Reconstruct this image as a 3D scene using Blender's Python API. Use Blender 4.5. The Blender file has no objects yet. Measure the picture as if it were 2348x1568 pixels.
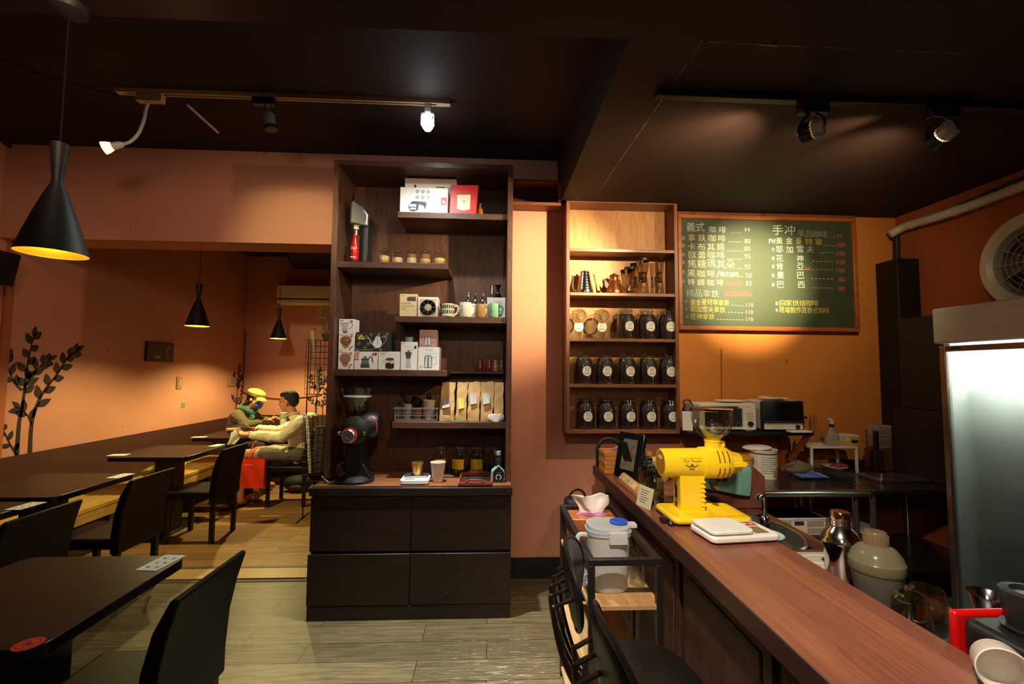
import bpy, bmesh, math, random
from mathutils import Matrix, Vector, noise
random.seed(7)
S = bpy.context.scene
COL = S.collection
PI = math.pi
R = math.radians

# ------------------------------------------------------------------ camera
CAM_H, F = 1.55, 1043.0
ROWS = ((0.99878559, -0.0485635, 0.00830207), (0.01129398, 0.06166196, -0.99803319), (0.04795606, 0.99691494, 0.06213556))
RT, DN, FW = (Vector(r) for r in ROWS)
cam_d = bpy.data.cameras.new('camera')
cam_d.sensor_fit = 'HORIZONTAL'; cam_d.sensor_width = 36.0; cam_d.lens = F / 2348 * 36
cam_d.clip_start = 0.02
cam = bpy.data.objects.new('camera', cam_d); COL.objects.link(cam)
cam.matrix_world = Matrix(((RT.x, -DN.x, -FW.x, 0), (RT.y, -DN.y, -FW.y, 0), (RT.z, -DN.z, -FW.z, CAM_H), (0, 0, 0, 1)))
S.camera = cam


def at(px, py, X=None, Y=None, Z=None):
    """the point of the place that lies behind a photo pixel, on a plane X=, Y= or Z="""
    d = RT * ((px - 1174) / F) + DN * ((py - 784) / F) + FW
    t = (Z - CAM_H) / d.z if Z is not None else (Y / d.y if Y is not None else X / d.x)
    return Vector((0, 0, CAM_H)) + d * t


# ------------------------------------------------------------------ view, world
S.view_settings.view_transform = 'Standard'; S.view_settings.look = 'None'
S.view_settings.exposure = 0.0; S.view_settings.gamma = 1.0; S.view_settings.use_curve_mapping = False
S.cycles.use_denoising = True
S.cycles.max_bounces = 8; S.cycles.transparent_max_bounces = 24
S.cycles.caustics_reflective = False; S.cycles.caustics_refractive = False
S.cycles.sample_clamp_indirect = 4.0
w = bpy.data.worlds.new('world'); S.world = w; w.use_nodes = True
w.node_tree.nodes['Background'].inputs[0].default_value = (1.0, 0.84, 0.68, 1)
w.node_tree.nodes['Background'].inputs[1].default_value = 0.018

WARM, WARMER, COOL = (1.0, 0.84, 0.48), (1.0, 0.85, 0.34), (0.95, 1.0, 0.93)


def lamp(name, kind, loc, power, col, target=None, angle=60, blend=0.5, size=0.03, parent=None):
    d = bpy.data.lights.new(name, kind); d.energy = power; d.color = col
    if kind == 'SPOT':
        d.spot_size = R(angle); d.spot_blend = blend; d.shadow_soft_size = size
    elif kind == 'POINT':
        d.shadow_soft_size = size
    elif kind == 'AREA':
        d.shape = 'DISK'; d.size = size
    o = bpy.data.objects.new(name, d); COL.objects.link(o); o.location = loc
    if target is not None:
        o.rotation_euler = (Vector(target) - Vector(loc)).to_track_quat('-Z', 'Y').to_euler()
    return o


# cool white track bulb in front of the shelf
lamp('light_cool_bulb', 'SPOT', (-0.40, 2.72, 3.03), 860, COOL, (-0.28, 2.50, 0), 52, 1.0, 0.035)
lamp('light_cool_bulb_flood', 'SPOT', (-0.40, 2.72, 3.03), 100, COOL, (-0.40, 2.66, 0), 150, 0.8, 0.035)
# warm track heads over the counter, each with a tight beam and a weak flood around it: one aimed at the wall by the shelf, one at the menu board
AIM_WALL, AIM_BOARD = at(1215, 640, Y=3.5), at(1725, 640, Y=3.46)
for nm, x, aim, pw, an, fl in (('light_track_wall', at(1862, 290, Y=1.95).x + .005, AIM_WALL, 540, 46, 75), ('light_track_board', at(2160, 290, Y=1.95).x + .005, AIM_BOARD, 640, 42, 50)):
    hp = Vector((x, 1.95, 2.661)); hp += (aim - hp).normalized() * .06
    lamp(nm, 'SPOT', hp, pw, WARM, aim, an, 1.0, 0.025); lamp(nm + '_flood', 'SPOT', hp, fl, (1.0, 0.74, 0.44), aim, 125, 1.0, 0.025)
    lamp(nm + '_leak', 'SPOT', (x - .05, 1.98, 2.735), 45, (1.0, 0.66, 0.34), (x - 1.2, 2.95, 2.80), 46, 1.0, 0.02)
# pendants: bulbs just inside the rim, shaded by the lamp shades themselves
lamp('light_pendant_front', 'POINT', (-1.492, 1.60, 1.985), 4, WARMER, size=0.02)
lamp('light_pendant_middle', 'POINT', (-2.635, 4.21, 1.975), 75, WARMER, size=0.02)
lamp('light_pendant_rear', 'POINT', (-2.66, 5.84, 1.975), 135, WARMER, size=0.02)
# gooseneck bulb on the pale track
lamp('light_gooseneck', 'SPOT', (-2.36, 2.72, 2.83), 9, WARM, (-3.6, 2.7, 1.6), 130, 1.0, 0.03)
# unseen lamps standing for the front room's ceiling spots; no fixtures modelled
lamp('light_room_counter', 'SPOT', (0.15, 0.35, 2.75), 270, (1.0, 0.82, 0.62), (0.95, 1.75, 0.9), 58, 0.8, 0.04)
lamp('light_room_shelf', 'SPOT', (0.25, 0.2, 2.75), 70, (1.0, 0.74, 0.5), (-0.4, 3.2, 1.7), 46, 1.0, 0.04)
lamp('light_room_lintel', 'SPOT', (-0.9, 0.6, 2.75), 250, (1.0, 0.94, 0.46), at(690, 556, Y=3.5), 24, 1.0, 0.04)
lamp('light_room_wall_fill', 'SPOT', (-0.9, 0.6, 2.75), 110, (1.0, 0.66, 0.48), (-2.0, 3.5, 2.8), 70, 1.0, 0.25)  # added wide spot that brightens the whole lintel wall
lamp('light_room_fill', 'POINT', (-0.3, -0.8, 2.4), 20, (1.0, 0.82, 0.64), size=0.25)  # added fill point, not a ceiling spot; lifts the dim front room


# ------------------------------------------------------------------ materials
def lin(c):
    return tuple(((v / 255) / 12.92 if v / 255 <= 0.04045 else ((v / 255 + 0.055) / 1.055) ** 2.4) for v in c)


MATS = {}


def new_mat(name):
    m = bpy.data.materials.new(name); m.use_nodes = True
    n = m.node_tree.nodes; p = n['Principled BSDF']
    MATS[name] = m
    return m, n, m.node_tree.links, p


def mat(name, col, rough=0.5, metal=0.0, var=0.10, scale=14, bump=0.0, spec=0.5, coat=0.0, emit=None, es=0.0, stretch=None, trans=0.0, sheen=0.0, alpha=1.0, sss=0.0):
    """painted / plain surface with a slight procedural mottling"""
    if name in MATS: return MATS[name]
    m, n, l, p = new_mat(name)
    c = lin(col)
    tc = n.new('ShaderNodeTexCoord'); mp = n.new('ShaderNodeMapping')
    l.new(tc.outputs['Object'], mp.inputs[0])
    if stretch: mp.inputs['Scale'].default_value = stretch
    nz = n.new('ShaderNodeTexNoise'); nz.inputs['Scale'].default_value = scale; nz.inputs['Detail'].default_value = 5
    l.new(mp.outputs[0], nz.inputs['Vector'])
    mx = n.new('ShaderNodeMix'); mx.data_type = 'RGBA'
    mx.inputs[6].default_value = tuple(max(0, v * (1 - var)) for v in c) + (1,)
    mx.inputs[7].default_value = tuple(min(1, v * (1 + var)) for v in c) + (1,)
    l.new(nz.outputs['Fac'], mx.inputs[0]); l.new(mx.outputs[2], p.inputs['Base Color'])
    p.inputs['Roughness'].default_value = rough; p.inputs['Metallic'].default_value = metal
    p.inputs['Specular IOR Level'].default_value = spec
    if coat: p.inputs['Coat Weight'].default_value = coat; p.inputs['Coat Roughness'].default_value = 0.15
    if sheen: p.inputs['Sheen Weight'].default_value = sheen
    if trans: p.inputs['Transmission Weight'].default_value = trans
    if sss: p.inputs['Subsurface Weight'].default_value = sss; p.inputs['Subsurface Radius'].default_value = (0.012, 0.005, 0.003)
    if alpha < 1: p.inputs['Alpha'].default_value = alpha
    if emit: p.inputs['Emission Color'].default_value = lin(emit) + (1,); p.inputs['Emission Strength'].default_value = es
    if bump:
        b = n.new('ShaderNodeBump'); b.inputs['Strength'].default_value = bump; b.inputs['Distance'].default_value = 0.004
        l.new(nz.outputs['Fac'], b.inputs['Height']); l.new(b.outputs[0], p.inputs['Normal'])
    return m


def wood(name, c1, c2, rough=0.45, axis='X', scale=9, bump=0.12, coat=0.0, spec=0.5, grain=14):
    """long streaky grain running along an axis"""
    if name in MATS: return MATS[name]
    m, n, l, p = new_mat(name)
    tc = n.new('ShaderNodeTexCoord'); mp = n.new('ShaderNodeMapping')
    s = {'X': (0.12, 1, 1), 'Y': (1, 0.12, 1), 'Z': (1, 1, 0.12)}[axis]
    mp.inputs['Scale'].default_value = tuple(v * scale for v in s)
    l.new(tc.outputs['Object'], mp.inputs[0])
    nz = n.new('ShaderNodeTexNoise'); nz.inputs['Scale'].default_value = 3; nz.inputs['Detail'].default_value = 8; nz.inputs['Distortion'].default_value = 0.6
    n2 = n.new('ShaderNodeTexNoise'); n2.inputs['Scale'].default_value = grain; n2.inputs['Detail'].default_value = 4
    l.new(mp.outputs[0], nz.inputs['Vector']); l.new(mp.outputs[0], n2.inputs['Vector'])
    ad = n.new('ShaderNodeMath'); ad.operation = 'ADD'; l.new(nz.outputs['Fac'], ad.inputs[0]); l.new(n2.outputs['Fac'], ad.inputs[1])
    rp = n.new('ShaderNodeMapRange'); rp.inputs[1].default_value = 0.72; rp.inputs[2].default_value = 1.3; l.new(ad.outputs[0], rp.inputs[0])
    mx = n.new('ShaderNodeMix'); mx.data_type = 'RGBA'
    mx.inputs[6].default_value = lin(c1) + (1,); mx.inputs[7].default_value = lin(c2) + (1,)
    l.new(rp.outputs[0], mx.inputs[0]); l.new(mx.outputs[2], p.inputs['Base Color'])
    p.inputs['Roughness'].default_value = rough; p.inputs['Specular IOR Level'].default_value = spec
    if coat: p.inputs['Coat Weight'].default_value = coat; p.inputs['Coat Roughness'].default_value = 0.2
    b = n.new('ShaderNodeBump'); b.inputs['Strength'].default_value = bump; b.inputs['Distance'].default_value = 0.003
    l.new(ad.outputs[0], b.inputs['Height']); l.new(b.outputs[0], p.inputs['Normal'])
    return m


def planks(name, c1, c2, gap, pw, ph, rough=0.5, wear=None, along='X', spec=0.4, off=0.37):
    """boards: brick pattern with grain, worn scratches along the boards"""
    m, n, l, p = new_mat(name)
    tc = n.new('ShaderNodeTexCoord'); mp = n.new('ShaderNodeMapping')
    if along == 'Y': mp.inputs['Rotation'].default_value = (0, 0, PI / 2)
    l.new(tc.outputs['Object'], mp.inputs[0])
    br = n.new('ShaderNodeTexBrick'); br.offset = off; br.inputs['Scale'].default_value = 1
    br.inputs['Brick Width'].default_value = pw; br.inputs['Row Height'].default_value = ph
    br.inputs['Mortar Size'].default_value = 0.0022; br.inputs['Mortar Smooth'].default_value = 0.2
    br.inputs['Color1'].default_value = (0.12, 0.12, 0.12, 1); br.inputs['Color2'].default_value = (0.88, 0.88, 0.88, 1); br.inputs['Mortar'].default_value = (0.5, 0.5, 0.5, 1)
    br.inputs['Bias'].default_value = 0.0
    l.new(mp.outputs[0], br.inputs['Vector'])
    mg = n.new('ShaderNodeMapping'); mg.inputs['Scale'].default_value = (1.2, 16, 1); l.new(mp.outputs[0], mg.inputs[0])
    va = n.new('ShaderNodeVectorMath'); va.operation = 'MULTIPLY_ADD'; va.inputs[1].default_value = (7, 3, 5)
    l.new(br.outputs['Color'], va.inputs[0]); l.new(mg.outputs[0], va.inputs[2])
    nz = n.new('ShaderNodeTexNoise'); nz.inputs['Scale'].default_value = 3.2; nz.inputs['Detail'].default_value = 9; nz.inputs['Roughness'].default_value = 0.62; nz.inputs['Distortion'].default_value = 0.8
    l.new(va.outputs[0], nz.inputs['Vector'])
    mr = n.new('ShaderNodeMapRange'); mr.inputs[1].default_value = 0.3; mr.inputs[2].default_value = 0.7; l.new(nz.outputs['Fac'], mr.inputs[0])
    mx = n.new('ShaderNodeMix'); mx.data_type = 'RGBA'; mx.inputs[6].default_value = lin(c1) + (1,); mx.inputs[7].default_value = lin(c2) + (1,)
    l.new(mr.outputs[0], mx.inputs[0])
    m2 = n.new('ShaderNodeMix'); m2.data_type = 'RGBA'; m2.blend_type = 'OVERLAY'; m2.inputs[0].default_value = 0.32
    l.new(mx.outputs[2], m2.inputs[6]); l.new(br.outputs['Color'], m2.inputs[7])
    m3 = n.new('ShaderNodeMix'); m3.data_type = 'RGBA'; m3.inputs[7].default_value = lin(gap) + (1,)
    l.new(br.outputs['Fac'], m3.inputs[0]); l.new(m2.outputs[2], m3.inputs[6])
    last = m3.outputs[2]
    if wear:
        mw = n.new('ShaderNodeMapping'); mw.inputs['Scale'].default_value = (5, 60, 1); l.new(mp.outputs[0], mw.inputs[0])
        nw = n.new('ShaderNodeTexNoise'); nw.inputs['Scale'].default_value = 1.6; nw.inputs['Detail'].default_value = 6; nw.inputs['Roughness'].default_value = 0.7; l.new(mw.outputs[0], nw.inputs['Vector'])
        ar = n.new('ShaderNodeVectorMath'); ar.operation = 'DISTANCE'; ar.inputs[1].default_value = wear; l.new(tc.outputs['Object'], ar.inputs[0])
        af = n.new('ShaderNodeMapRange'); af.inputs[1].default_value = 0.1; af.inputs[2].default_value = 1.0; af.inputs[3].default_value = 0.57; af.inputs[4].default_value = 0.74; l.new(ar.outputs['Value'], af.inputs[0])
        gt = n.new('ShaderNodeMath'); gt.operation = 'GREATER_THAN'; l.new(nw.outputs['Fac'], gt.inputs[0]); l.new(af.outputs[0], gt.inputs[1])
        sc = n.new('ShaderNodeMath'); sc.operation = 'MULTIPLY'; sc.inputs[1].default_value = 0.6; l.new(gt.outputs[0], sc.inputs[0])
        m4 = n.new('ShaderNodeMix'); m4.data_type = 'RGBA'; m4.inputs[7].default_value = lin((196, 190, 178)) + (1,)
        l.new(sc.outputs[0], m4.inputs[0]); l.new(last, m4.inputs[6]); last = m4.outputs[2]
    l.new(last, p.inputs['Base Color'])
    p.inputs['Roughness'].default_value = rough; p.inputs['Specular IOR Level'].default_value = spec
    b = n.new('ShaderNodeBump'); b.inputs['Strength'].default_value = 0.25; b.inputs['Distance'].default_value = 0.003
    l.new(nz.outputs['Fac'], b.inputs['Height']); l.new(b.outputs[0], p.inputs['Normal'])
    return m


def plaster(name, col, stain, rough=0.75, bump=0.12, amount=0.30):
    """old painted wall: broad clouding, small stains, brush relief"""
    m, n, l, p = new_mat(name)
    tc = n.new('ShaderNodeTexCoord')
    a = n.new('ShaderNodeTexNoise'); a.inputs['Scale'].default_value = 1.7; a.inputs['Detail'].default_value = 6; l.new(tc.outputs['Object'], a.inputs['Vector'])
    b_ = n.new('ShaderNodeTexNoise'); b_.inputs['Scale'].default_value = 60; b_.inputs['Detail'].default_value = 4; l.new(tc.outputs['Object'], b_.inputs['Vector'])
    v = n.new('ShaderNodeTexNoise'); v.inputs['Scale'].default_value = 9; v.inputs['Detail'].default_value = 3; l.new(tc.outputs['Object'], v.inputs['Vector'])
    mr = n.new('ShaderNodeMapRange'); mr.inputs[1].default_value = 0.35; mr.inputs[2].default_value = 0.75; mr.inputs[4].default_value = amount; l.new(a.outputs['Fac'], mr.inputs[0])
    mx = n.new('ShaderNodeMix'); mx.data_type = 'RGBA'; mx.inputs[6].default_value = lin(col) + (1,); mx.inputs[7].default_value = lin(stain) + (1,)
    l.new(mr.outputs[0], mx.inputs[0])
    sp = n.new('ShaderNodeMapRange'); sp.inputs[1].default_value = 0.71; sp.inputs[2].default_value = 0.76; sp.inputs[4].default_value = 0.5; l.new(v.outputs['Fac'], sp.inputs[0])
    m2 = n.new('ShaderNodeMix'); m2.data_type = 'RGBA'; m2.inputs[7].default_value = lin(tuple(x * 0.6 for x in stain)) + (1,)
    l.new(sp.outputs[0], m2.inputs[0]); l.new(mx.outputs[2], m2.inputs[6]); l.new(m2.outputs[2], p.inputs['Base Color'])
    p.inputs['Roughness'].default_value = rough; p.inputs['Specular IOR Level'].default_value = 0.25
    b = n.new('ShaderNodeBump'); b.inputs['Strength'].default_value = bump; b.inputs['Distance'].default_value = 0.002
    l.new(b_.outputs['Fac'], b.inputs['Height']); l.new(b.outputs[0], p.inputs['Normal'])
    return m


def thin_glass(name, tint=(245, 248, 246), gloss=0.06, rough=0.03, base=0.06):
    """single-walled clear glass or plastic: see-through with a fresnel sheen"""
    if name in MATS: return MATS[name]
    m, n, l, p = new_mat(name)
    n.remove(p); out = n['Material Output']
    t = n.new('ShaderNodeBsdfTransparent'); t.inputs[0].default_value = lin(tint) + (1,)
    g = n.new('ShaderNodeBsdfGlossy'); g.inputs['Roughness'].default_value = rough; g.inputs[0].default_value = (1, 1, 1, 1)
    lw = n.new('ShaderNodeLayerWeight'); lw.inputs[0].default_value = 0.35
    mr = n.new('ShaderNodeMapRange'); mr.inputs[3].default_value = base; mr.inputs[4].default_value = 0.55; l.new(lw.outputs['Facing'], mr.inputs[0])
    nz = n.new('ShaderNodeTexNoise'); nz.inputs['Scale'].default_value = 6
    bp = n.new('ShaderNodeBump'); bp.inputs['Strength'].default_value = 0.08; l.new(nz.outputs['Fac'], bp.inputs['Height']); l.new(bp.outputs[0], g.inputs['Normal'])
    mx = n.new('ShaderNodeMixShader'); l.new(mr.outputs[0], mx.inputs[0]); l.new(t.outputs[0], mx.inputs[1]); l.new(g.outputs[0], mx.inputs[2])
    l.new(mx.outputs[0], out.inputs[0])
    return m


def milky(name, tint, see=0.35, rough=0.4):
    """translucent plastic: part see-through, part diffuse"""
    if name in MATS: return MATS[name]
    m, n, l, p = new_mat(name)
    out = n['Material Output']
    p.inputs['Base Color'].default_value = lin(tint) + (1,); p.inputs['Roughness'].default_value = rough
    nz = n.new('ShaderNodeTexNoise'); nz.inputs['Scale'].default_value = 12
    mr = n.new('ShaderNodeMapRange'); mr.inputs[3].default_value = see - 0.06; mr.inputs[4].default_value = see + 0.06; l.new(nz.outputs['Fac'], mr.inputs[0])
    tl = n.new('ShaderNodeBsdfTranslucent'); tl.inputs[0].default_value = lin(tint) + (1,)
    a = n.new('ShaderNodeMixShader'); a.inputs[0].default_value = 0.4; l.new(p.outputs[0], a.inputs[1]); l.new(tl.outputs[0], a.inputs[2])
    t = n.new('ShaderNodeBsdfTransparent'); t.inputs[0].default_value = lin(tint) + (1,)
    b = n.new('ShaderNodeMixShader'); l.new(mr.outputs[0], b.inputs[0]); l.new(a.outputs[0], b.inputs[1]); l.new(t.outputs[0], b.inputs[2])
    l.new(b.outputs[0], out.inputs[0])
    return m


def pm(col, rough=0.55, **k):
    """plain material keyed by its colour"""
    nm = 'paint_%02x%02x%02x_%d%s' % (*col, int(rough * 100), ''.join('%s%s' % (a, b) for a, b in sorted(k.items()) if a in ('metal', 'es')))
    return mat(nm, col, rough, **k)


# ------------------------------------------------------------------ mesh building
def text_tris(s, _c={}):
    if s in _c: return _c[s]
    cu = bpy.data.curves.new('chars', 'FONT'); cu.body = s; cu.size = 1.0; cu.align_x = 'LEFT'; cu.align_y = 'BOTTOM'
    cu.resolution_u = 2; cu.offset = -0.008 if any(ord(c_) > 0x2e80 for c_ in s) else 0.0
    o = bpy.data.objects.new('chars', cu); COL.objects.link(o)
    dg = bpy.context.evaluated_depsgraph_get()
    me = bpy.data.meshes.new_from_object(o.evaluated_get(dg))
    v = [tuple(x.co) for x in me.vertices]; f = [tuple(q.vertices) for q in me.polygons]
    bpy.data.objects.remove(o); bpy.data.curves.remove(cu); bpy.data.meshes.remove(me)
    if v:
        x0 = min(a[0] for a in v); y0 = min(a[1] for a in v)
        v = [(a[0] - x0, a[1] - y0) for a in v]
        _c[s] = (v, f, max(a[0] for a in v), max(a[1] for a in v))
    else: _c[s] = ([], [], 1, 1)
    return _c[s]


ID = Matrix.Identity(4)
FRONT = Matrix.Rotation(PI / 2, 4, 'X')          # drawing plane (x, y) stood up to face -Y


def TR(x=0, y=0, z=0): return Matrix.Translation((x, y, z))


def RX(a): return Matrix.Rotation(R(a), 4, 'X')


def RY(a): return Matrix.Rotation(R(a), 4, 'Y')


def RZ(a): return Matrix.Rotation(R(a), 4, 'Z')


class G:
    def __init__(s, T=ID):
        s.v = []; s.f = []; s.fm = []; s.ms = []; s.T = T

    def mi(s, m):
        if m not in s.ms: s.ms.append(m)
        return s.ms.index(m)

    def add(s, v, f, m, T=None):
        o = len(s.v); M = s.T if T is None else s.T @ T
        s.v += [M @ Vector(p) for p in v]; s.f += [tuple(i + o for i in q) for q in f]
        k = s.mi(m); s.fm += [k] * len(f); return s

    def box(s, x0, x1, y0, y1, z0, z1, m, T=None, taper=None):
        if taper: tx, ty = taper
        else: tx = ty = 1
        cx, cy = (x0 + x1) / 2, (y0 + y1) / 2
        b = [(x0, y0), (x1, y0), (x1, y1), (x0, y1)]
        v = [(x, y, z0) for x, y in b] + [(cx + (x - cx) * tx, cy + (y - cy) * ty, z1) for x, y in b]
        return s.add(v, [(3, 2, 1, 0), (4, 5, 6, 7), (0, 1, 5, 4), (1, 2, 6, 5), (2, 3, 7, 6), (3, 0, 4, 7)], m, T)

    def cb(s, c, d, m, T=None, taper=None):
        return s.box(c[0] - d[0] / 2, c[0] + d[0] / 2, c[1] - d[1] / 2, c[1] + d[1] / 2, c[2] - d[2] / 2, c[2] + d[2] / 2, m, T, taper)

    def prism(s, poly, z0, z1, m, T=None):
        n = len(poly)
        v = [(x, y, z0) for x, y in poly] + [(x, y, z1) for x, y in poly]
        f = [tuple(range(n))[::-1], tuple(range(n, 2 * n))] + [(i, (i + 1) % n, n + (i + 1) % n, n + i) for i in range(n)]
        return s.add(v, f, m, T)

    def rbox(s, x0, x1, y0, y1, z0, z1, r, m, T=None, k=5):
        return s.prism(rrect(x0, x1, y0, y1, r, k), z0, z1, m, T)

    def lathe(s, prof, m, n=24, T=None, caps=True, sx=1, sy=1):
        v = []; f = []
        for r, z in prof:
            for i in range(n):
                a = 2 * PI * i / n; v.append((r * math.cos(a) * sx, r * math.sin(a) * sy, z))
        for j in range(len(prof) - 1):
            for i in range(n):
                a = j * n + i; b = j * n + (i + 1) % n; f.append((a, b, b + n, a + n))
        if caps:
            if prof[0][0] > 1e-4: f.append(tuple(range(n))[::-1])
            if prof[-1][0] > 1e-4: f.append(tuple(range((len(prof) - 1) * n, len(prof) * n)))
        return s.add(v, f, m, T)

    def cyl(s, r, z0, z1, m, n=20, T=None): return s.lathe([(r, z0), (r, z1)], m, n, T)

    def tube(s, pts, r, m, n=8, T=None, closed=False, flat=1.0):
        P = [Vector(p) for p in pts]; K = len(P); v = []; f = []
        rr = r if isinstance(r, (list, tuple)) else [r] * K
        up = None
        for i in range(K):
            if closed: t = P[(i + 1) % K] - P[i - 1]
            else: t = P[min(i + 1, K - 1)] - P[max(i - 1, 0)]
            t.normalize()
            if up is None:
                up = Vector((0, 0, 1)) if abs(t.z) < 0.9 else Vector((1, 0, 0))
            u = (up - t * up.dot(t))
            if u.length < 1e-5: u = t.orthogonal()
            u.normalize(); wv = t.cross(u); up = u
            for j in range(n):
                a = 2 * PI * j / n
                v.append(P[i] + (u * math.cos(a) * flat + wv * math.sin(a)) * rr[i])
        for i in range(K if closed else K - 1):
            i2 = (i + 1) % K
            for j in range(n):
                j2 = (j + 1) % n
                f.append((i * n + j, i * n + j2, i2 * n + j2, i2 * n + j))
        if not closed: f += [tuple(range(n))[::-1], tuple(range((K - 1) * n, K * n))]
        return s.add(v, f, m, T)

    def rod(s, a, b, r, m, n=8, T=None): return s.tube([a, b], r, m, n, T)

    def ell(s, c, rad, m, n=16, T=None, k=10):
        pr = [(max(1e-5, math.sin(PI * i / k)), -math.cos(PI * i / k)) for i in range(k + 1)]
        M = TR(*c) @ Matrix.Diagonal((rad[0], rad[1], rad[2], 1))
        return s.lathe(pr, m, n, M if T is None else T @ M, caps=False)

    def sheet(s, fn, nu, nv, m, T=None):
        v = [fn(i / nu, j / nv) for j in range(nv + 1) for i in range(nu + 1)]
        f = [(j * (nu + 1) + i, j * (nu + 1) + i + 1, (j + 1) * (nu + 1) + i + 1, (j + 1) * (nu + 1) + i) for j in range(nv) for i in range(nu)]
        return s.add(v, f, m, T)

    # flat drawing (x, y) at height z of plane T
    def poly(s, p, m, T=None, z=0): return s.add([(x, y, z) for x, y in p], [tuple(range(len(p)))], m, T)

    def rect(s, x0, y0, x1, y1, m, T=None, z=0): return s.poly([(x0, y0), (x1, y0), (x1, y1), (x0, y1)], m, T, z)

    def disc(s, cx, cy, r, m, T=None, z=0, n=24, ry=None):
        ry = r if ry is None else ry
        return s.poly([(cx + r * math.cos(2 * PI * i / n), cy + ry * math.sin(2 * PI * i / n)) for i in range(n)], m, T, z)

    def ring(s, cx, cy, r, wd, m, T=None, z=0, n=24, a0=0, a1=360):
        return s.line([(cx + r * math.cos(R(a0 + (a1 - a0) * i / n)), cy + r * math.sin(R(a0 + (a1 - a0) * i / n))) for i in range(n + 1)], wd, m, T, z)

    def line(s, pts, wd, m, T=None, z=0):
        P = [Vector(p) for p in pts]; L = []; Q = []
        ww = wd if isinstance(wd, (list, tuple)) else [wd] * len(P)
        for i, p in enumerate(P):
            t = P[min(i + 1, len(P) - 1)] - P[max(i - 1, 0)]
            if t.length < 1e-9: t = Vector((1, 0))
            t.normalize(); nn = Vector((-t.y, t.x)) * ww[i] / 2
            L.append(p + nn); Q.append(p - nn)
        k = len(P)
        return s.add([(p.x, p.y, z) for p in Q + L], [(i, i + 1, k + i + 1, k + i) for i in range(k - 1)], m, T)

    def text(s, t, x, y, h, m, T=None, z=0, wfit=None, hfit=True, slant=0):
        v, f, tw, th = text_tris(t)
        if not v: return s
        sy = h / th if hfit else h; sx = sy if wfit is None else wfit / tw
        return s.add([(x + a * sx + slant * b * sy, y + b * sy, z) for a, b in v], f, m, T)

    def obj(s, name, parent=None, bevel=0.0, seg=2, smooth=35, loc=None, rot=None, subd=0, solid=0.0, extra=None):
        me = bpy.data.meshes.new(name)
        me.from_pydata([tuple(p) for p in s.v], [], s.f)
        for m in s.ms: me.materials.append(m)
        me.polygons.foreach_set('material_index', s.fm)
        if smooth:
            me.polygons.foreach_set('use_smooth', [True] * len(me.polygons))
            me.set_sharp_from_angle(angle=R(smooth))
        me.update()
        o = bpy.data.objects.new(name, me); COL.objects.link(o)
        if parent: o.parent = parent
        if loc: o.location = loc
        if rot: o.rotation_euler = rot
        if solid:
            q = o.modifiers.new('thickness', 'SOLIDIFY'); q.thickness = solid; q.offset = 0
        if bevel:
            q = o.modifiers.new('bevel', 'BEVEL'); q.width = bevel; q.segments = seg; q.limit_method = 'ANGLE'; q.angle_limit = R(40); q.use_clamp_overlap = True
        if subd:
            q = o.modifiers.new('subd', 'SUBSURF'); q.levels = subd; q.render_levels = subd
        return o


def rrect(x0, x1, y0, y1, r, k=5):
    p = []
    for cx, cy, a in ((x1 - r, y1 - r, 0), (x0 + r, y1 - r, 90), (x0 + r, y0 + r, 180), (x1 - r, y0 + r, 270)):
        for i in range(k + 1):
            t = R(a + 90 * i / k); p.append((cx + r * math.cos(t), cy + r * math.sin(t)))
    return p


def arc(c, r, a0, a1, n, plane='XZ'):
    out = []
    for i in range(n + 1):
        a = R(a0 + (a1 - a0) * i / n); u, v_ = r * math.cos(a), r * math.sin(a)
        out.append({'XZ': (c[0] + u, c[1], c[2] + v_), 'YZ': (c[0], c[1] + u, c[2] + v_), 'XY': (c[0] + u, c[1] + v_, c[2])}[plane])
    return out


def smooth_path(pts, n=6):
    """catmull-rom through points"""
    P = [Vector(p) for p in pts]; out = []
    for i in range(len(P) - 1):
        a, b, c, d = P[max(i - 1, 0)], P[i], P[i + 1], P[min(i + 2, len(P) - 1)]
        for j in range(n):
            t = j / n
            out.append(0.5 * ((2 * b) + (-a + c) * t + (2 * a - 5 * b + 4 * c - d) * t * t + (-a + 3 * b - 3 * c + d) * t ** 3))
    out.append(P[-1]); return out


def tag(o, label, cat, group=None, kind=None):
    o['label'] = label; o['category'] = cat
    if group: o['group'] = group
    if kind: o['kind'] = kind
    return o


def thing(name, label, cat, loc=(0, 0, 0), rz=0, group=None):
    o = bpy.data.objects.new(name, None); COL.objects.link(o); o.empty_display_size = 0.05
    o.location = loc; o.rotation_euler = (0, 0, R(rz))
    return tag(o, label, cat, group)


def dup(root, loc, rz=None, label=None, group=None):
    r = root.copy(); COL.objects.link(r); r.location = loc
    if rz is not None: r.rotation_euler = (0, 0, R(rz))
    if label: r['label'] = label
    if group: r['group'] = group
    for ch in list(root.children):
        c = ch.copy(); COL.objects.link(c); c.parent = r
        for g in list(ch.children):
            d = g.copy(); COL.objects.link(d); d.parent = c
    return r


def struct(o):
    o['kind'] = 'structure'; return o

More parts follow.
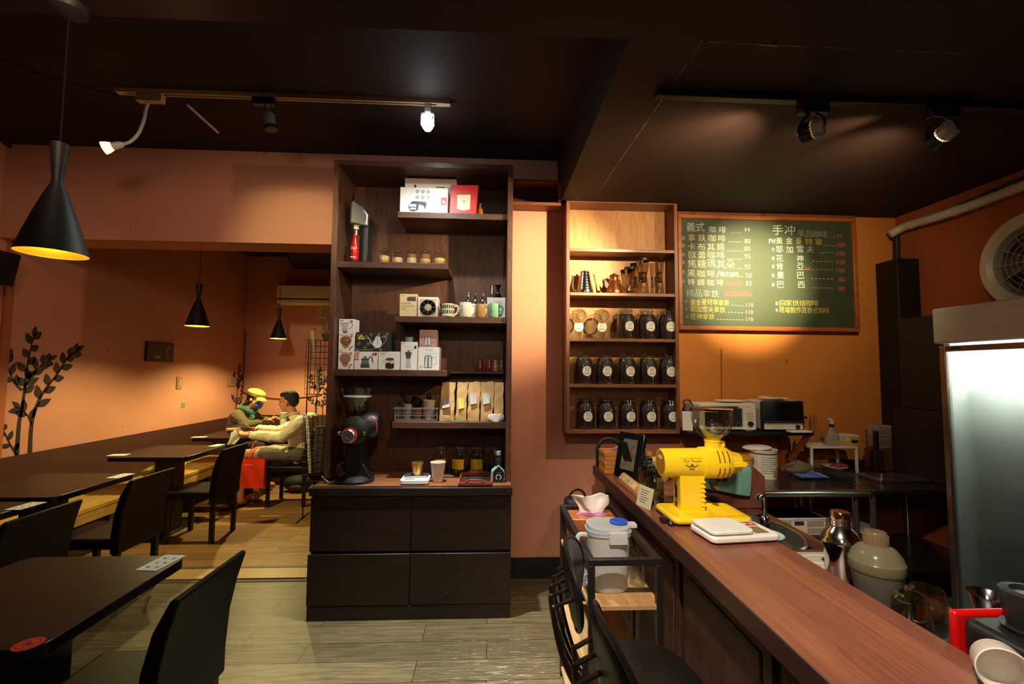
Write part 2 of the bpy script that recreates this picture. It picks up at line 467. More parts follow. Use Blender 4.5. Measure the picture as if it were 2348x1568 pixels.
# ================================================================== the room shell
XL, XR, YW, YA, YN = -3.65, 3.30, 3.50, 6.95, -2.6
ZLOW, ZHI, XE, YE = 2.82, 3.215, 0.52, 1.645
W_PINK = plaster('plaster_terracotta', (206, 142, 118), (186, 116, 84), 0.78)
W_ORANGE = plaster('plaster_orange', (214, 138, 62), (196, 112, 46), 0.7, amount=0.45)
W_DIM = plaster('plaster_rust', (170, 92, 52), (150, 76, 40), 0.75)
W_CEIL = plaster('plaster_brown_black', (50, 33, 28), (38, 24, 20), 0.7)
W_WAIN = mat('wainscot_brown', (74, 40, 34), 0.5, var=0.12, scale=6)
FL1 = planks('floor_grey_planks', (80, 69, 46), (128, 112, 80), (36, 30, 22), 1.0, 0.17, 0.42, wear=(0.1, 2.35, 0))
FL2 = planks('floor_warm_planks', (128, 92, 54), (176, 134, 84), (70, 46, 26), 0.9, 0.13, 0.4)
T = 0.12

g = G(); g.box(XL, XR, YN, 3.49, -0.1, 0, FL1); struct(g.obj('floor', smooth=0))
g = G(); g.box(XL, 0.5, 3.75, YA, -0.1, 0, FL2); struct(g.obj('floor_alcove', smooth=0))
g = G()
THR = mat('threshold_brass_sheen', (206, 168, 112), 0.36, var=0.22, scale=5, stretch=(1, 8, 1)); THD = pm((86, 66, 46), 0.6)  # strip base colour brightened to carry their specular sheen
g.box(XL, -1.0, 3.49, 3.75, -0.1, 0.004, THD); g.box(XL, -1.95, 3.53, 3.70, 0.004, 0.012, THR); g.box(-1.93, -1.0, 3.53, 3.70, 0.004, 0.012, THR)
struct(g.obj('trim_threshold', bevel=0.003))

g = G()
g.box(XL, XR, YN, YE, ZLOW, ZHI + T, W_CEIL); g.box(XE, XR, YE, YW, ZLOW, ZHI + T, W_CEIL); g.box(XL, XE, YE, YW, ZHI, ZHI + T, W_CEIL)
struct(g.obj('ceiling', smooth=0))
g = G(); g.box(XL, 0.5, YW, YA, ZHI + 0.02, ZHI + T, W_CEIL); struct(g.obj('ceiling_alcove', smooth=0))
# a dark rounded bulkhead hangs in the far corner of the alcove
g = G(); g.prism([(-2.05, 5.2), (0.4, 5.2), (0.4, YA), (-2.95, YA), (-2.9, 6.6), (-2.75, 6.2), (-2.5, 5.7), (-2.3, 5.4)], 3.05, ZHI + 0.02, W_CEIL); struct(g.obj('ceiling_bulkhead', smooth=40))

g = G(); g.box(XL - T, XL, YN, YA, -0.1, ZHI + T, W_PINK); struct(g.obj('wall_left', smooth=0))
g = G(); g.box(XL, 0.5, YA, YA + T, -0.1, ZHI + T, W_PINK); struct(g.obj('wall_alcove_back', smooth=0))
g = G(); g.box(XL, -1.0, YW, 3.76, 2.50, ZHI + 0.02, W_PINK); g.box(XL, -1.0, YW - 0.008, YW, 2.50, 2.575, W_PINK)
struct(g.obj('wall_lintel', smooth=0))
g = G(); g.box(-1.0, 1.42, YW, 3.76, -0.1, ZHI + 0.02, W_PINK); struct(g.obj('wall_back', smooth=0))
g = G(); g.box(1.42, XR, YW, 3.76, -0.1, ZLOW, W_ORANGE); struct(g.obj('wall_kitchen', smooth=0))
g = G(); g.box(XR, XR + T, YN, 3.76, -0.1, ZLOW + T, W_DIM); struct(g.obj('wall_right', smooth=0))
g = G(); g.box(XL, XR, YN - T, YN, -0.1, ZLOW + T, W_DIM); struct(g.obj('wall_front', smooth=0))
g = G(); g.box(0.4, 0.5, 3.76, YA, -0.1, ZHI + T, W_PINK); struct(g.obj('wall_alcove_side', smooth=0))
g = G(); g.box(XL, XL + 0.012, YN, YA, 0, 0.862, W_WAIN); g.box(XL + 0.012, 0.4, YA - 0.012, YA, 0, 0.862, W_WAIN)
struct(g.obj('trim_wainscot', smooth=0))
# painted corner strip where the lintel meets the wall
g = G(); g.box(XL, XL + 0.02, 3.56, 3.62, 0.862, 2.5, mat('corner_strip', (176, 96, 52), 0.7)); struct(g.obj('trim_corner', smooth=0))
g = G(); g.box(0.15, 1.42, YW - 0.015, YW, 0, 0.15, pm((22, 18, 18), 0.5)); struct(g.obj('baseboard_back', smooth=0))
# boxed timber ledge under the soffit beside the tall shelf
WL = wood('ledge_wood', (96, 46, 22), (134, 70, 34), 0.5)
g = G(); x0, x1 = 0.15, 0.60
g.box(x0, x1, 3.28, YW, 2.945, 2.965, WL); g.box(x0, x1, 3.36, YW, 2.80, 2.825, WL); g.box(x0, x1, 3.46, YW, 2.82, 2.95, wood('ledge_dark', (52, 24, 14), (70, 34, 20), 0.6))
g.box(x1 - 0.10, x1, 3.30, YW, 2.82, 2.945, WL)
struct(g.obj('trim_ledge', bevel=0.003))
# flaking paint lines on the lowered ceiling (cable chase)
FLK = pm((150, 130, 112), 0.8)
g = G(); rr = random.Random(3)
pa, pb, pc = at(1372, 440, Z=ZLOW), at(1610, 95, Z=ZLOW), at(2200, 122, Z=ZLOW)
for A, B, k in ((pa, pb, 46), (pb, pc, 40)):
    for i in range(k):
        t = (i + rr.random() * 0.7) / k; p = A.lerp(B, t); L = (B - A).normalized() * rr.uniform(0.006, 0.03); q = L.orthogonal() * 0.0; wv = Vector((-L.y, L.x, 0)).normalized() * rr.uniform(0.0006, 0.0022)
        g.add([p - L - wv, p + L - wv, p + L + wv, p - L + wv], [(0, 1, 2, 3)], FLK, TR(0, 0, -0.0012))
p = at(1765, 105, Z=ZLOW - 0.0012); g.add([p + Vector(v) for v in ((-.06, 0.0, 0), (-.0, -.008, 0), (.03, -.014, -.01), (.025, .004, 0), (0, .004, 0))], [(0, 1, 2, 3, 4)], FLK)
o = g.obj('trim_flaking_paint', smooth=0); struct(o)

# ================================================================== dining side: tables, chairs, bench
TOPW = wood('table_dark_wood', (30, 20, 16), (46, 32, 25), 0.42, 'X', 7, 0.05, spec=0.3)
TOPE = pm((16, 12, 11), 0.3); BLK = mat('black_steel', (20, 18, 18), 0.4, spec=0.5)
LEA = mat('brown_leather', (20, 14, 12), 0.5, var=0.15, scale=30, bump=0.10, spec=0.25); LEG = mat('dark_leg', (26, 20, 18), 0.4)
PAPER = pm((236, 234, 226), 0.6); INK = pm((50, 48, 46), 0.7)


def table(x0, x1, y0, y1, label, sticker=None):
    cx, cy = (x0 + x1) / 2, (y0 + y1) / 2
    t = thing('dining_table', label, 'table', (cx, cy, 0), group='dark dining tables')
    a, b = (x1 - x0) / 2, (y1 - y0) / 2
    q = G(); q.rbox(-a, a, -b, b, 0.712, 0.75, 0.055, TOPE); q.poly(rrect(-a + .002, a - .002, -b + .002, b - .002, 0.053), TOPW, z=0.7504); q.obj('tabletop', t, bevel=0.003)
    q = G(); q.box(-0.085, 0.085, -0.085, 0.085, 0.02, 0.69, BLK); q.box(-0.22, 0.22, -0.2, 0.2, 0.69, 0.712, BLK); q.obj('pedestal', t, bevel=0.006)
    q = G(); q.box(-0.12, 0.12, -0.29, 0.29, 0, 0.02, BLK); q.obj('base_plate', t, bevel=0.006)
    if sticker:
        q = G(); sx, sy = sticker[0] - cx, sticker[1] - cy
        RED = pm((206, 44, 34), 0.5)
        q.disc(sx, sy, 0.036, RED, z=0.7509); q.poly([(sx - .012, sy - .010), (sx + .014, sy - .004), (sx - .004, sy + .014)], INK, z=0.7512)
        q.ring(sx, sy, 0.026, 0.002, INK, z=0.7512)
        q.obj('round_sticker', t, smooth=0)['label'] = 'round red sticker with a dark triangle'
    return t


s1 = at(65, 1477, Z=0.75)
table(-1.93, -1.275, 1.40, 2.06, 'dark table with a red round sticker, nearest the tall shelf', (s1.x, s1.y))
table(-3.30, -2.65, 2.20, 2.88, 'dark table along the bench, mostly cut off by the picture edge')
table(-3.36, -2.66, 2.97, 3.63, 'dark table along the bench just before the alcove opening')
table(-3.40, -2.71, 4.25, 4.92, 'dark table with two menu cards inside the alcove')
table(-3.40, -2.72, 5.40, 6.03, 'dark table the man in the cream shirt leans over')
table(-3.05, -1.95, 6.14, 6.74, 'dark table in front of the woman in the yellow cap')


def card(px, py, rz, label, detail=False):
    p = at(px, py, Z=0.7508)
    o = thing('menu_card', label, 'menu card', p, rz, 'white menu cards on the tables')
    q = G(); q.box(-0.075, 0.075, -0.045, 0.045, 0, 0.0016, PAPER); q.obj('card_sheet', o, smooth=0)
    q = G(); r_ = random.Random(int(px))
    for i in range(3):
        for j in range(2):
            x, y = -0.045 + i * 0.042, -0.018 + j * 0.036
            if detail and (i + j) % 2: q.disc(x, y, 0.008, INK, z=0.0019, ry=0.006); q.rect(x - .013, y - .014, x + .013, y - .012, INK, z=0.0019)
            else: q.rect(x - .010, y - .004, x + .010, y + .002, INK, z=0.0019); q.rect(x - .013, y - .012, x + .013, y - .010, INK, z=0.0019)
    q.obj('printed_lines', o, smooth=0)


card(370, 1290, 84, 'white menu card with small printed drinks on the table with the red sticker', True)
card(277, 1091, 86, 'white menu card on the table before the alcove opening')
card(60, 1160, 88, 'dim menu card at the picture edge on the cut-off table')
card(272, 1043, 4, 'white menu card on the corner of the alcove table beside the wall')
card(497, 1021, 86, 'white menu card behind the chair on the alcove table')
card(457, 1002, 4, 'white menu card on the wall end of the man\'s table')


def make_chair(label):
    t = thing('dining_chair', label, 'chair', (0, 0, 0), group='brown leather dining chairs')
    q = G(); q.rbox(-0.43, 0.0, -0.195, 0.195, 0.385, 0.455, 0.03, LEA); q.obj('seat', t, bevel=0.02, seg=3)
    q = G()
    prof = [(-0.028, 0.36), (-0.030, 0.46), (-0.018, 0.60), (0.012, 0.72), (0.060, 0.815), (0.076, 0.828), (0.092, 0.820), (0.062, 0.72), (0.038, 0.60), (0.028, 0.46), (0.028, 0.36)]
    q.prism([(x, z) for x, z in prof][::-1], -0.20, 0.20, LEA, RX(90)); q.obj('backrest', t, bevel=0.014, seg=3)
    for x in (-0.40, -0.005):
        for y in (-0.17, 0.17):
            q = G(); q.cb((x, y, 0.193), (0.036, 0.036, 0.386), LEG, taper=None); q.obj('leg', t, bevel=0.004)
    return t


ch = make_chair('dark leather chair pulled up to the table with the red sticker'); ch.location = (-1.055, 1.72, 0)
dup(ch, (-2.32, 2.47, 0), 0, 'dark leather chair at the cut-off table, lowest at the picture edge')
dup(ch, (-2.37, 3.28, 0), 0, 'dark leather chair with shiny seat in front of the table before the alcove')
dup(ch, (-2.44, 4.42, 0), 0, 'dark leather chair at the alcove table, its back hiding a yellow-green bag')
dup(ch, (-2.07, 5.49, 0), 0, 'dark leather chair the man in the cream shirt sits on')

BEN = wood('bench_pine', (196, 146, 66), (224, 178, 92), 0.42, 'Y', 8)
b = thing('bench', 'long yellow pine bench fixed along the wainscot behind the tables', 'bench', (-3.415, 4.2, 0))
for i in range(4):
    q = G(); x = -0.215 + i * 0.108; q.box(x, x + 0.100, -2.9, 2.70, 0.385, 0.42, BEN); q.obj('seat_slat', b, bevel=0.004)
q = G(); q.box(0.185, 0.205, -2.9, 2.70, 0.30, 0.385, BEN); q.obj('apron', b, bevel=0.003)
for y in (-2.8, -1.4, 0, 1.4, 2.55):
    q = G(); q.box(0.13, 0.185, y, y + 0.06, 0, 0.385, BEN); q.obj('leg', b, bevel=0.003)

# ------------------------------------------------------------------ pendants
SHB = mat('shade_black', (30, 29, 28), 0.55, var=0.08); GOLD = mat('shade_gold', (238, 186, 52), 0.28, metal=0.9, var=0.05)


def pendant(x, y, zr, ztop, label, first=None):
    if first: return dup(first, (x, y, zr), 0, label)
    t = thing('pendant_lamp', label, 'pendant lamp', (x, y, zr), group='black hourglass pendant lamps')
    prof = [(0.095, 0.0), (0.079, 0.06), (0.056, 0.135), (0.034, 0.20), (0.0165, 0.245), (0.0145, 0.262), (0.0175, 0.29), (0.022, 0.34), (0.026, 0.385)]
    q = G(); q.lathe(prof, SHB, 40, caps=False); q.lathe([(0.026, 0.385), (0.0, 0.386)], SHB, 40, caps=False); q.obj('shade', t)
    q = G(); pr = []
    for i in range(22):
        u = i / 21; z = 0.0005 + 0.19 * u; r = 0.0940 - 0.060 * u + (0.0009 if i % 2 else -0.0004); pr.append((r, z))
    pr.append((0.0, 0.20)); q.lathe(pr, GOLD, 40, caps=False); q.lathe([(0.0952, 0), (0.0938, 0.0004)], GOLD, 40, caps=False); q.obj('reflector', t)
    q = G(); q.ell((0, 0, 0.115), (0.022, 0.022, 0.022), mat('bulb_glow_gold', (255, 196, 80), 0.4, emit=(255, 190, 70), es=9.0)); q.cyl(0.014, 0.13, 0.19, PAPER); q.obj('bulb', t)
    q = G(); q.rod((0, 0, 0.385), (0, 0, ztop - zr - 0.02), 0.0028, BLK, 6); q.obj('cord', t)
    q = G(); q.lathe([(0.012, -0.05), (0.05, -0.025), (0.055, 0.0)], SHB, 24, TR(0, 0, ztop - zr)); q.obj('ceiling_canopy', t)
    return t


pendant(-1.492, 1.60, 1.932, ZLOW, 'large-looking black hourglass pendant hanging in front of the lintel wall')
p2 = pendant(-2.635, 4.21, 1.923, ZHI + 0.02, 'black hourglass pendant over the alcove table, middle of the three in depth')
pendant(-2.66, 5.84, 1.923, ZHI, 'black hourglass pendant furthest into the alcove, before the air conditioner', p2)

# ------------------------------------------------------------------ alcove fittings
ACW = pm((246, 243, 236), 0.45)
a = at(634, 652, Y=6.73); c = at(757, 698, Y=6.73)
t = thing('air_conditioner', 'white split air conditioner high on the alcove back wall', 'air conditioner', (a.x + 0.45, YA, c.z))
q = G(); q.box(-0.45, 0.45, -0.22, 0, 0.085, a.z - c.z, ACW); q.obj('body', t, bevel=0.02, seg=3)
q = G(); q.box(-0.445, 0.445, -0.205, -0.01, 0.0, 0.078, ACW, taper=(1, 1)); q.obj('air_flap', t, bevel=0.02)
q = G(); q.box(-0.44, 0.44, -0.218, -0.1, 0.078, 0.086, pm((70, 64, 58), 0.6)); q.obj('outlet_slot', t)

t = thing('picture', 'small dark canvas print of cup and beans on the alcove wall', 'picture', (XL, 5.19, 1.72))
q = G(); q.box(0.0, 0.03, -0.20, 0.20, -0.105, 0.105, pm((26, 20, 18), 0.5)); q.obj('canvas', t, bevel=0.003)
q = G(); MT = Matrix(((0, 0, 1, 0.0306), (1, 0, 0, 0), (0, 1, 0, 0), (0, 0, 0, 1)))
q.rect(-.19, -.097, .19, .097, pm((38, 26, 22), 0.5), MT); q.disc(-.05, -.055, .05, pm((150, 118, 88), 0.5), MT, .0003, ry=.018); q.disc(.13, -.01, .055, pm((104, 86, 62), 0.5), MT, .0003, ry=.085)
q.line([(-.15, .06), (-.05, .075), (.06, .05)], .02, pm((70, 44, 34), 0.5), MT, .0003); q.disc(.14, -.02, .035, pm((60, 46, 34), 0.5), MT, .0006, ry=.06)
q.obj('printed_picture', t, smooth=0)
SWI = pm((168, 130, 96), 0.5)
t = thing('wall_switch', 'small painted-over switch plate beside the picture on the alcove wall', 'switch', (XL, 5.55, 1.37))
q = G(); q.box(0, 0.012, -0.045, 0.045, -0.07, 0.07, SWI); q.obj('plate', t, bevel=0.004)
q = G(); q.box(0.012, 0.018, -0.018, 0.018, -0.035, 0.035, pm((190, 156, 118), 0.5)); q.obj('rocker', t, bevel=0.002)
p = at(420, 928, X=XL)
q = G(); q.box(0, 0.006, -0.03, 0.03, -0.03, 0.03, pm((140, 150, 120), 0.5)); q.disc(0, 0, 0.018, pm((110, 140, 110), 0.5), MT, -0.024)
tag(q.obj('wall_sticker', loc=p), 'faded pale green sticker low on the alcove wall', 'sticker')
p = at(530, 875, X=XL)
q = G(); q.box(0, 0.02, -0.09, 0.09, -0.06, 0.06, SWI); q.box(0.02, 0.024, -0.05, 0.05, -0.03, 0.03, pm((150, 112, 80), 0.5))
tag(q.obj('wall_outlet', loc=p, bevel=0.004), 'painted-over outlet plate in the alcove corner behind the plant decal', 'outlet')
# cable trunking in the corner of the alcove and along the back wall
q = G(); q.tube(smooth_path([(XL + 0.015, YA - 0.02, 2.1), (XL + 0.015, YA - 0.015, 1.3), (XL + 0.06, YA - 0.012, 1.18), (-3.1, YA - 0.012, 1.10), (-2.5, YA - 0.012, 1.16)], 6), 0.010, mat('painted_cable', (120, 70, 40), 0.7), 6)
tag(q.obj('wall_cable'), 'painted cable running down the alcove corner and along its back wall', 'cable')
q = G(); p = at(672, 566, Y=5.5); q.lathe([(0.035, 0), (0.03, -0.012), (0.012, -0.022), (0, -0.023)], mat('red_indicator', (200, 30, 30), 0.4, emit=(230, 30, 30), es=0.8), 16)
tag(q.obj('alarm_light', loc=(p.x, p.y, 3.05)), 'small red indicator light under the alcove bulkhead', 'light')

# ------------------------------------------------------------------ dark plant decals on the walls
DEC = pm((44, 28, 20), 0.6)


def leafshape(q, x, y, ang, L, wd, T):
    c, s_ = math.cos(ang), math.sin(ang); pts = []
    for u, v in ((0, 0), (.2, .32), (.45, .5), (.75, .32), (1, 0), (.75, -.32), (.45, -.5), (.2, -.32)):
        a_, b_ = u * L, v * wd; pts.append((x + a_ * c - b_ * s_, y + a_ * s_ + b_ * c))
    q.poly(pts, DEC, T)


def branch(q, pts, w0, w1, T, leaves, L, r_):
    P = smooth_path([(x, y, 0) for x, y in pts], 5); k = len(P)
    q.line([(p.x, p.y) for p in P], [w0 + (w1 - w0) * i / (k - 1) for i in range(k)], DEC, T)
    st = int(k * (1 - leaves[1]))
    for i in range(leaves[0]):
        f = st + (k - 1 - st) * (i + 0.5) / leaves[0]; j = int(f); j2 = min(j + 1, k - 1); p = P[j].lerp(P[j2], f - j)
        d = P[min(j + 1, k - 1)] - P[max(j - 1, 0)]; a_ = math.atan2(d.y, d.x) + (0.75 if i % 2 else -0.75) + r_.uniform(-.15, .15)
        leafshape(q, p.x, p.y, a_, L * r_.uniform(.8, 1.15) * (1 - 0.3 * i / leaves[0]), L * .5, T)
    d = P[-1] - P[-2]; leafshape(q, P[-1].x, P[-1].y, math.atan2(d.y, d.x), L * .8, L * .36, T)


def decal(name, label, T, scale, seed, mirror=1, kind=0):
    q = G(); r_ = random.Random(seed); s_ = scale; m = mirror
    def B(pts, w0, w1, lv, L): branch(q, [(x * s_ * m, y * s_) for x, y in pts], w0 * s_, w1 * s_, T, lv, L * s_, r_)
    B([(0, 0), (.0, .25), (.02, .45), (.03, .7), (.06, .92)], .035, .008, (9, .5), .12)
    B([(.0, .5), (-.07, .58), (-.12, .7), (-.13, .78)], .02, .006, (7, .85), .10)
    B([(.01, .5), (.07, .62), (.14, .70), (.2, .74)], .018, .006, (8, .9), .11)
    if kind == 0:
        B([(.10, 0), (.10, .25), (.16, .45), (.28, .62), (.36, .75), (.44, .82)], .035, .008, (12, .72), .13)
        B([(.10, .22), (.06, .30), (.0, .36)], .014, .006, (4, .8), .11)
        B([(.0, .0), (-.06, .10), (-.11, .2), (-.16, .24)], .014, .005, (7, .9), .08)
    else:
        B([(.02, .12), (-.06, .26), (-.14, .34)], .014, .005, (6, .8), .09)
        B([(.14, 0), (.14, .2), (.18, .36), (.2, .5)], .022, .006, (8, .7), .10)
        B([(.14, .12), (.08, .2), (.03, .27)], .012, .005, (5, .8), .08)
    return tag(q.obj(name, smooth=0), label, 'wall decal')


ML = lambda y, z: TR(XL + 0.0025, y, z) @ Matrix(((0, 0, 1, 0), (1, 0, 0, 0), (0, 1, 0, 0), (0, 0, 0, 1)))
p = at(38, 1045, X=XL); decal('plant_decal', 'tall dark plant decal low on the wall beside the bench', ML(p.y, 0.862), 1.0, 4)
p = at(540, 960, X=XL); decal('plant_decal', 'dark plant decal in the alcove corner behind the woman', ML(p.y, 0.90), 0.72, 9, 1, 1)
MB_ = lambda x, z: TR(x, YA - 0.0025, z) @ FRONT
decal('plant_decal', 'dark plant decal on the alcove back wall beside the wire rack', MB_(at(724, 955, Y=YA).x, 0.862), 0.72, 5, 1, 1)

# ------------------------------------------------------------------ things on the dining side
YG = pm((206, 206, 40), 0.5, sheen=0.3)
p = at(455, 1050, X=-3.36)
q = G()
def bagf(u, v):
    a = u * 2 * PI; e = math.sin(PI * min(max(v, .02), .98)) ** 0.6
    n_ = 1 + 0.14 * math.sin(3 * a + 5 * v) + 0.08 * math.sin(7 * a)
    return (0.13 * e * n_ * math.cos(a), 0.24 * e * n_ * math.sin(a), 0.002 + 0.15 * v)
q.sheet(bagf, 28, 10, YG); b_ = thing('bag', 'yellow-green cloth bag lying on the pine bench under the alcove table', 'bag', (-3.34, 4.95, 0.42)); q.obj('bag_body', b_)
q = G(); q.tube(arc((0, 0, 0.13), 0.10, 20, 160, 10, 'YZ'), 0.008, pm((190, 50, 40), 0.5), 6); q.obj('strap', b_)

# wire newspaper rack beside the tall shelf
RKX = at(734, 900, Y=4.85).x
RK = thing('wire_rack', 'tall black wire rack with newspapers beside the tall shelf', 'rack', (RKX, 4.85, 0))
WIR = pm((24, 22, 22), 0.4)
for nm, (y0, y1, z0, z1) in (('lower_grid', (-.02, .02, .46, 1.06)), ('upper_basket', (-.02, .02, 1.28, 1.85))):
    q = G()
    for i in range(10):
        z = z0 + (z1 - z0) * i / 9; q.rod((-.16, 0, z), (.18, 0, z), 0.0022, WIR, 5); q.rod((-.16, .14, z), (.18, .14, z), 0.0022, WIR, 5)
    for i in range(8):
        x = -.16 + .34 * i / 7; q.rod((x, 0, z0), (x, 0, z1), 0.0022, WIR, 5); q.rod((x, .14, z0), (x, .14, z1), 0.0022, WIR, 5)
    for i in range(8):
        x = -.16 + .34 * i / 7; q.rod((x, 0, z0), (x, .14, z0), 0.0022, WIR, 5)
    q.obj(nm, RK)
for x in (-.16, .18):
    q = G(); q.rod((x, .07, 0), (x, .07, 1.86), 0.007, WIR, 8); q.rod((x, -.1, .006), (x, .24, .006), 0.006, WIR, 8); q.obj('post', RK)
for i, (x, z, h, a, c_, lb) in enumerate(((-.08, .47, .60, -5, (214, 210, 200), 'rolled pale newspaper sticking out of the lower wire grid'), (-.02, .47, .48, 2, (64, 60, 58), 'dark grey magazine upright in the lower wire grid'), (.05, .47, .56, 6, (150, 104, 62), 'tan magazine upright in the lower wire grid'), (-.05, 1.30, .66, -8, (206, 178, 146), 'pale rolled paper slanting out of the upper wire basket'))):
    q = G(); q.cb((0, 0, h / 2), (.035 if i in (0, 3) else .10, .02, h), pm(c_, 0.7)); o = q.obj('newspaper' if i in (0, 3) else 'magazine', loc=(RKX + x, 4.85 + .025 + .024 * i, z), rot=(0, R(a), 0), bevel=0.006); tag(o, lb, 'newspaper' if i in (0, 3) else 'magazine')
GRN = pm((96, 130, 62), 0.5)
pl = thing('trailing_plant', 'small leafy green plant on top of the wire rack', 'plant', (RKX + .02, 4.92, 1.85))
q = G(); q.lathe([(0.03, 0.0), (0.045, 0.07), (0.043, 0.075), (0, 0.06)], pm((70, 54, 44), 0.7), 16); q.obj('pot', pl)
q = G(); r_ = random.Random(11)
for i in range(34):
    a_ = r_.uniform(0, 2 * PI); z = r_.uniform(.05, .36); rr_ = r_.uniform(.01, .10); L = r_.uniform(.035, .06)
    M = TR(rr_ * math.cos(a_) - .03, rr_ * math.sin(a_), z) @ Matrix.Rotation(r_.uniform(0, 6.3), 4, 'Z') @ Matrix.Rotation(r_.uniform(-1, 1), 4, 'X')
    q.add([(0, 0, 0), (L * .5, L * .3, .004), (L, 0, -.006), (L * .5, -L * .3, .004)], [(0, 1, 2), (0, 2, 3)], GRN, M)
for i in range(6): q.tube(smooth_path([(0, 0, .05), (r_.uniform(-.04, .02), r_.uniform(-.03, .03), .2), (r_.uniform(-.09, .04), r_.uniform(-.05, .05), r_.uniform(.25, .38))], 4), .002, pm((90, 84, 40), .6), 5)
q.obj('foliage', pl)
# black speaker at the picture edge, conduit in the corner
q = G(); p = at(2, 603, X=-3.45); sp = thing('wall_speaker', 'black wall speaker cut off at the edge of the picture', 'speaker', (XL, p.y, p.z))
q.rbox(0.02, 0.24, -0.09, 0.09, -0.12, 0.12, 0.02, BLK, RY(10)); q.obj('speaker_body', sp, bevel=0.01)
q = G(); q.box(0, 0.05, -0.03, 0.03, -0.04, 0.04, BLK); q.obj('bracket', sp)
q = G(); pts = [at(px, py, X=XL + 0.03) for px, py in ((-30, 300), (8, 322), (34, 352), (44, 400), (45, 450), (34, 510), (32, 548), (42, 572))]
q.tube(smooth_path(pts, 6), 0.013, mat('black_conduit', (44, 30, 26), 0.6), 8); tag(q.obj('wall_conduit'), 'dark bent conduit running down the wall beside the lintel', 'conduit')

# ------------------------------------------------------------------ pale lighting track and its heads
TRK = mat('track_cream', (214, 182, 138), 0.45); YT = 2.74
a, c = at(268, 224, Y=YT), at(1033, 228, Y=YT)
t = thing('lighting_track', 'long cream lighting track on the raised ceiling', 'lighting track', (0, YT, ZHI))
q = G(); q.box(a.x, c.x, -0.018, 0.018, -0.028, 0, TRK); q.box(a.x + .05, c.x - .08, -0.008, 0.008, -0.0285, -0.0275, pm((96, 62, 36), .5)); q.obj('rail', t, bevel=0.002)
q = G(); q.box(c.x - .085, c.x, -0.0185, 0.0185, -0.0295, 0.0, TRK); q.obj('end_cap', t, bevel=0.002)
q = G(); pp = at(500, 300, Z=ZHI); p0 = at(430, 236, Z=ZHI); q.rod(p0 + Vector((0, 0, -.012)), pp + Vector((0, 0, -.012)), 0.009, TRK, 6)
o = q.obj('cable_duct'); tag(o, 'short cream cable duct slanting from the lighting track on the ceiling', 'cable duct')
q = G(); q.tube([at(268, 222, Z=ZHI - .006), at(120, 182, Z=ZHI - .006), at(0, 140, Z=ZHI - .006)], 0.004, pm((70, 48, 40), .6), 6); tag(q.obj('ceiling_cable'), 'thin dark cable along the raised ceiling to the cream track', 'cable')
WHT = pm((228, 228, 224), 0.4)
t = thing('track_spotlight', 'lit white track bulb on the cream track above the tall shelf', 'spotlight', (-0.40, YT, ZHI - 0.03))
q = G(); q.box(-.018, .018, -.015, .015, -.055, 0, WHT); q.box(-.042, .042, -.012, .012, -.07, -.055, WHT); q.obj('adapter', t, bevel=0.003)
for s_ in (-1, 1):
    q = G(); q.box(.038 * s_ - .003, .038 * s_ + .003, -.012, .012, -.13, -.06, WHT); q.obj('bracket_arm', t)
q = G(); q.lathe([(.02, -.07), (.03, -.09), (.036, -.115), (.034, -.14), (.02, -.162), (0, -.168)], mat('bulb_glow_cool', (255, 255, 255), 0.4, emit=(236, 248, 255), es=30), 24); q.obj('bulb', t)
t = thing('track_spotlight', 'unlit black and silver spotlight on the cream track', 'spotlight', (at(607, 240, Y=YT).x, YT, ZHI - 0.026))
q = G(); q.box(-.07, .06, -.02, .02, -.045, 0.0, BLK); q.obj('adapter', t, bevel=0.003)
q = G(); q.cyl(.032, -.075, 0, pm((150, 148, 146), .35, metal=.6), 20, TR(.025, 0, -.10) @ RY(-12)); q.cyl(.036, -.10, -.075, BLK, 20, TR(.025, 0, -.10) @ RY(-12)); q.obj('lamp_head', t)
q = G(); q.rod((.0, 0, -.045), (-.005, 0, -.14), .003, BLK); q.rod((.04, 0, -.045), (.052, 0, -.14), .003, BLK); q.obj('yoke', t)
t = thing('gooseneck_lamp', 'cream gooseneck lamp with a lit warm bulb at the end of the track', 'lamp', (at(345, 236, Y=YT).x, YT, ZHI - 0.028))
q = G(); q.box(-.075, .075, -.02, .02, -.05, 0, TRK); q.obj('adapter', t, bevel=0.004)
b0 = at(330, 250, Y=YT); b1 = at(278, 330, Y=YT); ox = t.location
pts = [Vector((p.x - ox.x, 0, p.z - ox.z)) for p in (at(339, 236, Y=YT), at(334, 254, Y=YT), at(330, 275, Y=YT), at(318, 305, Y=YT), at(300, 324, Y=YT), at(280, 331, Y=YT))]
q = G(); q.tube(smooth_path(pts, 6), .009, WHT, 8); q.obj('gooseneck', t)
e = pts[-1]; dr = (Vector((at(250, 342, Y=YT).x - ox.x, -.02, at(250, 342, Y=YT).z - ox.z)) - e).normalized(); MM = TR(*e) @ dr.to_track_quat('Z', 'Y').to_matrix().to_4x4()
q = G(); q.lathe([(.012, -.01), (.02, .01), (.022, .05)], WHT, 18, MM); q.obj('socket', t)
q = G(); q.lathe([(.022, .05), (.032, .075), (.036, .095), (.0, .10)], mat('bulb_glow_warm', (255, 214, 150), .4, emit=(255, 190, 100), es=6), 20, MM); q.obj('bulb', t)

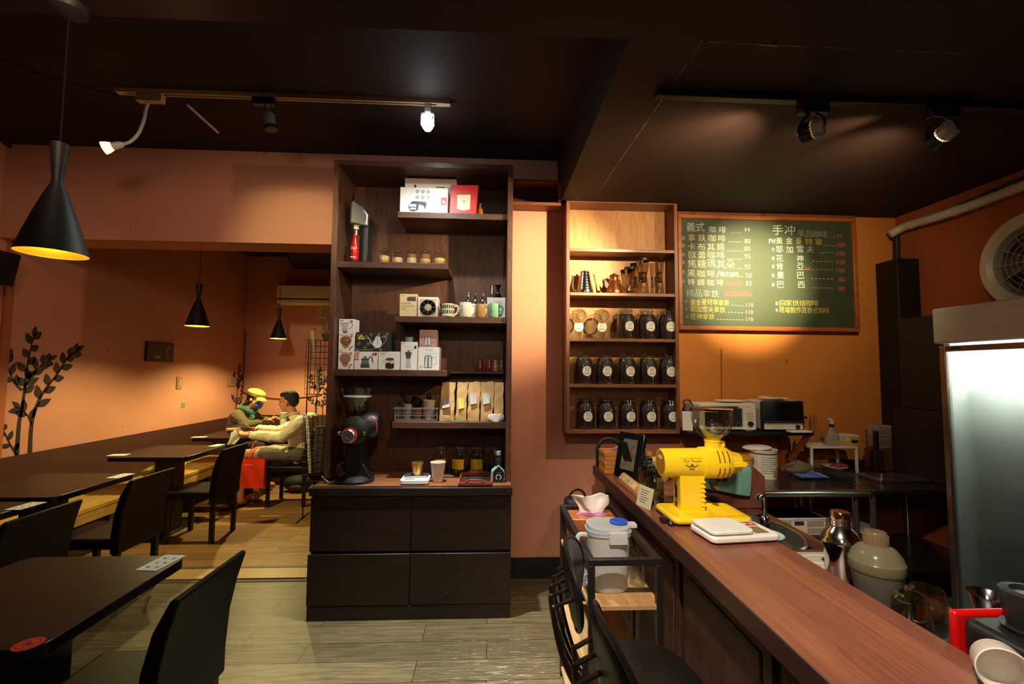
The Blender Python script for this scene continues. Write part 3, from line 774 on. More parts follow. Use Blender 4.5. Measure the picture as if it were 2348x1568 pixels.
# ================================================================== the tall shelf with base cabinet
SHW = wood('shelf_walnut', (64, 39, 28), (94, 61, 43), 0.42, 'X', 8, 0.06); SHWV = wood('shelf_walnut_upright', (70, 43, 31), (104, 68, 48), 0.42, 'Z', 8, 0.06)
SHB_ = wood('shelf_back_veneer', (76, 46, 30), (112, 72, 48), 0.5, 'Z', 6, 0.05); BAS = wood('base_dark_wood', (31, 19, 14), (48, 30, 22), 0.42, 'X', 7, 0.07)
CTW = wood('counter_worn_wood', (104, 62, 36), (160, 100, 58), 0.4, 'X', 6, 0.05)
SX0, SX1, SYF, SYB, CTZ = -1.085, 0.148, 3.10, 3.485, 0.805
STOP = 2.985
t = thing('tall_shelf', 'tall dark walnut shelf unit on a wide base cabinet against the wall', 'shelf unit', (0, 0, 0)); TS = t
for x in (SX0, SX1 - 0.036):
    q = G(); q.box(x, x + 0.036, SYF, SYB, CTZ, STOP, SHWV); q.obj('side_panel', t, bevel=0.002)
q = G(); q.box(SX0 + .036, SX1 - .036, SYF, SYB, STOP - 0.036, STOP, SHW); q.obj('top_panel', t, bevel=0.002)
q = G(); q.box(SX0 + .036, SX1 - .036, SYB - 0.012, SYB, CTZ, STOP - .036, SHB_); q.obj('back_panel', t, smooth=0)
YS = 3.13; SZ = {}
for nm, a, c, py in (('s1', 912, 1168, 488), ('s2', 768, 1028, 601), ('s3', 905, 1168, 726), ('s4', 762, 1025, 848), ('s5', 899, 1168, 968)):
    pa, pc = at(a, py, Y=YS), at(c, py, Y=YS); z = at((a + min(c, 1163)) / 2, py, Y=YS).z; SZ[nm] = z + 0.0012
    x0 = SX0 + .036 if nm in ('s2', 's4') else pa.x; x1 = SX1 - .036 if nm in ('s1', 's3', 's5') else pc.x
    q = G(); q.box(x0, x1, YS, SYB - .012, z - 0.042, z, SHW); q.obj('shelf_board', t, bevel=0.002)
pa = at(1027, 851, Y=3.38); SZ['s4b'] = pa.z + 0.0012
q = G(); q.box(pa.x, SX1 - .036, 3.36, SYB - .012, pa.z - .018, pa.z, SHW); q.obj('shelf_board', t, bevel=0.002)
q = G(); q.box(-1.118, 0.152, 2.945, SYB, CTZ - 0.05, CTZ, BAS); q.rect(-1.112, 3.0, 0.148, SYB - .02, CTW, z=CTZ + .0004); q.obj('countertop', t, bevel=0.003)
q = G(); q.box(-1.105, 0.145, 2.975, SYB, 0.0, CTZ - 0.05, BAS); q.obj('carcass', t, smooth=0)
CHIP = pm((150, 130, 112), .7); r_ = random.Random(5)
for x0, x1 in ((-1.108, -0.487), (-0.483, 0.146)):
    q = G(); q.box(x0, x1, 2.955, 2.976, 0.415, CTZ - .058, BAS); q.obj('upper_drawer_front', t, bevel=0.003)
    q = G(); q.box(x0 - (.006 if x0 < -1 else 0), x1, 2.948, 2.976, 0.09, 0.40, BAS)
    for i in range(18 if x0 > -1 else 5):
        x = r_.uniform(x0 + .2, x1 - .03); z = r_.uniform(.10, .30); L = r_.uniform(.003, .012)
        q.rect(x, z, x + L, z + .0022, CHIP, TR(0, 2.9474, 0) @ FRONT)
    q.obj('lower_door', t, bevel=0.003)
q = G(); q.box(-1.11, 0.144, 2.950, 2.976, 0.0, 0.085, BAS); q.obj('plinth', t, bevel=0.002)

# ------------------------------------------------------------------ cartons and goods on the shelves
WH = (240, 238, 234); CW = pm(WH, .5); GR1 = pm((120, 122, 126), .5); GR2 = pm((70, 72, 78), .5); GR3 = pm((190, 190, 190), .5); DK = pm((34, 32, 34), .5)
REDP = pm((214, 74, 66), .5); PINK = pm((226, 96, 150), .5); COF = pm((132, 82, 58), .5); COF2 = pm((92, 46, 34), .5); TANP = pm((206, 160, 112), .5); BLU = pm((92, 124, 140), .5); BLD = pm((36, 56, 66), .5)


def carton(label, px0, px1, pyt, zb, Y, dep, col, draw=None, name='carton', rz=0, side=None, group='coffee ware cartons'):
    a, c = at(px0, pyt, Y=Y), at(px1, pyt, Y=Y); wd = c.x - a.x; h = (a.z + c.z) / 2 - zb
    t = thing(name, label, 'box', ((a.x + c.x) / 2, Y, zb), rz, group)
    q = G(); q.box(-wd / 2, wd / 2, 0, dep, 0, h, pm(col, .5)); q.obj('box_body', t, bevel=0.0015)
    if draw:
        q = G(TR(-wd / 2, -0.0009, 0) @ FRONT); draw(q, wd, h); q.obj('printed_picture', t, smooth=0)
    return t, wd, h


def d_dripper(q, w, h):
    q.poly([(.1 * w, .74 * h), (.68 * w, .74 * h), (.52 * w, .22 * h), (.30 * w, .22 * h)], GR3); q.rect(.08 * w, .73 * h, .7 * w, .76 * h, GR1, z=.0002)
    q.line([(.68 * w, .34 * h), (.86 * w, .48 * h), (.92 * w, .62 * h), (.84 * w, .70 * h)], .03 * w, GR2); q.rect(.28 * w, .04 * h, .56 * w, .22 * h, GR1); q.line([(.3 * w, .2 * h), (.22 * w, .36 * h)], .02 * w, GR2, z=.0002); q.line([(.52 * w, .2 * h), (.58 * w, .36 * h)], .02 * w, GR2, z=.0002)
    q.disc(.82 * w, .84 * h, .1 * w, PINK); q.rect(.06 * w, .88 * h, .3 * w, .92 * h, REDP); q.rect(.0, .20 * h, .26 * w, .215 * h, GR3)


def d_coffee(c1):
    def f(q, w, h):
        q.disc(.46 * w, .62 * h, .38 * w, TANP, n=28, ry=.32 * h); q.disc(.46 * w, .58 * h, .34 * w, c1, z=.0002, n=28, ry=.25 * h); q.disc(.52 * w, .62 * h, .12 * w, pm((176, 122, 96), .5), z=.0004, ry=.06 * h)
        q.poly([(.2 * w, .34 * h), (.74 * w, .34 * h), (.58 * w, .14 * h), (.38 * w, .14 * h)], pm((190, 120, 92), .5)); q.line([(.7 * w, .05 * h), (.8 * w, .2 * h), (.92 * w, .28 * h)], .06 * w, GR2, z=.0003)
        q.disc(.82 * w, .86 * h, .09 * w, PINK, z=.0005); q.rect(.05 * w, .92 * h, .28 * w, .95 * h, GR2); q.line([(.12 * w, .1 * h), (.3 * w, .02 * h)], .02 * w, COF2)
    return f


def d_server(q, w, h):
    q.disc(.1 * w, .84 * h, .12 * w, TANP, ry=.08 * h); q.disc(.1 * w, .58 * h, .11 * w, pm((200, 120, 70), .5), ry=.06 * h); q.rect(.02 * w, .7 * h, .2 * w, .73 * h, DK)
    q.poly([(.28 * w, .10 * h), (.66 * w, .10 * h), (.62 * w, .52 * h), (.32 * w, .52 * h)], BLU); q.poly([(.27 * w, .10 * h), (.67 * w, .10 * h), (.65 * w, .32 * h), (.29 * w, .32 * h)], GR2, z=.0002); q.rect(.30 * w, .52 * h, .64 * w, .62 * h, GR2); q.rect(.40 * w, .62 * h, .54 * w, .74 * h, GR1)
    q.line([(.62 * w, .62 * h), (.70 * w, .74 * h), (.76 * w, .66 * h), (.8 * w, .4 * h)], .05 * w, GR2); q.disc(.83 * w, .85 * h, .08 * w, PINK); q.rect(.9 * w, .8 * h, .97 * w, .95 * h, DK); q.rect(.05 * w, .93 * h, .24 * w, .96 * h, REDP)


def d_mug(q, w, h):
    q.disc(.54 * w, .58 * h, .20 * w, GR2, ry=.08 * h); q.rect(.34 * w, .2 * h, .74 * w, .56 * h, pm((220, 196, 180), .5), z=-.0001); q.poly([(.34 * w, .12 * h), (.74 * w, .12 * h), (.74 * w, .36 * h), (.62 * w, .32 * h), (.5 * w, .4 * h), (.34 * w, .34 * h)], pm((52, 22, 26), .5), z=.0002); q.disc(.54 * w, .12 * h, .2 * w, pm((52, 22, 26), .5), ry=.07 * h, z=.0001)
    q.ring(.28 * w, .46 * h, .07 * w, .02 * w, GR3); q.rect(.06 * w, .86 * h, .34 * w, .89 * h, REDP); q.rect(.06 * w, .74 * h, .3 * w, .76 * h, GR3); q.rect(0, .97 * h, .44 * w, 1.0 * h, pm((200, 190, 184), .5))


def d_mill(q, w, h):
    q.poly([(.26 * w, .64 * h), (.66 * w, .64 * h), (.58 * w, .40 * h), (.34 * w, .40 * h)], GR2); q.rect(.26 * w, .64 * h, .66 * w, .655 * h, GR3); q.poly([(.34 * w, .40 * h), (.58 * w, .40 * h), (.64 * w, .08 * h), (.29 * w, .08 * h)], GR3); q.disc(.46 * w, .68 * h, .05 * w, DK)
    q.line([(.46 * w, .68 * h), (.84 * w, .76 * h)], .012 * w, GR2); q.poly([(.82 * w, .76 * h), (.92 * w, .76 * h), (.95 * w, .86 * h), (.8 * w, .86 * h)], DK); q.rect(.06 * w, .94 * h, .24 * w, .955 * h, GR1); q.text('Ceramic Slim', .1 * w, .82 * h, .03 * h, GR3, wfit=.6 * w)


def d_pitcher(q, w, h):
    q.poly([(.28 * w, .10 * h), (.66 * w, .10 * h), (.66 * w, .58 * h), (.6 * w, .64 * h), (.34 * w, .64 * h), (.30 * w, .52 * h)], GR2); q.poly([(.30 * w, .12 * h), (.45 * w, .12 * h), (.45 * w, .62 * h), (.36 * w, .62 * h)], pm((205, 206, 214), .5), z=.0002); q.poly([(.50 * w, .12 * h), (.64 * w, .12 * h), (.62 * w, .60 * h), (.50 * w, .62 * h)], pm((205, 206, 214), .5), z=.0002)
    q.line([(.66 * w, .56 * h), (.86 * w, .56 * h), (.84 * w, .26 * h), (.68 * w, .24 * h)], .015 * w, GR1); q.text('Pearl Horse', .34 * w, .86 * h, .05 * h, GR1, wfit=.36 * w); q.rect(.2 * w, .72 * h, .84 * w, .728 * h, GR3); q.disc(.14 * w, .16 * h, .03 * w, REDP); q.rect(.06 * w, .1 * h, .22 * w, .112 * h, REDP)


def d_swirl(q, w, h):
    SW = pm((170, 166, 156), .5); r_ = random.Random(8)
    for cx, cy, rr in ((.08, .8, .08), (.30, .72, .12), (.10, .38, .10), (.26, .16, .11), (.44, .86, .08), (.46, .5, .09), (.36, .36, .1), (.66, .9, .07), (.7, .08, .08), (.84, .78, .10), (.05, .06, .09), (.56, .18, .07), (.9, .92, .07)):
        a0 = r_.uniform(0, 360)
        pts = [((cx + rr * (1 - .75 * i / 26) * math.cos(R(a0 + 22 * i)) * .55) * w, (cy + rr * (1 - .75 * i / 26) * 1.1 * math.sin(R(a0 + 22 * i))) * h) for i in range(27)]
        q.line(pts, .008 * w, SW)
    q.poly([(.05 * w, .62 * h), (.26 * w, .62 * h), (.16 * w, .9 * h)], pm((222, 214, 40), .5), z=.0003); q.poly([(.12 * w, .68 * h), (.20 * w, .68 * h), (.16 * w, .78 * h)], DK, z=.0005)
    WP = pm((232, 230, 230), .4); q.disc(.62 * w, .40 * h, .13 * w, WP, z=.0004, ry=.24 * h); q.poly([(.52 * w, .5 * h), (.72 * w, .5 * h), (.68 * w, .78 * h), (.57 * w, .78 * h)], WP, z=.0005); q.disc(.62 * w, .82 * h, .02 * w, TANP, z=.0006); q.rect(.615 * w, .36 * h, .63 * w, .74 * h, GR2, z=.0007)
    q.line([(.50 * w, .32 * h), (.42 * w, .46 * h), (.40 * w, .62 * h), (.33 * w, .74 * h)], .018 * w, WP, z=.0006); q.line([(.70 * w, .72 * h), (.82 * w, .84 * h), (.88 * w, .66 * h), (.78 * w, .34 * h)], .014 * w, TANP, z=.0006); q.rect(.1 * w, .04 * h, .5 * w, .06 * h, pm((200, 190, 60), .5), z=.0004)


def d_machine(q, w, h):
    q.line([(.32 * w, .98 * h), (.2 * w, .7 * h), (.10 * w, .35 * h), (.10 * w, .02 * h)], .006 * w, GR3)
    for i in range(3):
        for j in range(2): q.ring((.36 + .115 * i) * w, (.84 - .21 * j) * h, .03 * w, .012 * w, GR2 if i < 2 else GR1, n=16); q.rect((.345 + .115 * i) * w, (.82 - .21 * j) * h, (.375 + .115 * i) * w, (.845 - .21 * j) * h, GR1)
    q.poly([(.18 * w, .30 * h), (.24 * w, .44 * h), (.28 * w, .48 * h), (.54 * w, .46 * h), (.56 * w, .38 * h), (.52 * w, .14 * h), (.50 * w, .3 * h), (.40 * w, .36 * h), (.38 * w, .14 * h), (.30 * w, .08 * h), (.22 * w, .1 * h), (.18 * w, .2 * h)], GR2); q.rect(.20 * w, .26 * h, .34 * w, .36 * h, pm((216, 218, 226), .5), z=.0003); q.rect(.21 * w, .16 * h, .34 * w, .22 * h, pm((216, 218, 226), .5), z=.0003)
    q.rect(.86 * w, .36 * h, .985 * w, .64 * h, REDP); q.poly([(.89 * w, .42 * h), (.97 * w, .42 * h), (.90 * w, .58 * h)], CW, z=.0003); q.line([(.72 * w, .28 * h), (.72 * w, .76 * h), (.82 * w, .76 * h)], .006 * w, GR3)


def d_bigbox(q, w, h):
    q.rect(.0, .86 * h, 1 * w, 1.0 * h, pm((196, 176, 160), .5)); q.rect(.04 * w, .62 * h, .1 * w, .7 * h, GR3); q.disc(.2 * w, .6 * h, .05 * w, BLD, ry=.12 * h); q.rect(.18 * w, .7 * h, .22 * w, .84 * h, BLD); q.rect(.22 * w, .5 * h, .34 * w, .76 * h, pm((170, 196, 206), .5), z=-.0001)
    q.rect(.60 * w, .50 * h, .78 * w, .80 * h, BLU); q.rect(.60 * w, .56 * h, .78 * w, .70 * h, BLD, z=.0003); q.disc(.54 * w, .64 * h, .03 * w, BLD, ry=.05 * h); q.rect(.52 * w, .6 * h, .62 * w, .67 * h, BLD, z=.0002); q.rect(.92 * w, .7 * h, .98 * w, .86 * h, REDP, z=.0004)


z1, z2, z3, z4, z4b, z5 = SZ['s1'], SZ['s2'], SZ['s3'], SZ['s4'], SZ['s4b'], SZ['s5']
carton('large white carton with blue bottle pictures, half hidden behind another on the top shelf', 929, 1046, 410, z1, 3.255, .15, WH, d_bigbox)
carton('white carton with a chrome coffee machine picture at the front of the top shelf', 918, 1027, 430, z1, 3.17, .08, WH, d_machine)
# red picture frame
t = thing('red_picture', 'bright red card frame around a cream print on the top shelf', 'picture frame', (at(1063, 455, Y=3.19).x, 3.19, z1))
hh = at(1063, 423, Y=3.19).z - z1; RDF = pm((206, 40, 34), .45)
q = G(RX(-4)); q.prism([(-.100, 0), (.090, 0), (.104, hh), (-.092, hh * .985)], -.012, .012, RDF, FRONT); q.obj('frame', t, bevel=0.003)
q = G(RX(-4) @ TR(0, -.0126, 0) @ FRONT); q.poly([(-.045, .045), (.0, .035), (.045, .045), (.05, .155), (-.045, .15)], pm((232, 222, 190), .6)); r_ = random.Random(2)
for i in range(26): x, y = r_.gauss(.005, .016), r_.gauss(.108, .016); q.line([(x, y), (x + r_.uniform(-.012, .012), y + r_.uniform(-.01, .01))], .0012, GR1, z=.0003)
q.disc(.004, .104, .004, DK, z=.0004); q.text('VEER coffee', -.028, .056, .009, GR1, z=.0003, wfit=.06); q.obj('cream_print', t, smooth=0)
t = thing('amber_bottle', 'small amber bottle half hidden behind the red frame', 'bottle', (at(1101, 480, Y=3.27).x, 3.27, z1))
q = G(); q.lathe([(.026, 0), (.028, .01), (.028, .07), (.013, .09), (.012, .105)], pm((188, 108, 28), .25), 18); q.obj('bottle_body', t)
q = G(); q.cyl(.014, .105, .12, pm((120, 90, 60), .5)); q.obj('cap', t)

# soda maker and red bottle
p = at(822, 595, Y=3.26)
t = thing('soda_maker', 'black and brushed silver soda maker at the side of the second shelf', 'soda maker', (p.x, 3.27, z2)); hh = at(822, 462, Y=3.26).z - z2
STL = mat('brushed_steel', (186, 186, 190), .3, metal=.95, var=.06, scale=30, stretch=(1, 1, 8)); BPL = mat('black_plastic', (28, 28, 30), .38, var=.06)
q = G(); q.prism(rrect(.005, .075, -.04, .10, .03), 0.02, hh * .75, BPL); q.obj('column', t, bevel=.004)
q = G(); q.lathe([(.062, 0), (.064, .012), (.05, .022)], BPL, 28, TR(-.02, -.03, 0)); q.obj('base', t)
q = G(); q.prism([(-.058, hh * .62), (.0, hh * .60), (.07, hh * .58), (.075, hh * .76), (.03, hh * .9), (-.03, hh), (-.055, hh * .97)], -.05, .05, STL, FRONT @ TR(0, 0, .01)); q.obj('head', t, bevel=.014, seg=3)
q = G(); q.cyl(.020, hh * .55, hh * .615, PAPER, 18, TR(-.018, -.02, 0)); q.cyl(.005, hh * .42, hh * .55, PAPER, 10, TR(-.018, -.02, 0)); q.obj('nozzle', t)
CR = mat('cola_red', (200, 16, 24), .25, var=.04)
t = thing('soda_bottle', 'small red aluminium soda bottle with white script, standing on the soda maker base', 'bottle', (at(812, 590, Y=3.22).x, 3.225, z2 + .024))
h2 = at(812, 539, Y=3.22).z - z2 - .024
q = G(); q.lathe([(r * 1.05, z * h2) for r, z in ((.020, 0), (.026, .03), (.027, .18), (.024, .30), (.026, .42), (.027, .52), (.023, .66), (.015, .80), (.0125, .90), (.0125, .92))], CR, 24); q.obj('bottle_body', t)
q = G(); q.cyl(.0142, h2 * .92, h2, CR, 16); q.obj('cap', t)
q = G(); v, f, tw, th = text_tris('Coca-Cola')
q.add([(.0289 * math.sin((a / tw - .5) * 1.7), -.0289 * math.cos((a / tw - .5) * 1.7), h2 * .42 + b_ / th * .022 + .25 * a / tw * .02) for a, b_ in v], f, PAPER); q.line([(-.02, h2 * .12), (.02, h2 * .12)], .006, PAPER, TR(0, -.0290, 0) @ FRONT); q.obj('script_lettering', t, smooth=0)

# jars of grains
CLR = thin_glass('clear_glass'); GRN1 = mat('grain_pale', (214, 184, 130), .7, var=.35, scale=160, bump=.6); GRN2 = mat('grain_golden', (204, 140, 62), .7, var=.35, scale=160, bump=.6); GRN3 = mat('grain_brown', (150, 92, 52), .7, var=.4, scale=160, bump=.6)


def spice(px0, px1, label, lays):
    Y = 3.21; a, c = at(px0, 600, Y=Y), at(px1, 600, Y=Y); r = (c.x - a.x) / 2 * .96; hh = .088
    t = thing('spice_jar', label, 'jar', ((a.x + c.x) / 2, Y, z2), group='glass jars of grains on the second shelf')
    q = G(); q.lathe([(r * .92, 0), (r, .008), (r, hh * .8), (r * .9, hh * .92), (r * .86, hh)], CLR, 26); q.obj('jar_glass', t)
    for m, u0, u1 in lays:
        q = G(); q.lathe([(r * .93, .004 + u0 * hh * .8), (r * .94, .004 + u1 * hh * .8)], m, 24); q.obj('grain_filling', t)
    q = G(); q.lathe([(r * .96, hh), (r * .98, hh + .006), (r * .8, hh + .012), (.012, hh + .016), (.008, hh + .020), (.011, hh + .028), (0, hh + .033)], CLR, 24); q.obj('lid', t)


spice(866, 894, 'lidded glass jar of golden and tan grains, closest to the soda maker', ((GRN2, 0, .38), (GRN1, .38, .75)))
spice(898, 925, 'lidded glass jar about half full of pale beans, second from the soda maker', ((GRN2, 0, .15), (GRN1, .15, .6)))
spice(931, 957, 'lidded glass jar with brown over pale beans, middle of the row of five', ((GRN1, 0, .6), (GRN3, .6, .98)))
spice(962, 989, 'fullest lidded glass jar, orange-brown grains, fourth from the soda maker', ((GRN2, 0, .3), (GRN1, .3, .5), (GRN3, .5, 1.0)))
spice(994, 1022, 'lidded glass jar with pale beans over golden grains at the shelf end', ((GRN2, 0, .32), (GRN1, .32, .62)))

# shelf three
def d_canister(q, w, h):
    q.rect(.42 * w, .70 * h, .92 * w, .86 * h, GR2); q.rect(.5 * w, .86 * h, .92 * w, .9 * h, pm((160, 150, 130), .5)); BR = pm((150, 128, 92), .5)
    for i, s_ in enumerate(('COFFEE', 'CANISTER', '200')): q.text(s_, .08 * w, (.55 - .12 * i) * h, .075 * h, BR, wfit=(.55, .78, .3)[i] * w)
    q.line([(.4 * w, 0), (.4 * w, .28 * h), (.9 * w, .28 * h), (.9 * w, 0)], .008 * w, BR); q.rect(.08 * w, .92 * h, .24 * w, .94 * h, BR)
carton('beige carton lettered coffee canister on the third shelf', 917, 957, 674, z3, 3.19, .10, (224, 200, 150), d_canister)
t, w_, h_ = carton('white window carton showing a round black glass dripper on the third shelf', 959, 1005, 681, z3, 3.18, .10, (238, 232, 226), lambda q, w, h: q.rect(.08 * w, .06 * h, .9 * w, .9 * h, pm((206, 184, 170), .5)))
q = G(); q.lathe([(.012, -.022), (.052, -.004), (.054, 0), (.05, .002), (.010, -.012)], mat('dark_glass', (22, 24, 28), .12), 30, TR(0, -.008, h_ * .48) @ RX(90))
for i in range(8): a_ = PI / 4 * i; q.rod((.008 * math.cos(a_), -.012, h_ * .48 + .008 * math.sin(a_)), (.05 * math.cos(a_), -.014, h_ * .48 + .05 * math.sin(a_)), .0012, GR1, 5)
q.obj('dripper', t)


def mug(px0, px1, pyt, pyb, Y, zb, col, label, draw=None, hs=1, group='mugs on the third shelf'):
    a, c = at(px0, pyt, Y=Y), at(px1, pyt, Y=Y); wd = c.x - a.x; r = wd * .40; h = a.z - zb
    t = thing('mug', label, 'mug', (a.x + r if hs > 0 else c.x - r, Y, zb), group=group); m = pm(col, .3)
    q = G(); q.lathe([(r * .9, 0), (r, .006), (r, h), (r * .93, h), (r * .9, .01), (0, .008)], m, 28); q.obj('cup', t)
    q = G(); q.tube(smooth_path([(r * .95 * hs, 0, h * .82), (r * 1.35 * hs, -.004, h * .86), (r * 1.6 * hs, -.004, h * .62), (r * 1.4 * hs, -.004, h * .28), (r * .95 * hs, 0, h * .16)], 5), .0065, m, 8, flat=1.3); q.obj('handle', t)
    if draw: q = G(); draw(q, r, h); q.obj('printed_pattern', t, smooth=0)


def curved_rect(q, r, a0, a1, za, zb, m):
    n = 5; v = []
    for i in range(n + 1):
        a = R(a0 + (a1 - a0) * i / n); v += [(r * math.sin(a), -r * math.cos(a), za), (r * math.sin(a), -r * math.cos(a), zb)]
    q.add(v, [(2 * i, 2 * i + 2, 2 * i + 3, 2 * i + 1) for i in range(n)], m)


def m_pat(q, r, h):
    for i in range(9):
        for z_, c_ in ((.62, DK), (.22, pm((70, 96, 60), .5))): curved_rect(q, r * 1.012, -84 + 19 * i, -72 + 19 * i, z_ * h, (z_ + .28) * h, c_ if i % 2 else DK)
    curved_rect(q, r * 1.013, -88, 88, .54 * h, .57 * h, pm((190, 170, 90), .5))


def m_txt(q, r, h):
    for i in range(5): curved_rect(q, r * 1.012, -55, -30 + 5 * (i % 3), (.28 + .11 * i) * h, (.31 + .11 * i) * h, GR2)
mug(1013, 1050, 697, 725, 3.17, z3, (232, 222, 196), 'cream mug with a green and black block pattern on the third shelf', m_pat)
mug(1054, 1088, 694, 725, 3.17, z3, (238, 234, 226), 'plain white mug with small print on the third shelf', m_txt)
mug(1089, 1119, 698, 726, 3.17, z3, (168, 128, 84), 'tan brown mug with small print on the third shelf', m_txt)
mug(1121, 1151, 697, 726, 3.17, z3, (132, 190, 150), 'mint green mug with small print at the end of the third shelf', m_txt)
carton('white carton behind the white and tan mugs on the third shelf', 1070, 1122, 697, z3, 3.27, .10, WH, lambda q, w, h: q.rect(.6 * w, .1 * h, .9 * w, .3 * h, REDP))
carton('white carton with a tamper drawing behind the mint green mug', 1117, 1159, 682, z3, 3.26, .10, WH, lambda q, w, h: (q.rect(.05 * w, 0, .4 * w, .2 * h, REDP), q.disc(.2 * w, .6 * h, .16 * w, BLU), q.rect(.5 * w, .35 * h, .8 * w, .4 * h, GR3), q.rect(.45 * w, .6 * h, .85 * w, .85 * h, pm((224, 206, 196), .5))))


def tamper(px, pyt, pyb, label, m, Y, zb, wide=False, flare=True):
    h = at(px, pyt, Y=Y).z - zb; t = thing('tamper', label, 'tamper', (at(px, pyt, Y=Y).x, Y, zb), group='tampers on the third shelf')
    k = 1.4 if wide else 1
    q = G(); q.lathe([(.024 * k, 0), (.025 * k, .012), (.018 * k, .022), (.008 * k, h * .5), (.007 * k, h * .72)] if flare else [(.02, 0), (.02, .006), (.006, .02), (.005, h * .9)], m, 22); q.obj('base', t)
    q = G(); q.lathe([(.007 * k, h * .72), (.012 * k, h * .85), (.0175 * k, h * .97), (.017 * k, h), (0, h)] if flare else [(.005, h * .9), (.013, h * .93), (.013, h), (0, h)], m, 22); q.obj('handle', t)
zc = at(1095, 697, Y=3.27).z
tamper(1074, 670, 0, 'small chrome tamper on the carton behind the white mug', mat('chrome', (220, 220, 224), .12, metal=1), 3.31, zc)
tamper(1090, 671, 0, 'chrome flared tamper between two others behind the tan mug', MATS['chrome'], 3.31, zc)
tamper(1107, 672, 0, 'chrome flared tamper right behind the tan mug handle', MATS['chrome'], 3.31, zc)
zc2 = at(1138, 682, Y=3.26).z
tamper(1128, 655, 0, 'slim silver plunger rod behind the mint green mug', MATS['chrome'], 3.30, zc2, flare=False)
tamper(1142, 654, 0, 'glossy black tamper on the carton above the mint green mug', mat('gloss_black', (16, 16, 18), .15), 3.32, zc2, wide=True)

# shelf four: stacked cartons
ya = 3.17
c1, w1, h1 = carton('bottom carton of three in the stack at the shelf side, pale coffee picture', 776, 811, 804, z4, ya, .10, WH, d_coffee(pm((150, 112, 92), .5)))
c2, w2, h2_ = carton('white carton with a coffee server picture on the fourth shelf', 813, 866, 806, z4, ya, .12, WH, d_server)
carton('white carton with a glass coffee mug picture on the fourth shelf', 868, 917, 806, z4, ya, .12, WH, d_mug)
_, _, hm = carton('tall white carton with a hand coffee mill picture', 919.5, 957.5, 784, z4, ya, .09, WH, d_mill)
_, _, hp = carton('white carton with a steel milk pitcher picture under the pink one', 959, 1008, 796, z4, ya, .11, WH, d_pitcher)
_, _, h3 = carton('middle carton of three in the stack, dark coffee picture', 777, 813, 765, z4 + h1, ya, .10, WH, d_coffee(COF))
carton('top carton of three in the stack, glass dripper picture', 777, 813, 731.5, z4 + h1 + h3, ya, .10, WH, d_dripper, rz=-4)
carton('wide black carton with white swirls and a white kettle', 816, 897, 762, z4 + max(h1, h2_) + .0005, ya + .005, .12, (36, 36, 34), d_swirl)
carton('dusky pink carton with a milk pitcher picture on top of a white one', 962, 1002, 756, z4 + hp, ya, .10, (196, 150, 140), d_pitcher)
t = thing('glass_cup', 'small bluish glass cup on the tall white mill carton', 'glass', (at(938, 780, Y=3.21).x, 3.215, z4 + hm))
q = G(); q.lathe([(.024, 0), (.028, .003), (.032, .036), (.030, .036), (.025, .006), (0, .005)], pm((150, 176, 200), .2), 22); q.obj('cup', t)
q = G(); q.tube(arc((.034, 0, .018), .014, -80, 80, 8), .004, pm((40, 52, 70), .2), 8); q.obj('handle', t)
# small tied bags on the narrow rear shelf
for px, wd, c_, lb in ((1101, .05, (176, 30, 34), 'small clear bag of red sweets, nearest the middle of the narrow rear shelf'), (1122, .05, (186, 26, 32), 'small clear bag of bright red sweets, second on the narrow rear shelf'), (1136, .045, (196, 176, 160), 'small clear bag of white sweets on the narrow rear shelf'), (1150, .045, (150, 100, 80), 'small clear bag of brown sweets at the end of the narrow rear shelf')):
    t = thing('sweet_bag', lb, 'bag', (at(px, 840, Y=3.41).x, 3.41, z4b), group='tied bags of sweets')
    q = G(); q.lathe([(wd * .4, 0), (wd * .5, .012), (wd * .48, .05), (wd * .3, .078), (.006, .09)], pm(c_, .4, bump=.5, var=.4), 12, sy=.6); q.obj('sweets', t)
    q = G(); q.lathe([(wd * .52, .01), (wd * .5, .06), (.007, .092), (.016, .112), (.02, .125)], CLR, 12, caps=False, sy=.6); q.obj('bag_film', t)

# shelf five
PLB = milky('basket_plastic', (206, 204, 198), .45)
a, c = at(902, 936, Y=3.19), at(1005, 936, Y=3.19); wd = c.x - a.x; h = a.z - z5
t = thing('basket', 'translucent plastic basket with open lattice sides on the fifth shelf', 'basket', ((a.x + c.x) / 2, 3.20, z5))
q = G()
for k in range(9):
    u = k / 8
    if k < 8: x = -wd / 2 + .012 + (wd - .024) * u
    for yy in (0, .2): q.box(-wd * .46 + wd * .92 * u - .0015, -wd * .46 + wd * .92 * u + .0015, yy - .002, yy + .002, .004, h, PLB)
for k in range(17):
    for yy in (0, .2): q.box(-wd * .46 + wd * .92 * k / 16 - .001, -wd * .46 + wd * .92 * k / 16 + .001, yy - .002, yy + .002, .004, h, PLB)
for z in (.0, .35, .55, .75): 
    for yy in (0, .2): q.box(-wd * .47, wd * .47, yy - .002, yy + .002, .006 + z * h, .009 + z * h, PLB)
for xx in (-1, 1):
    for k in range(8): q.box(xx * wd * .47 - .002, xx * wd * .47 + .002, .2 * k / 7 - .002, .2 * k / 7 + .002, .004, h, PLB)
q.box(-wd * .47, wd * .47, 0, .2, 0, .004, PLB); q.obj('lattice_body', t, smooth=0)
q = G(); q.tube([(-wd / 2, -.006, h), (wd / 2, -.006, h), (wd / 2, .206, h), (-wd / 2, .206, h)], .005, PLB, 6, closed=True); q.obj('rim', t)
BX = (a.x + c.x) / 2


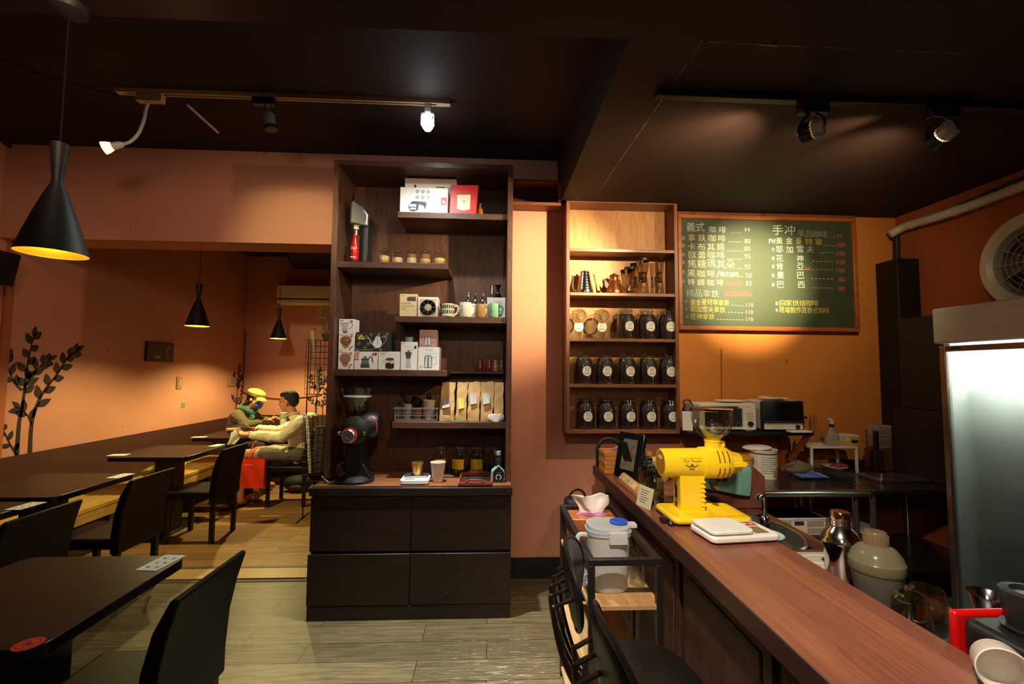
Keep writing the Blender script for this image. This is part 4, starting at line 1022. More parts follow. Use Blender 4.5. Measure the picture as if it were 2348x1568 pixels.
def papercup(name, label, x, y, z, h, r0, r1, col, draw=None, lid=None, cat='cup', group=None):
    t = thing(name, label, cat, (x, y, z), group=group); m = pm(col, .55)
    q = G(); q.lathe([(r0, 0), (r0 * 1.02, .004), (r1, h - .004), (r1 * 1.04, h), (r1 * .96, h), (r0 * .94, .008), (0, .006)], m, 28); q.obj('cup_body', t)
    if draw: q = G(); draw(q, r0, r1, h); q.obj('printed_picture', t, smooth=0)
    return t
papercup('paper_cup', 'beige paper cups nested in the basket on the fifth shelf', at(984, 930, Y=3.25).x, 3.255, z5 + .005, at(984, 917, Y=3.25).z - z5 - .005, .030, .044, (222, 206, 180), lambda q, a, b, h: [q.lathe([(a + (b - a) * u + .0022, u * h), (a + (b - a) * u + .0022, u * h + .003)], pm((196, 178, 150), .5), 28, caps=False) for u in (.72, .82, .91)])
papercup('shot_glass', 'small steel cup standing in the basket', at(934, 940, Y=3.25).x, 3.255, z5 + .005, .105, .026, .030, (176, 176, 176))
papercup('copper_cup', 'small copper coloured cup in the middle of the basket', at(958, 940, Y=3.25).x, 3.26, z5 + .005, .075, .025, .028, (160, 96, 66))
t = thing('portafilter', 'dark portafilter with black handle sticking out of the basket', 'portafilter', (at(942, 925, Y=3.28).x, 3.31, z5 + .122)); 
q = G(); q.tube([(-.02, 0, -.03), (-.05, -.02, .03), (-.068, -.03, .06)], [.009, .012, .013], BPL, 10); q.obj('handle', t)
q = G(); q.lathe([(.03, -.03), (.04, -.02), (.042, .025), (.036, .03)], mat('dark_brown_metal', (50, 28, 20), .4, metal=.4), 24, TR(.035, 0, .0) @ RY(25)); q.rod((-.025, 0, -.03), (.04, 0, -.104), .01, BPL); q.obj('filter_head', t)
t = thing('ladle', 'dark scoop leaning out at the back of the basket', 'scoop', (at(965, 925, Y=3.33).x, 3.345, z5 + .006))
q = G(); q.rod((0, 0, 0), (.045, 0, .13), .005, BPL); q.obj('handle', t); q = G(); q.ell((.055, -.004, .15), (.018, .012, .028), BPL, 14, TR(0, 0, 0)); q.obj('bowl', t)

KR = mat('kraft_paper', (206, 164, 104), .6, var=.10, scale=20, bump=.25)


def kraft(px0, px1, pyt, label, lean, patch, seed, col=KR):
    Y = 3.19; a, c = at(px0, 963, Y=Y), at(px1, 963, Y=Y); wd = c.x - a.x; h = at(px0, pyt, Y=Y).z - z5; r_ = random.Random(seed)
    t = thing('coffee_bag', label, 'paper bag', ((a.x + c.x) / 2, Y, z5), group='kraft coffee bags on the fifth shelf')
    dp = .20
    def f(u, v):
        ang = u * 4; s_ = int(ang) % 4; k = ang - int(ang); pin = 1 - v ** 2.2
        x0, y0, y1 = wd / 2, 0, dp
        ym = dp * .40; ya_ = ym - (ym - y0) * (pin * .97 + .03); yb_ = ym + (y1 - ym) * (pin * .97 + .03)
        xs = wd / 2 * (1 + .04 * math.sin(v * 5 + seed)); cr = .0
        pts = [(-xs, ya_), (xs, ya_), (xs, yb_), (-xs, yb_)]
        x, y = [p_[0] + (p_[1] - p_[0]) * k for p_ in zip(pts[s_], pts[(s_ + 1) % 4])]
        n_ = noise.noise(Vector((x * 22 + seed, y * 22, v * 6))) * .006 * (v > .03)
        if s_ in (1, 3): x -= (1 if s_ == 1 else -1) * math.sin(PI * k) * .012 * v
        return (x + n_ + lean * v * v, y + n_, h * v + noise.noise(Vector((x * 20, y * 9, seed))) * .008 * (v > .9))
    q = G(); q.sheet(f, 40, 16, col); q.prism([(-wd / 2, 0), (wd / 2, 0), (wd / 2, dp), (-wd / 2, dp)], 0.0, .002, col); q.obj('bag_body', t, smooth=28)
    if patch:
        q = G(TR(-wd * .32, -.006 + dp * .16, h * patch[0]) @ RX(-14) @ RZ(patch[1])); q.add([(0, 0, 0), (wd * .55, -.004, -.005), (wd * .6, -.012, -.075), (wd * .05, -.016, -.085)], [(0, 1, 2, 3)], pm(patch[2], .5)); q.obj('sticker', t, smooth=0, solid=.0008)
kraft(1008, 1040, 876, 'kraft coffee bag beside the basket, folded top in shadow', .006, (.62, -14, (190, 186, 180)), 1)
kraft(1045, 1069, 876, 'kraft coffee bag with a yellowish front, second from the basket', .004, (.6, 4, (216, 196, 80)), 2)
kraft(1071, 1099, 876, 'kraft coffee bag with a pale tag near the top, middle of five', .006, (.72, 8, (196, 190, 184)), 3)
kraft(1101, 1130, 876, 'kraft coffee bag with a large tag, fourth from the basket', .006, (.72, -6, (196, 190, 184)), 4)
kraft(1132, 1153, 877, 'narrow kraft coffee bag against the shelf side panel', .004, None, 5)
p = at(1054, 966, Y=3.15); t = thing('sachet', 'flat dark green sachet lying at the edge of the fifth shelf', 'packet', (p.x, 3.152, z5))
q = G(); q.rbox(-.060, .060, -.018, .035, 0, .009, .006, pm((44, 54, 30), .35)); q.obj('pouch', t, bevel=.003); q = G(); q.box(-.055, .055, -.0185, -.0182, .003, .007, pm((130, 170, 60), .4)); q.obj('green_stripe', t)
p = at(1137, 960, Y=3.16); t = thing('tissue_pack', 'small crumpled white tissue pack at the end of the fifth shelf', 'tissue pack', (p.x, 3.165, z5))
q = G(); q.sheet(lambda u, v: (.055 * math.cos(2 * PI * u) * (1 - .3 * abs(2 * v - 1) ** 3) * (1 + .05 * math.sin(14 * u)), .028 * math.sin(2 * PI * u), .002 + .05 * v), 30, 8, mat('tissue_white', (232, 230, 228), .6, bump=.4)); q.prism(rrect(-.045, .045, -.02, .02, .01), .04, .051, MATS['tissue_white']); q.obj('pack_body', t)

# ------------------------------------------------------------------ on the base cabinet
CTI = CTZ + 0.0015
p = at(812, 1092, Z=CTI)
t = thing('coffee_grinder', 'black shop coffee grinder with a clear cone hopper on the base cabinet', 'coffee grinder', (at(812, 1100, Y=3.10).x, 3.12, CTI)); MBK = mat('matt_black', (26, 26, 28), .42, var=.08)
q = G(); q.prism([(.125 * math.cos(R(a)) + (0.0), .115 * math.sin(R(a))) for a in range(0, 360, 15)], 0, .022, MBK); q.lathe([(.118, .022), (.095, .034), (.06, .05)], MBK, 30, sy=.9); q.obj('base', t, bevel=.004)
q = G(); q.prism([(-.05, -.05), (.052, -.05), (.058, .06), (-.055, .06)], .03, .30, MBK); q.prism([(.052, .03), (.11, .03), (.062, .12), (.052, .12)], -.04, .04, MBK, FRONT); q.obj('column', t, bevel=.014, seg=3)
q = G(); q.lathe([(.075, -.09), (.09, -.06), (.092, .09), (.06, .11)], MBK, 30, TR(.01, 0, .345) @ RX(90)); q.lathe([(.07, -.08), (.088, -.05), (.088, .05), (.07, .08)], MBK, 28, TR(.065, .03, .365) @ RY(90)); q.obj('motor_housing', t)
q = G(); q.lathe([(.046, .0), (.050, .012), (.050, .026)], pm((208, 52, 44), .35), 30, TR(-.012, -.115, .315) @ RX(90) @ TR(0, 0, -.018)); q.tube(arc((.075, -.06, .36), .075, -20, 65, 10, 'XZ'), .004, pm((208, 52, 44), .35), 6); q.obj('red_ring', t)
q = G(); q.lathe([(.044, 0), (.044, .03), (.038, .036), (.012, .036), (.010, .032), (0, .032)], STL, 30, TR(-.012, -.112, .315) @ RX(90)); q.obj('grind_dial', t)
for x in (-.085, .075):
    q = G(); q.lathe([(.013, 0), (.013, .014), (.006, .018), (0, .018)], MATS['chrome'], 16, TR(x, -.09, .33) @ RX(90)); q.obj('thumb_screw', t)
q = G(); q.lathe([(.026, .43), (.03, .44), (.034, .46)], MBK, 20); q.obj('neck', t)
q = G(); q.lathe([(.03, .45), (.045, .47), (.084, .535), (.112, .615), (.114, .62)], thin_glass('clear_hopper', (240, 242, 240), base=.09), 36, caps=False); q.obj('hopper', t)
q = G(); q.lathe([(.0915, .556), (.0925, .564), (0, .564)], pm((238, 240, 238), .35), 36, caps=False); q.obj('inner_lid', t)
q = G(); q.tube(smooth_path([(-.08, .02, .12), (-.115, 0, .1), (-.12, -.02, .05), (-.2, -.03, .012), (-.3, -.04, .008)], 6), .0045, BPL, 8); q.obj('power_cord', t)


def note_jar(px0, px1, label, note):
    Y = 3.33; a, c = at(px0, 1060, Y=Y), at(px1, 1060, Y=Y); r = (c.x - a.x) / 2; h = .215
    t = thing('clip_jar', label, 'jar', ((a.x + c.x) / 2, Y, CTI), group='clip-top jars on the base cabinet')
    q = G(); q.lathe([(r * .9, 0), (r, .012), (r, h * .62), (r * .86, h * .74), (r * .74, h * .80), (r * .74, h * .88)], CLR, 28); q.obj('jar_glass', t)
    q = G(); q.lathe([(r * .93, .006), (r * .94, h * .28)], pm((34, 24, 20), .6), 24); q.obj('filling', t)
    q = G(); q.lathe([(r * .82, h * .88), (r * .84, h * .93), (r * .6, h * .97), (0, h * .975)], CLR, 28); q.obj('lid', t)
    q = G(); q.tube(arc((0, 0, h * .88), r * .86, 0, 360, 24, 'XY')[:-1], .0018, STL, 5, closed=True); q.rod((r * .2, -r * .84, h * .9), (r * .3, -r * .9, h * .66), .0016, STL, 5); q.rod((-r * .2, -r * .84, h * .9), (-r * .1, -r * .9, h * .66), .0016, STL, 5); q.obj('wire_clip', t)
    if note:
        q = G(); curved_rect(q, r * 1.02, -46 + note, 42 + note, h * .20, h * .52, pm((232, 196, 30), .6))
        for i in range(4): curved_rect(q, r * 1.03, -38 + note, 28 - 8 * (i % 2) + note, h * (.45 - .055 * i), h * (.455 - .055 * i), pm((150, 110, 30), .6))
        q.obj('yellow_note', t, smooth=0)
note_jar(995, 1028, 'clip-top jar with a yellow note, nearest the gold cup', -4)
note_jar(1036, 1076, 'clip-top jar with a yellow note and a white tag behind, second of four', -18)
note_jar(1077, 1115, 'clip-top jar with a yellow note behind the wooden tray', -10)
note_jar(1119, 1152, 'clip-top jar without a note beside the shelf side panel', None)
p = at(952, 1108, Z=CTI); SCW = pm((238, 238, 234), .35)
t = thing('kitchen_scale', 'white digital scale under the gold cup on the base cabinet', 'scale', (p.x, 3.07, CTI))
q = G(); q.rbox(-.092, .092, -.065, .085, .004, .034, .02, SCW); q.obj('body', t, bevel=.006, seg=3)
q = G(); q.rbox(-.078, .078, -.005, .10, .036, .042, .008, STL); q.obj('weighing_plate', t, bevel=.002)
q = G(RX(28)); q.rect(-.066, -.016, .0, .006, pm((120, 124, 104), .3), TR(0, -.050, .0365 + .0235)); q.obj('display', t, smooth=0) if False else q
q = G(); q.rect(-.066, -.056, .0, -.028, pm((112, 116, 96), .3), z=.0347)
for i in range(3): q.disc(.024 + .022 * i, -.042, .006, GR3, z=.0348)
q.obj('display', t, smooth=0)
GD = mat('gold_foil', (206, 158, 92), .25, metal=.8, bump=.2, scale=30)
papercup('gold_cup', 'small golden cup standing on the white scale', at(957, 1075, Y=3.11).x, 3.11, CTI + .0421, .083, .030, .040, (214, 166, 100)).children[0].data.materials[0] = GD
def cup_art(q, a, b, h):
    T = TR(0, -(a + b) / 2 - .004, 0) @ RX(-7) @ FRONT
    q.disc(-.001, h * .60, .012, pm((170, 70, 56), .5), T); q.disc(.014, h * .70, .006, pm((206, 132, 110), .5), T, .0002); q.text('I Coffee', -.026, h * .38, .010, pm((110, 70, 56), .5), T, wfit=.052)
    for i in range(5): q.disc(-.018 + .009 * i, h * .14 + (i % 2) * .006, .003, pm((190, 110, 90), .5), T)
papercup('paper_cup', 'white paper cup with a red print in front of the scale', at(1003, 1105, Z=CTI).x, at(1003, 1104, Z=CTI).y, CTI + .001, .128, .033, .049, (226, 212, 198), cup_art)
q = G(); q.sheet(lambda u, v: (.09 * u - .02 * v, .05 * v, .002 + .006 * math.sin(3 * u) * v), 8, 4, PAPER); tag(q.obj('napkin', loc=(at(1012, 1094, Z=CTI).x, at(1012, 1094, Z=CTI).y, CTI + .001), solid=.001), 'folded white napkin between the paper cup and wooden tray', 'napkin')
RW = wood('tray_red_wood', (140, 54, 28), (176, 78, 42), .35, 'X', 10)
pa, pc = at(1050, 1117, Z=CTI), at(1128, 1117, Z=CTI); wd = pc.x - pa.x
t = thing('serving_tray', 'reddish wooden serving tray with cut-out handle on the base cabinet', 'tray', ((pa.x + pc.x) / 2, pa.y + .012, CTI))
q = G(); q.box(-wd / 2, wd / 2, 0, .30, 0, .008, pm((52, 32, 26), .5)); q.obj('tray_floor', t)
for y in (0, .292):
    q = G(); T_ = FRONT @ TR(0, 0, -y - .004)
    q.prism([(-wd / 2, 0), (wd / 2, 0), (wd / 2, .026), (wd * .32, .026), (wd * .2, .046), (-wd * .2, .046), (-wd * .32, .026), (-wd / 2, .026)], -.004, .004, RW, T_); q.obj('end_panel', t, bevel=.002)
    q = G(); q.prism(rrect(-.042, .042, .021, .034, .006), -.0046, .0046, pm((150, 118, 100), .5), T_); q.obj('handle_slot', t)
for x in (-wd / 2, wd / 2 - .008):
    q = G(); q.box(x, x + .008, .004, .296, 0, .030, RW); q.obj('side_rail', t, bevel=.002)
t = thing('phone', 'dark phone lying at the back of the wooden tray', 'phone', ((pa.x + pc.x) / 2 + .02, pa.y + .21, CTI + .0082)); q = G(); q.rbox(-.072, .072, -.036, .036, 0, .010, .012, BPL); q.obj('case', t, bevel=.002); q = G(); q.poly(rrect(-.066, .066, -.031, .031, .008), mat('phone_glass', (14, 14, 16), .08), z=.0103); q.obj('screen', t, smooth=0)
# house-shaped dark gadget with pale blue edges
p = at(1143, 1108, Z=CTI); t = thing('coffee_bottle', 'black bottle-shaped gift pack with pale blue edges by the tray', 'bottle pack', (p.x, p.y + .05, CTI)); LB = pm((140, 178, 186), .45)
q = G(); q.prism([(-.048, 0), (.040, 0), (.040, .07), (.0, .115), (-.048, .072)], -.03, .03, LB, FRONT); q.obj('pack_edge', t, bevel=.003)
q = G(); q.prism([(-.036, .004), (.036, .004), (.036, .068), (.002, .106), (-.036, .068)], .030, .033, BPL, FRONT); T_ = TR(0, -.0336, 0) @ FRONT; q.ring(0, .036, .016, .005, PAPER, T_, a0=-60, a1=240); q.text('COFFEE', -.018, .062, .006, REDP, T_, wfit=.036); q.obj('front_face', t, smooth=0)
q = G(); q.lathe([(.02, .09), (.02, .15), (.012, .165), (.012, .175)], BPL, 18); q.obj('bottle_neck', t); q = G(); q.lathe([(.015, .175), (.015, .2), (0, .2)], LB, 18); q.obj('cap', t)
q = G(); q.tube(smooth_path([at(738, 1085, Y=3.08) + Vector((0, 0, -.02)), (-1.03, 3.06, CTI + .006), (-1.02, 3.2, CTI + .006), (-1.0, 3.32, CTI + .006)], 6), .004, pm((206, 190, 150), .5), 6); tag(q.obj('power_cable'), 'pale power cable running around the shelf side behind the black grinder', 'cable')

# ================================================================== wall cabinet with coffee jars
CBW = wood('cabinet_brown', (112, 70, 46), (150, 98, 66), .42, 'X', 8, .05); CBV = wood('cabinet_brown_upright', (104, 62, 42), (140, 90, 60), .42, 'Z', 8, .05); CBB = wood('cabinet_back_oak', (176, 120, 66), (206, 152, 92), .5, 'Z', 7, .05)
CYF, CYB = 3.31, 3.485
a, b_, c, d_ = at(1299, 455, Y=CYF), at(1553, 461, Y=CYF), at(1298, 993, Y=CYF), at(1560, 995, Y=CYF)
CX0, CX1, CZ0, CZ1 = (a.x + c.x) / 2, (b_.x + d_.x) / 2, (c.z + d_.z) / 2, (a.z + b_.z) / 2
WC = thing('wall_cabinet', 'open brown wall cabinet of five shelves full of coffee jars', 'cabinet', (0, 0, 0))
for x in (CX0, CX1 - .026):
    q = G(); q.box(x, x + .026, CYF, CYB, CZ0, CZ1, CBV); q.obj('side_panel', WC, bevel=.002)
for z, nm in ((CZ0, 'bottom_panel'), (CZ1 - .026, 'top_panel')):
    q = G(); q.box(CX0 + .026, CX1 - .026, CYF, CYB, z, z + .026, CBW); q.obj(nm, WC, bevel=.002)
q = G(); q.box(CX0 + .026, CX1 - .026, CYB - .008, CYB, CZ0 + .026, CZ1 - .026, CBB); q.obj('back_panel', WC, smooth=0)
JZ = []
for py in (571, 671.5, 776, 881):
    z = at(1430, py, Y=CYF).z; JZ.append(z + .0012)
    q = G(); q.box(CX0 + .026, CX1 - .026, CYF, CYB - .008, z - .024, z, CBW); q.obj('shelf_board', WC, bevel=.002)
JZ.append(CZ0 + .0272)

BEANS = mat('coffee_beans', (44, 24, 16), .38, var=.6, scale=130, bump=1.0); LBL = pm((240, 234, 224), .5); LBI = pm((104, 100, 94), .6); RUB = pm((206, 116, 48), .5)
JG = thin_glass('jar_glass', base=.05)


def jar(full, label):
    r = .070; h = .235
    t = thing('coffee_jar', label, 'jar', (0, 0, 0), group='clip-top coffee jars in the wall cabinet')
    if not full: t['group'] = 'empty clip-top jars in the wall cabinet'
    q = G(); q.lathe([(r * .86, 0), (r * .97, .010), (r, .03), (r, h * .58), (r * .92, h * .72), (r * .72, h * .83), (r * .66, h * .86), (r * .68, h * .90)], JG, 30, caps=False); q.lathe([(0, .003), (r * .86, 0)], JG, 30, caps=False); q.obj('jar_glass', t)
    if full:
        q = G(); q.lathe([(0, .006), (r * .9, .010), (r * .965, .03), (r * .965, h * .57), (r * .885, h * .71), (r * .7, h * .80), (0, h * .81)], BEANS, 30, caps=False); q.obj('bean_filling', t)
        q = G(); q.lathe([(r * .76, h * .90), (r * .78, h * .93), (r * .66, h * .965), (0, h * .975)], JG, 28); q.obj('lid', t)
    else:
        q = G(); M = TR(0, -.058, h * .72) @ RX(72); q.lathe([(r * .74, -.004), (r * .76, .006), (r * .6, .018), (0, .020)], JG, 28, M); q.obj('open_lid', t)
        q = G(); q.tube(arc((0, 0, 0), r * .72, 0, 360, 28, 'XY')[:-1], .006, RUB, 8, M, closed=True); q.obj('rubber_ring', t)
    q = G(); q.tube(arc((0, 0, h * .895), r * .72, 0, 360, 26, 'XY')[:-1], .0018, STL, 5, closed=True)
    if full:
        for x in (-.010, .010): q.rod((x, -r * .74, h * .9), (x * .9, -r * .86, h * .74), .0015, STL, 5)
        q.rod((-.009, -r * .86, h * .74), (.009, -r * .86, h * .74), .0015, STL, 5)
    q.obj('wire_clip', t)
    q = G(); zc = h * (.40 if full else .36); Rl = .037; RR = r * 1.012; n = 24; ph = .16 if full else -.12
    def wrap(x, z, e=0): return ((RR + e) * math.sin(x / RR + ph), -(RR + e) * math.cos(x / RR + ph), zc + z)
    for k in range(8):                                  # the label disc in strips that follow the glass
        xa, xb = -Rl + 2 * Rl * k / 8, -Rl + 2 * Rl * (k + 1) / 8; sub = 3
        for j in range(sub):
            x0, x1 = xa + (xb - xa) * j / sub, xa + (xb - xa) * (j + 1) / sub; z0 = math.sqrt(max(0, Rl ** 2 - x0 ** 2)); z1_ = math.sqrt(max(0, Rl ** 2 - x1 ** 2))
            q.add([wrap(x0, -z0), wrap(x1, -z1_), wrap(x1, z1_), wrap(x0, z0)], [(0, 1, 2, 3)], LBL)
    g2 = G()
    for s_ in (-1, 1): g2.ring(.009 * s_, .006, .006, .0018, LBI, n=12); g2.ring(.009 * s_, .012, .007, .0022, LBI, n=8, a0=30, a1=150)
    g2.ring(0, .008, .020, .002, LBI, n=14, a0=35, a1=145); g2.line([(0, .002), (-.001, -.006)], .0012, LBI)
    for i in range(4): g2.rect(-.019 + .0105 * i, -.020, -.0125 + .0105 * i, -.013, LBI)
    g2.rect(-.014, -.027, .014, -.0255, LBI)
    q.add([wrap(v.x, v.y, .0006) for v in g2.v], g2.f, LBI); q.obj('round_label', t, smooth=0)
    return t


YJ = 3.398
rows = [('third', 2, ((1320, 0), (1374, 0), (1431, 1), (1479, 1), (1525, 1)), 692), ('fourth', 3, ((1334, 1), (1382, 1), (1432, 1), (1480, 1), (1525, 1)), 794), ('bottom', 4, ((1337, 1), (1384, 1), (1433, 1), (1480, 1), (1528, 1)), 898)]
where = ('nearest the pink wall', 'second from the pink wall', 'in the middle of five', 'second from the menu board', 'nearest the menu board')
fj = ej = None
for nm, k, xs, _ in rows:
    for i, (px, full) in enumerate(xs):
        p = at(px + 4, 740, Y=YJ); z = JZ[k]; lb = ('clip-top jar of dark coffee beans on the %s cabinet shelf, %s' if full else 'empty clip-top jar, orange-ringed lid hanging open, %s shelf, %s') % (nm, where[i])
        if full:
            if fj is None: fj = jar(1, lb); fj.location = (p.x, YJ, z)
            else: dup(fj, (p.x, YJ, z), label=lb).rotation_euler = (0, 0, R(random.uniform(-6, 6)))
        else:
            if ej is None: ej = jar(0, lb); ej.location = (p.x + .006, YJ - .0, z)
            else: dup(ej, (p.x, YJ, z), label=lb)

# kettles and glass brewers on the second shelf
zk = JZ[1]; COP = mat('aged_copper', (150, 86, 44), .32, metal=.85, var=.2); YK = 3.392
t = thing('kettle', 'tall silver and copper pour-over kettle with a straw-wrapped handle', 'kettle', (at(1341, 660, Y=YK).x, YK, zk)); hh = at(1341, 625, Y=YK).z - zk
q = G(); q.lathe([(.062, 0), (.064, .006), (.060, .03), (.036, hh * .92), (.033, hh)], mat('polished_steel', (200, 198, 196), .16, metal=1), 32)
for i in range(6): q.lathe([(.062 - .0045 * i, .025 + i * hh * .13), (.0635 - .0045 * i, .028 + i * hh * .13), (.062 - .0045 * i, .031 + i * hh * .13)], MATS['polished_steel'], 32, caps=False)
q.obj('body', t)
q = G(); q.lathe([(.036, hh), (.034, hh + .006), (.01, hh + .014)], COP, 26); q.lathe([(.006, hh + .012), (.009, hh + .022), (0, hh + .028)], pm((206, 160, 90), .5), 14); q.obj('lid', t)
q = G(); q.tube(smooth_path([(-.05, 0, .02), (-.085, 0, .03), (-.092, 0, hh * .5), (-.088, 0, hh * .78), (-.10, 0, hh * .86)], 6), [.010] * 6 + [.008] * 8 + [.006] * 11, MATS['polished_steel'], 10); q.obj('spout', t)
q = G(); q.tube(smooth_path([(.036, 0, hh * .86), (.07, 0, hh * .96), (.092, 0, hh * .86), (.105, 0, hh * .3), (.11, 0, .03), (.13, 0, .012)], 6), .003, COP, 6); q.obj('handle_wire', t)
q = G(); P = smooth_path([(.078, 0, hh * .93), (.09, 0, hh * .6), (.106, 0, hh * .16)], 10); q.tube(P, [.013 + (.0015 if i % 3 == 0 else 0) for i in range(len(P))], mat('straw_wrap', (214, 164, 84), .6, bump=.3, scale=60), 10); q.obj('straw_grip', t)
t = thing('kettle', 'squat copper pot kettle with a curled wire handle', 'kettle', (at(1408, 660, Y=YK).x, YK, zk)); hh = at(1410, 630, Y=YK).z - zk
q = G(); q.lathe([(.066, 0), (.068, .008), (.062, .03), (.036, hh * .64), (.030, hh * .74), (.034, hh * .92), (.036, hh * .94)], COP, 30); q.obj('body', t)
q = G(); q.lathe([(.037, hh * .93), (.030, hh * .99), (.008, hh * 1.04), (.009, hh * 1.07), (0, hh * 1.08)], COP, 26); q.obj('lid', t)
q = G(); q.prism([(-.034, hh * .5), (-.07, hh * .78), (-.085, hh * .76), (-.080, .06), (-.056, .03)], -.014, .014, mat('dark_copper', (60, 34, 22), .4, metal=.7), FRONT); q.obj('spout', t, bevel=.006)
q = G(); q.tube(smooth_path([(.036, 0, hh * .7), (.05, 0, hh * .98), (.078, 0, hh * 1.04), (.10, 0, hh * .85), (.104, 0, hh * .5), (.108, 0, hh * .38), (.116, 0, hh * .46)], 6), .0036, COP, 7); q.rod((.036, 0, hh * .6), (.075, 0, hh * .3), .004, COP); q.ell((.078, 0, hh * .29), (.008, .008, .008), COP); q.ell((.042, 0, hh * .72), (.008, .008, .008), COP); q.obj('curled_handle', t)
t = thing('funnel', 'tiny dark funnel lying beside the copper kettle', 'funnel', (at(1442, 665, Y=3.345).x, 3.345, zk)); q = G(); q.lathe([(.014, 0), (.013, .012), (.004, .024)], BPL, 16); q.obj('cone', t)
SMK = thin_glass('brewer_glass', (226, 214, 196), base=.10); AMB = milky('brewer_amber', (150, 110, 76), .55)
for px, lb, wd, dk in ((1474, 'wide glass drip brewer with dark lid beside the copper kettle', .048, 1), (1512, 'tall slim glass brewer at the end of the kettle shelf', .034, 0)):
    hh = at(px, 594, Y=YK).z - zk; t = thing('glass_brewer', lb, 'coffee brewer', (at(px, 660, Y=YK).x, YK, zk), group='glass brewers in the wall cabinet')
    q = G(); q.lathe([(wd * .95, 0), (wd, .006), (wd * .72, hh * .42), (wd * .6, hh * .5)], SMK, 28); q.obj('lower_glass', t)
    q = G(); q.lathe([(wd * .5, hh * .46), (wd * .9, hh * .72), (wd * 1.02, hh)], SMK, 28, caps=False); q.obj('upper_glass', t)
    q = G(); q.lathe([(wd * .56, hh * .36), (wd * .64, hh * .5), (wd * .66, hh * .62), (wd * .3, hh * .64)], AMB, 24); q.obj('filter', t)
    q = G(); q.lathe([(wd * 1.02, hh * .93), (wd * 1.05, hh * .95), (wd * 1.02, hh)], pm((50, 30, 24), .4), 28, caps=False) if dk else q.lathe([(wd * 1.0, hh * .985), (wd * 1.05, hh)], SMK, 28, caps=False); q.obj('rim_band', t)
p = at(1457, 612, Y=3.40); t = thing('glass_server', 'glass server with a dark rim behind the wide drip brewer', 'coffee server', (at(1446, 660, Y=3.42).x, 3.428, zk)); hh = p.z - zk
q = G(); q.lathe([(.042, 0), (.045, .01), (.036, hh * .55), (.044, hh * .98)], SMK, 26, caps=False); q.obj('glass_body', t); q = G(); q.lathe([(.044, hh * .92), (.047, hh), (0, hh * 1.01)], pm((46, 28, 22), .4), 26); q.obj('dark_lid', t)

# ================================================================== menu board
FRW = wood('board_frame', (150, 78, 30), (188, 106, 46), .4, 'X', 8, .05); GRB = mat('chalkboard_green', (60, 70, 47), .62, var=.18, scale=3)
BYF = 3.465; a, b_, c, d_ = at(1552, 489, Y=BYF), at(1963, 502.6, Y=BYF), at(1556, 755, Y=BYF), at(1968, 763, Y=BYF)
BX0, BX1, BZ0, BZ1 = (a.x + c.x) / 2, (b_.x + d_.x) / 2, (c.z + d_.z) / 2, (a.z + b_.z) / 2
CB = thing('menu_board', 'green chalkboard coffee menu in an orange wood frame', 'menu board', (0, BYF, 0))
fw = .034
q = G(); q.box(BX0 + fw * .6, BX1 - fw * .6, .004, .03, BZ0 + fw * .6, BZ1 - fw * .6, GRB); q.obj('chalk_surface', CB, smooth=0)
for nm, v in (('frame_rail', (BX0, BX1, BZ1 - fw, BZ1)), ('frame_rail', (BX0, BX1, BZ0, BZ0 + fw)), ('frame_stile', (BX0, BX0 + fw, BZ0 + fw, BZ1 - fw)), ('frame_stile', (BX1 - fw, BX1, BZ0 + fw, BZ1 - fw))):
    q = G(); q.box(v[0], v[1], -.014, .03, v[2], v[3], FRW); q.obj(nm, CB, bevel=.006)
for px in (1590, 1750):
    x = at(px, 489, Y=BYF).x; q = G(); q.ring(x, BZ1 + .004, .010, .004, BLK, TR(0, -.004, 0) @ FRONT, n=12, a0=0, a1=180); q.obj('hanging_hook', CB, smooth=0)
q = G(); q.box(BX0, BX1, .005, .034, BZ1, BZ1 + .026, mat('board_batten', (120, 70, 40), .6)); q.obj('top_batten', CB)
WHC, CRM, PNK, YEL, GRY, RDC = pm((204, 206, 194), .9), pm((206, 200, 160), .9), pm((222, 150, 146), .9), pm((206, 186, 92), .9), pm((150, 160, 146), .9), pm((206, 92, 92), .9)
# chalk writing: coordinates read on the board in a 2226 x 1568 blow-up of it
BU = lambda u, v: at(1540 + u * 440 / 2226, 470 + v * 310 / 1568, Y=BYF + .003)
def chalk(items, lab=None):
    q = G(TR(0, .0028, 0) @ FRONT)
    for it in items:
        if it[0] == 'D':                                     # a row of chalk dashes
            _, u0, v0, u1, v1, n, m = it; A, B = BU(u0, v0), BU(u1, v1)
            for i in range(n):
                t0, t1 = (i + .15) / n, (i + .7) / n; P0, P1 = A.lerp(B, t0), A.lerp(B, t1); q.line([(P0.x, P0.z), (P1.x, P1.z)], .0035, m)
        elif it[0] == 'O':                                   # bean-shaped bullet
            _, u, v, rr, m = it; P = BU(u, v); q.ring(P.x, P.z, .010, .0025, m, n=14) if 0 else q.line([(P.x + .0085 * math.cos(R(a_)) * rr, P.z + .0125 * math.sin(R(a_)) * rr) for a_ in range(0, 361, 24)], .0022, m); q.line([(P.x - .003 * rr, P.z - .009 * rr), (P.x + .001, P.z), (P.x + .002 * rr, P.z + .009 * rr)], .0026, m)
        else:
            s_, u0, v0, u1, v1, m = it; A, B = BU(u0, v1), BU(u1, v0); k = len(s_)
            if all(ord(ch_) > 0x2e80 for ch_ in s_):         # one glyph per cell, as written by hand
                cw = (B.x - A.x) / k; r_ = random.Random(s_)
                for i, ch_ in enumerate(s_):
                    gw = min(cw * .92, (B.z - A.z) * 1.05); q.text(ch_, A.x + cw * i + (cw - gw) / 2, A.z + r_.uniform(-.002, .002), B.z - A.z, m, wfit=gw)
            else: q.text(s_, A.x, A.z, B.z - A.z, m, wfit=B.x - A.x)
    o = q.obj('chalk_line', CB, smooth=0)
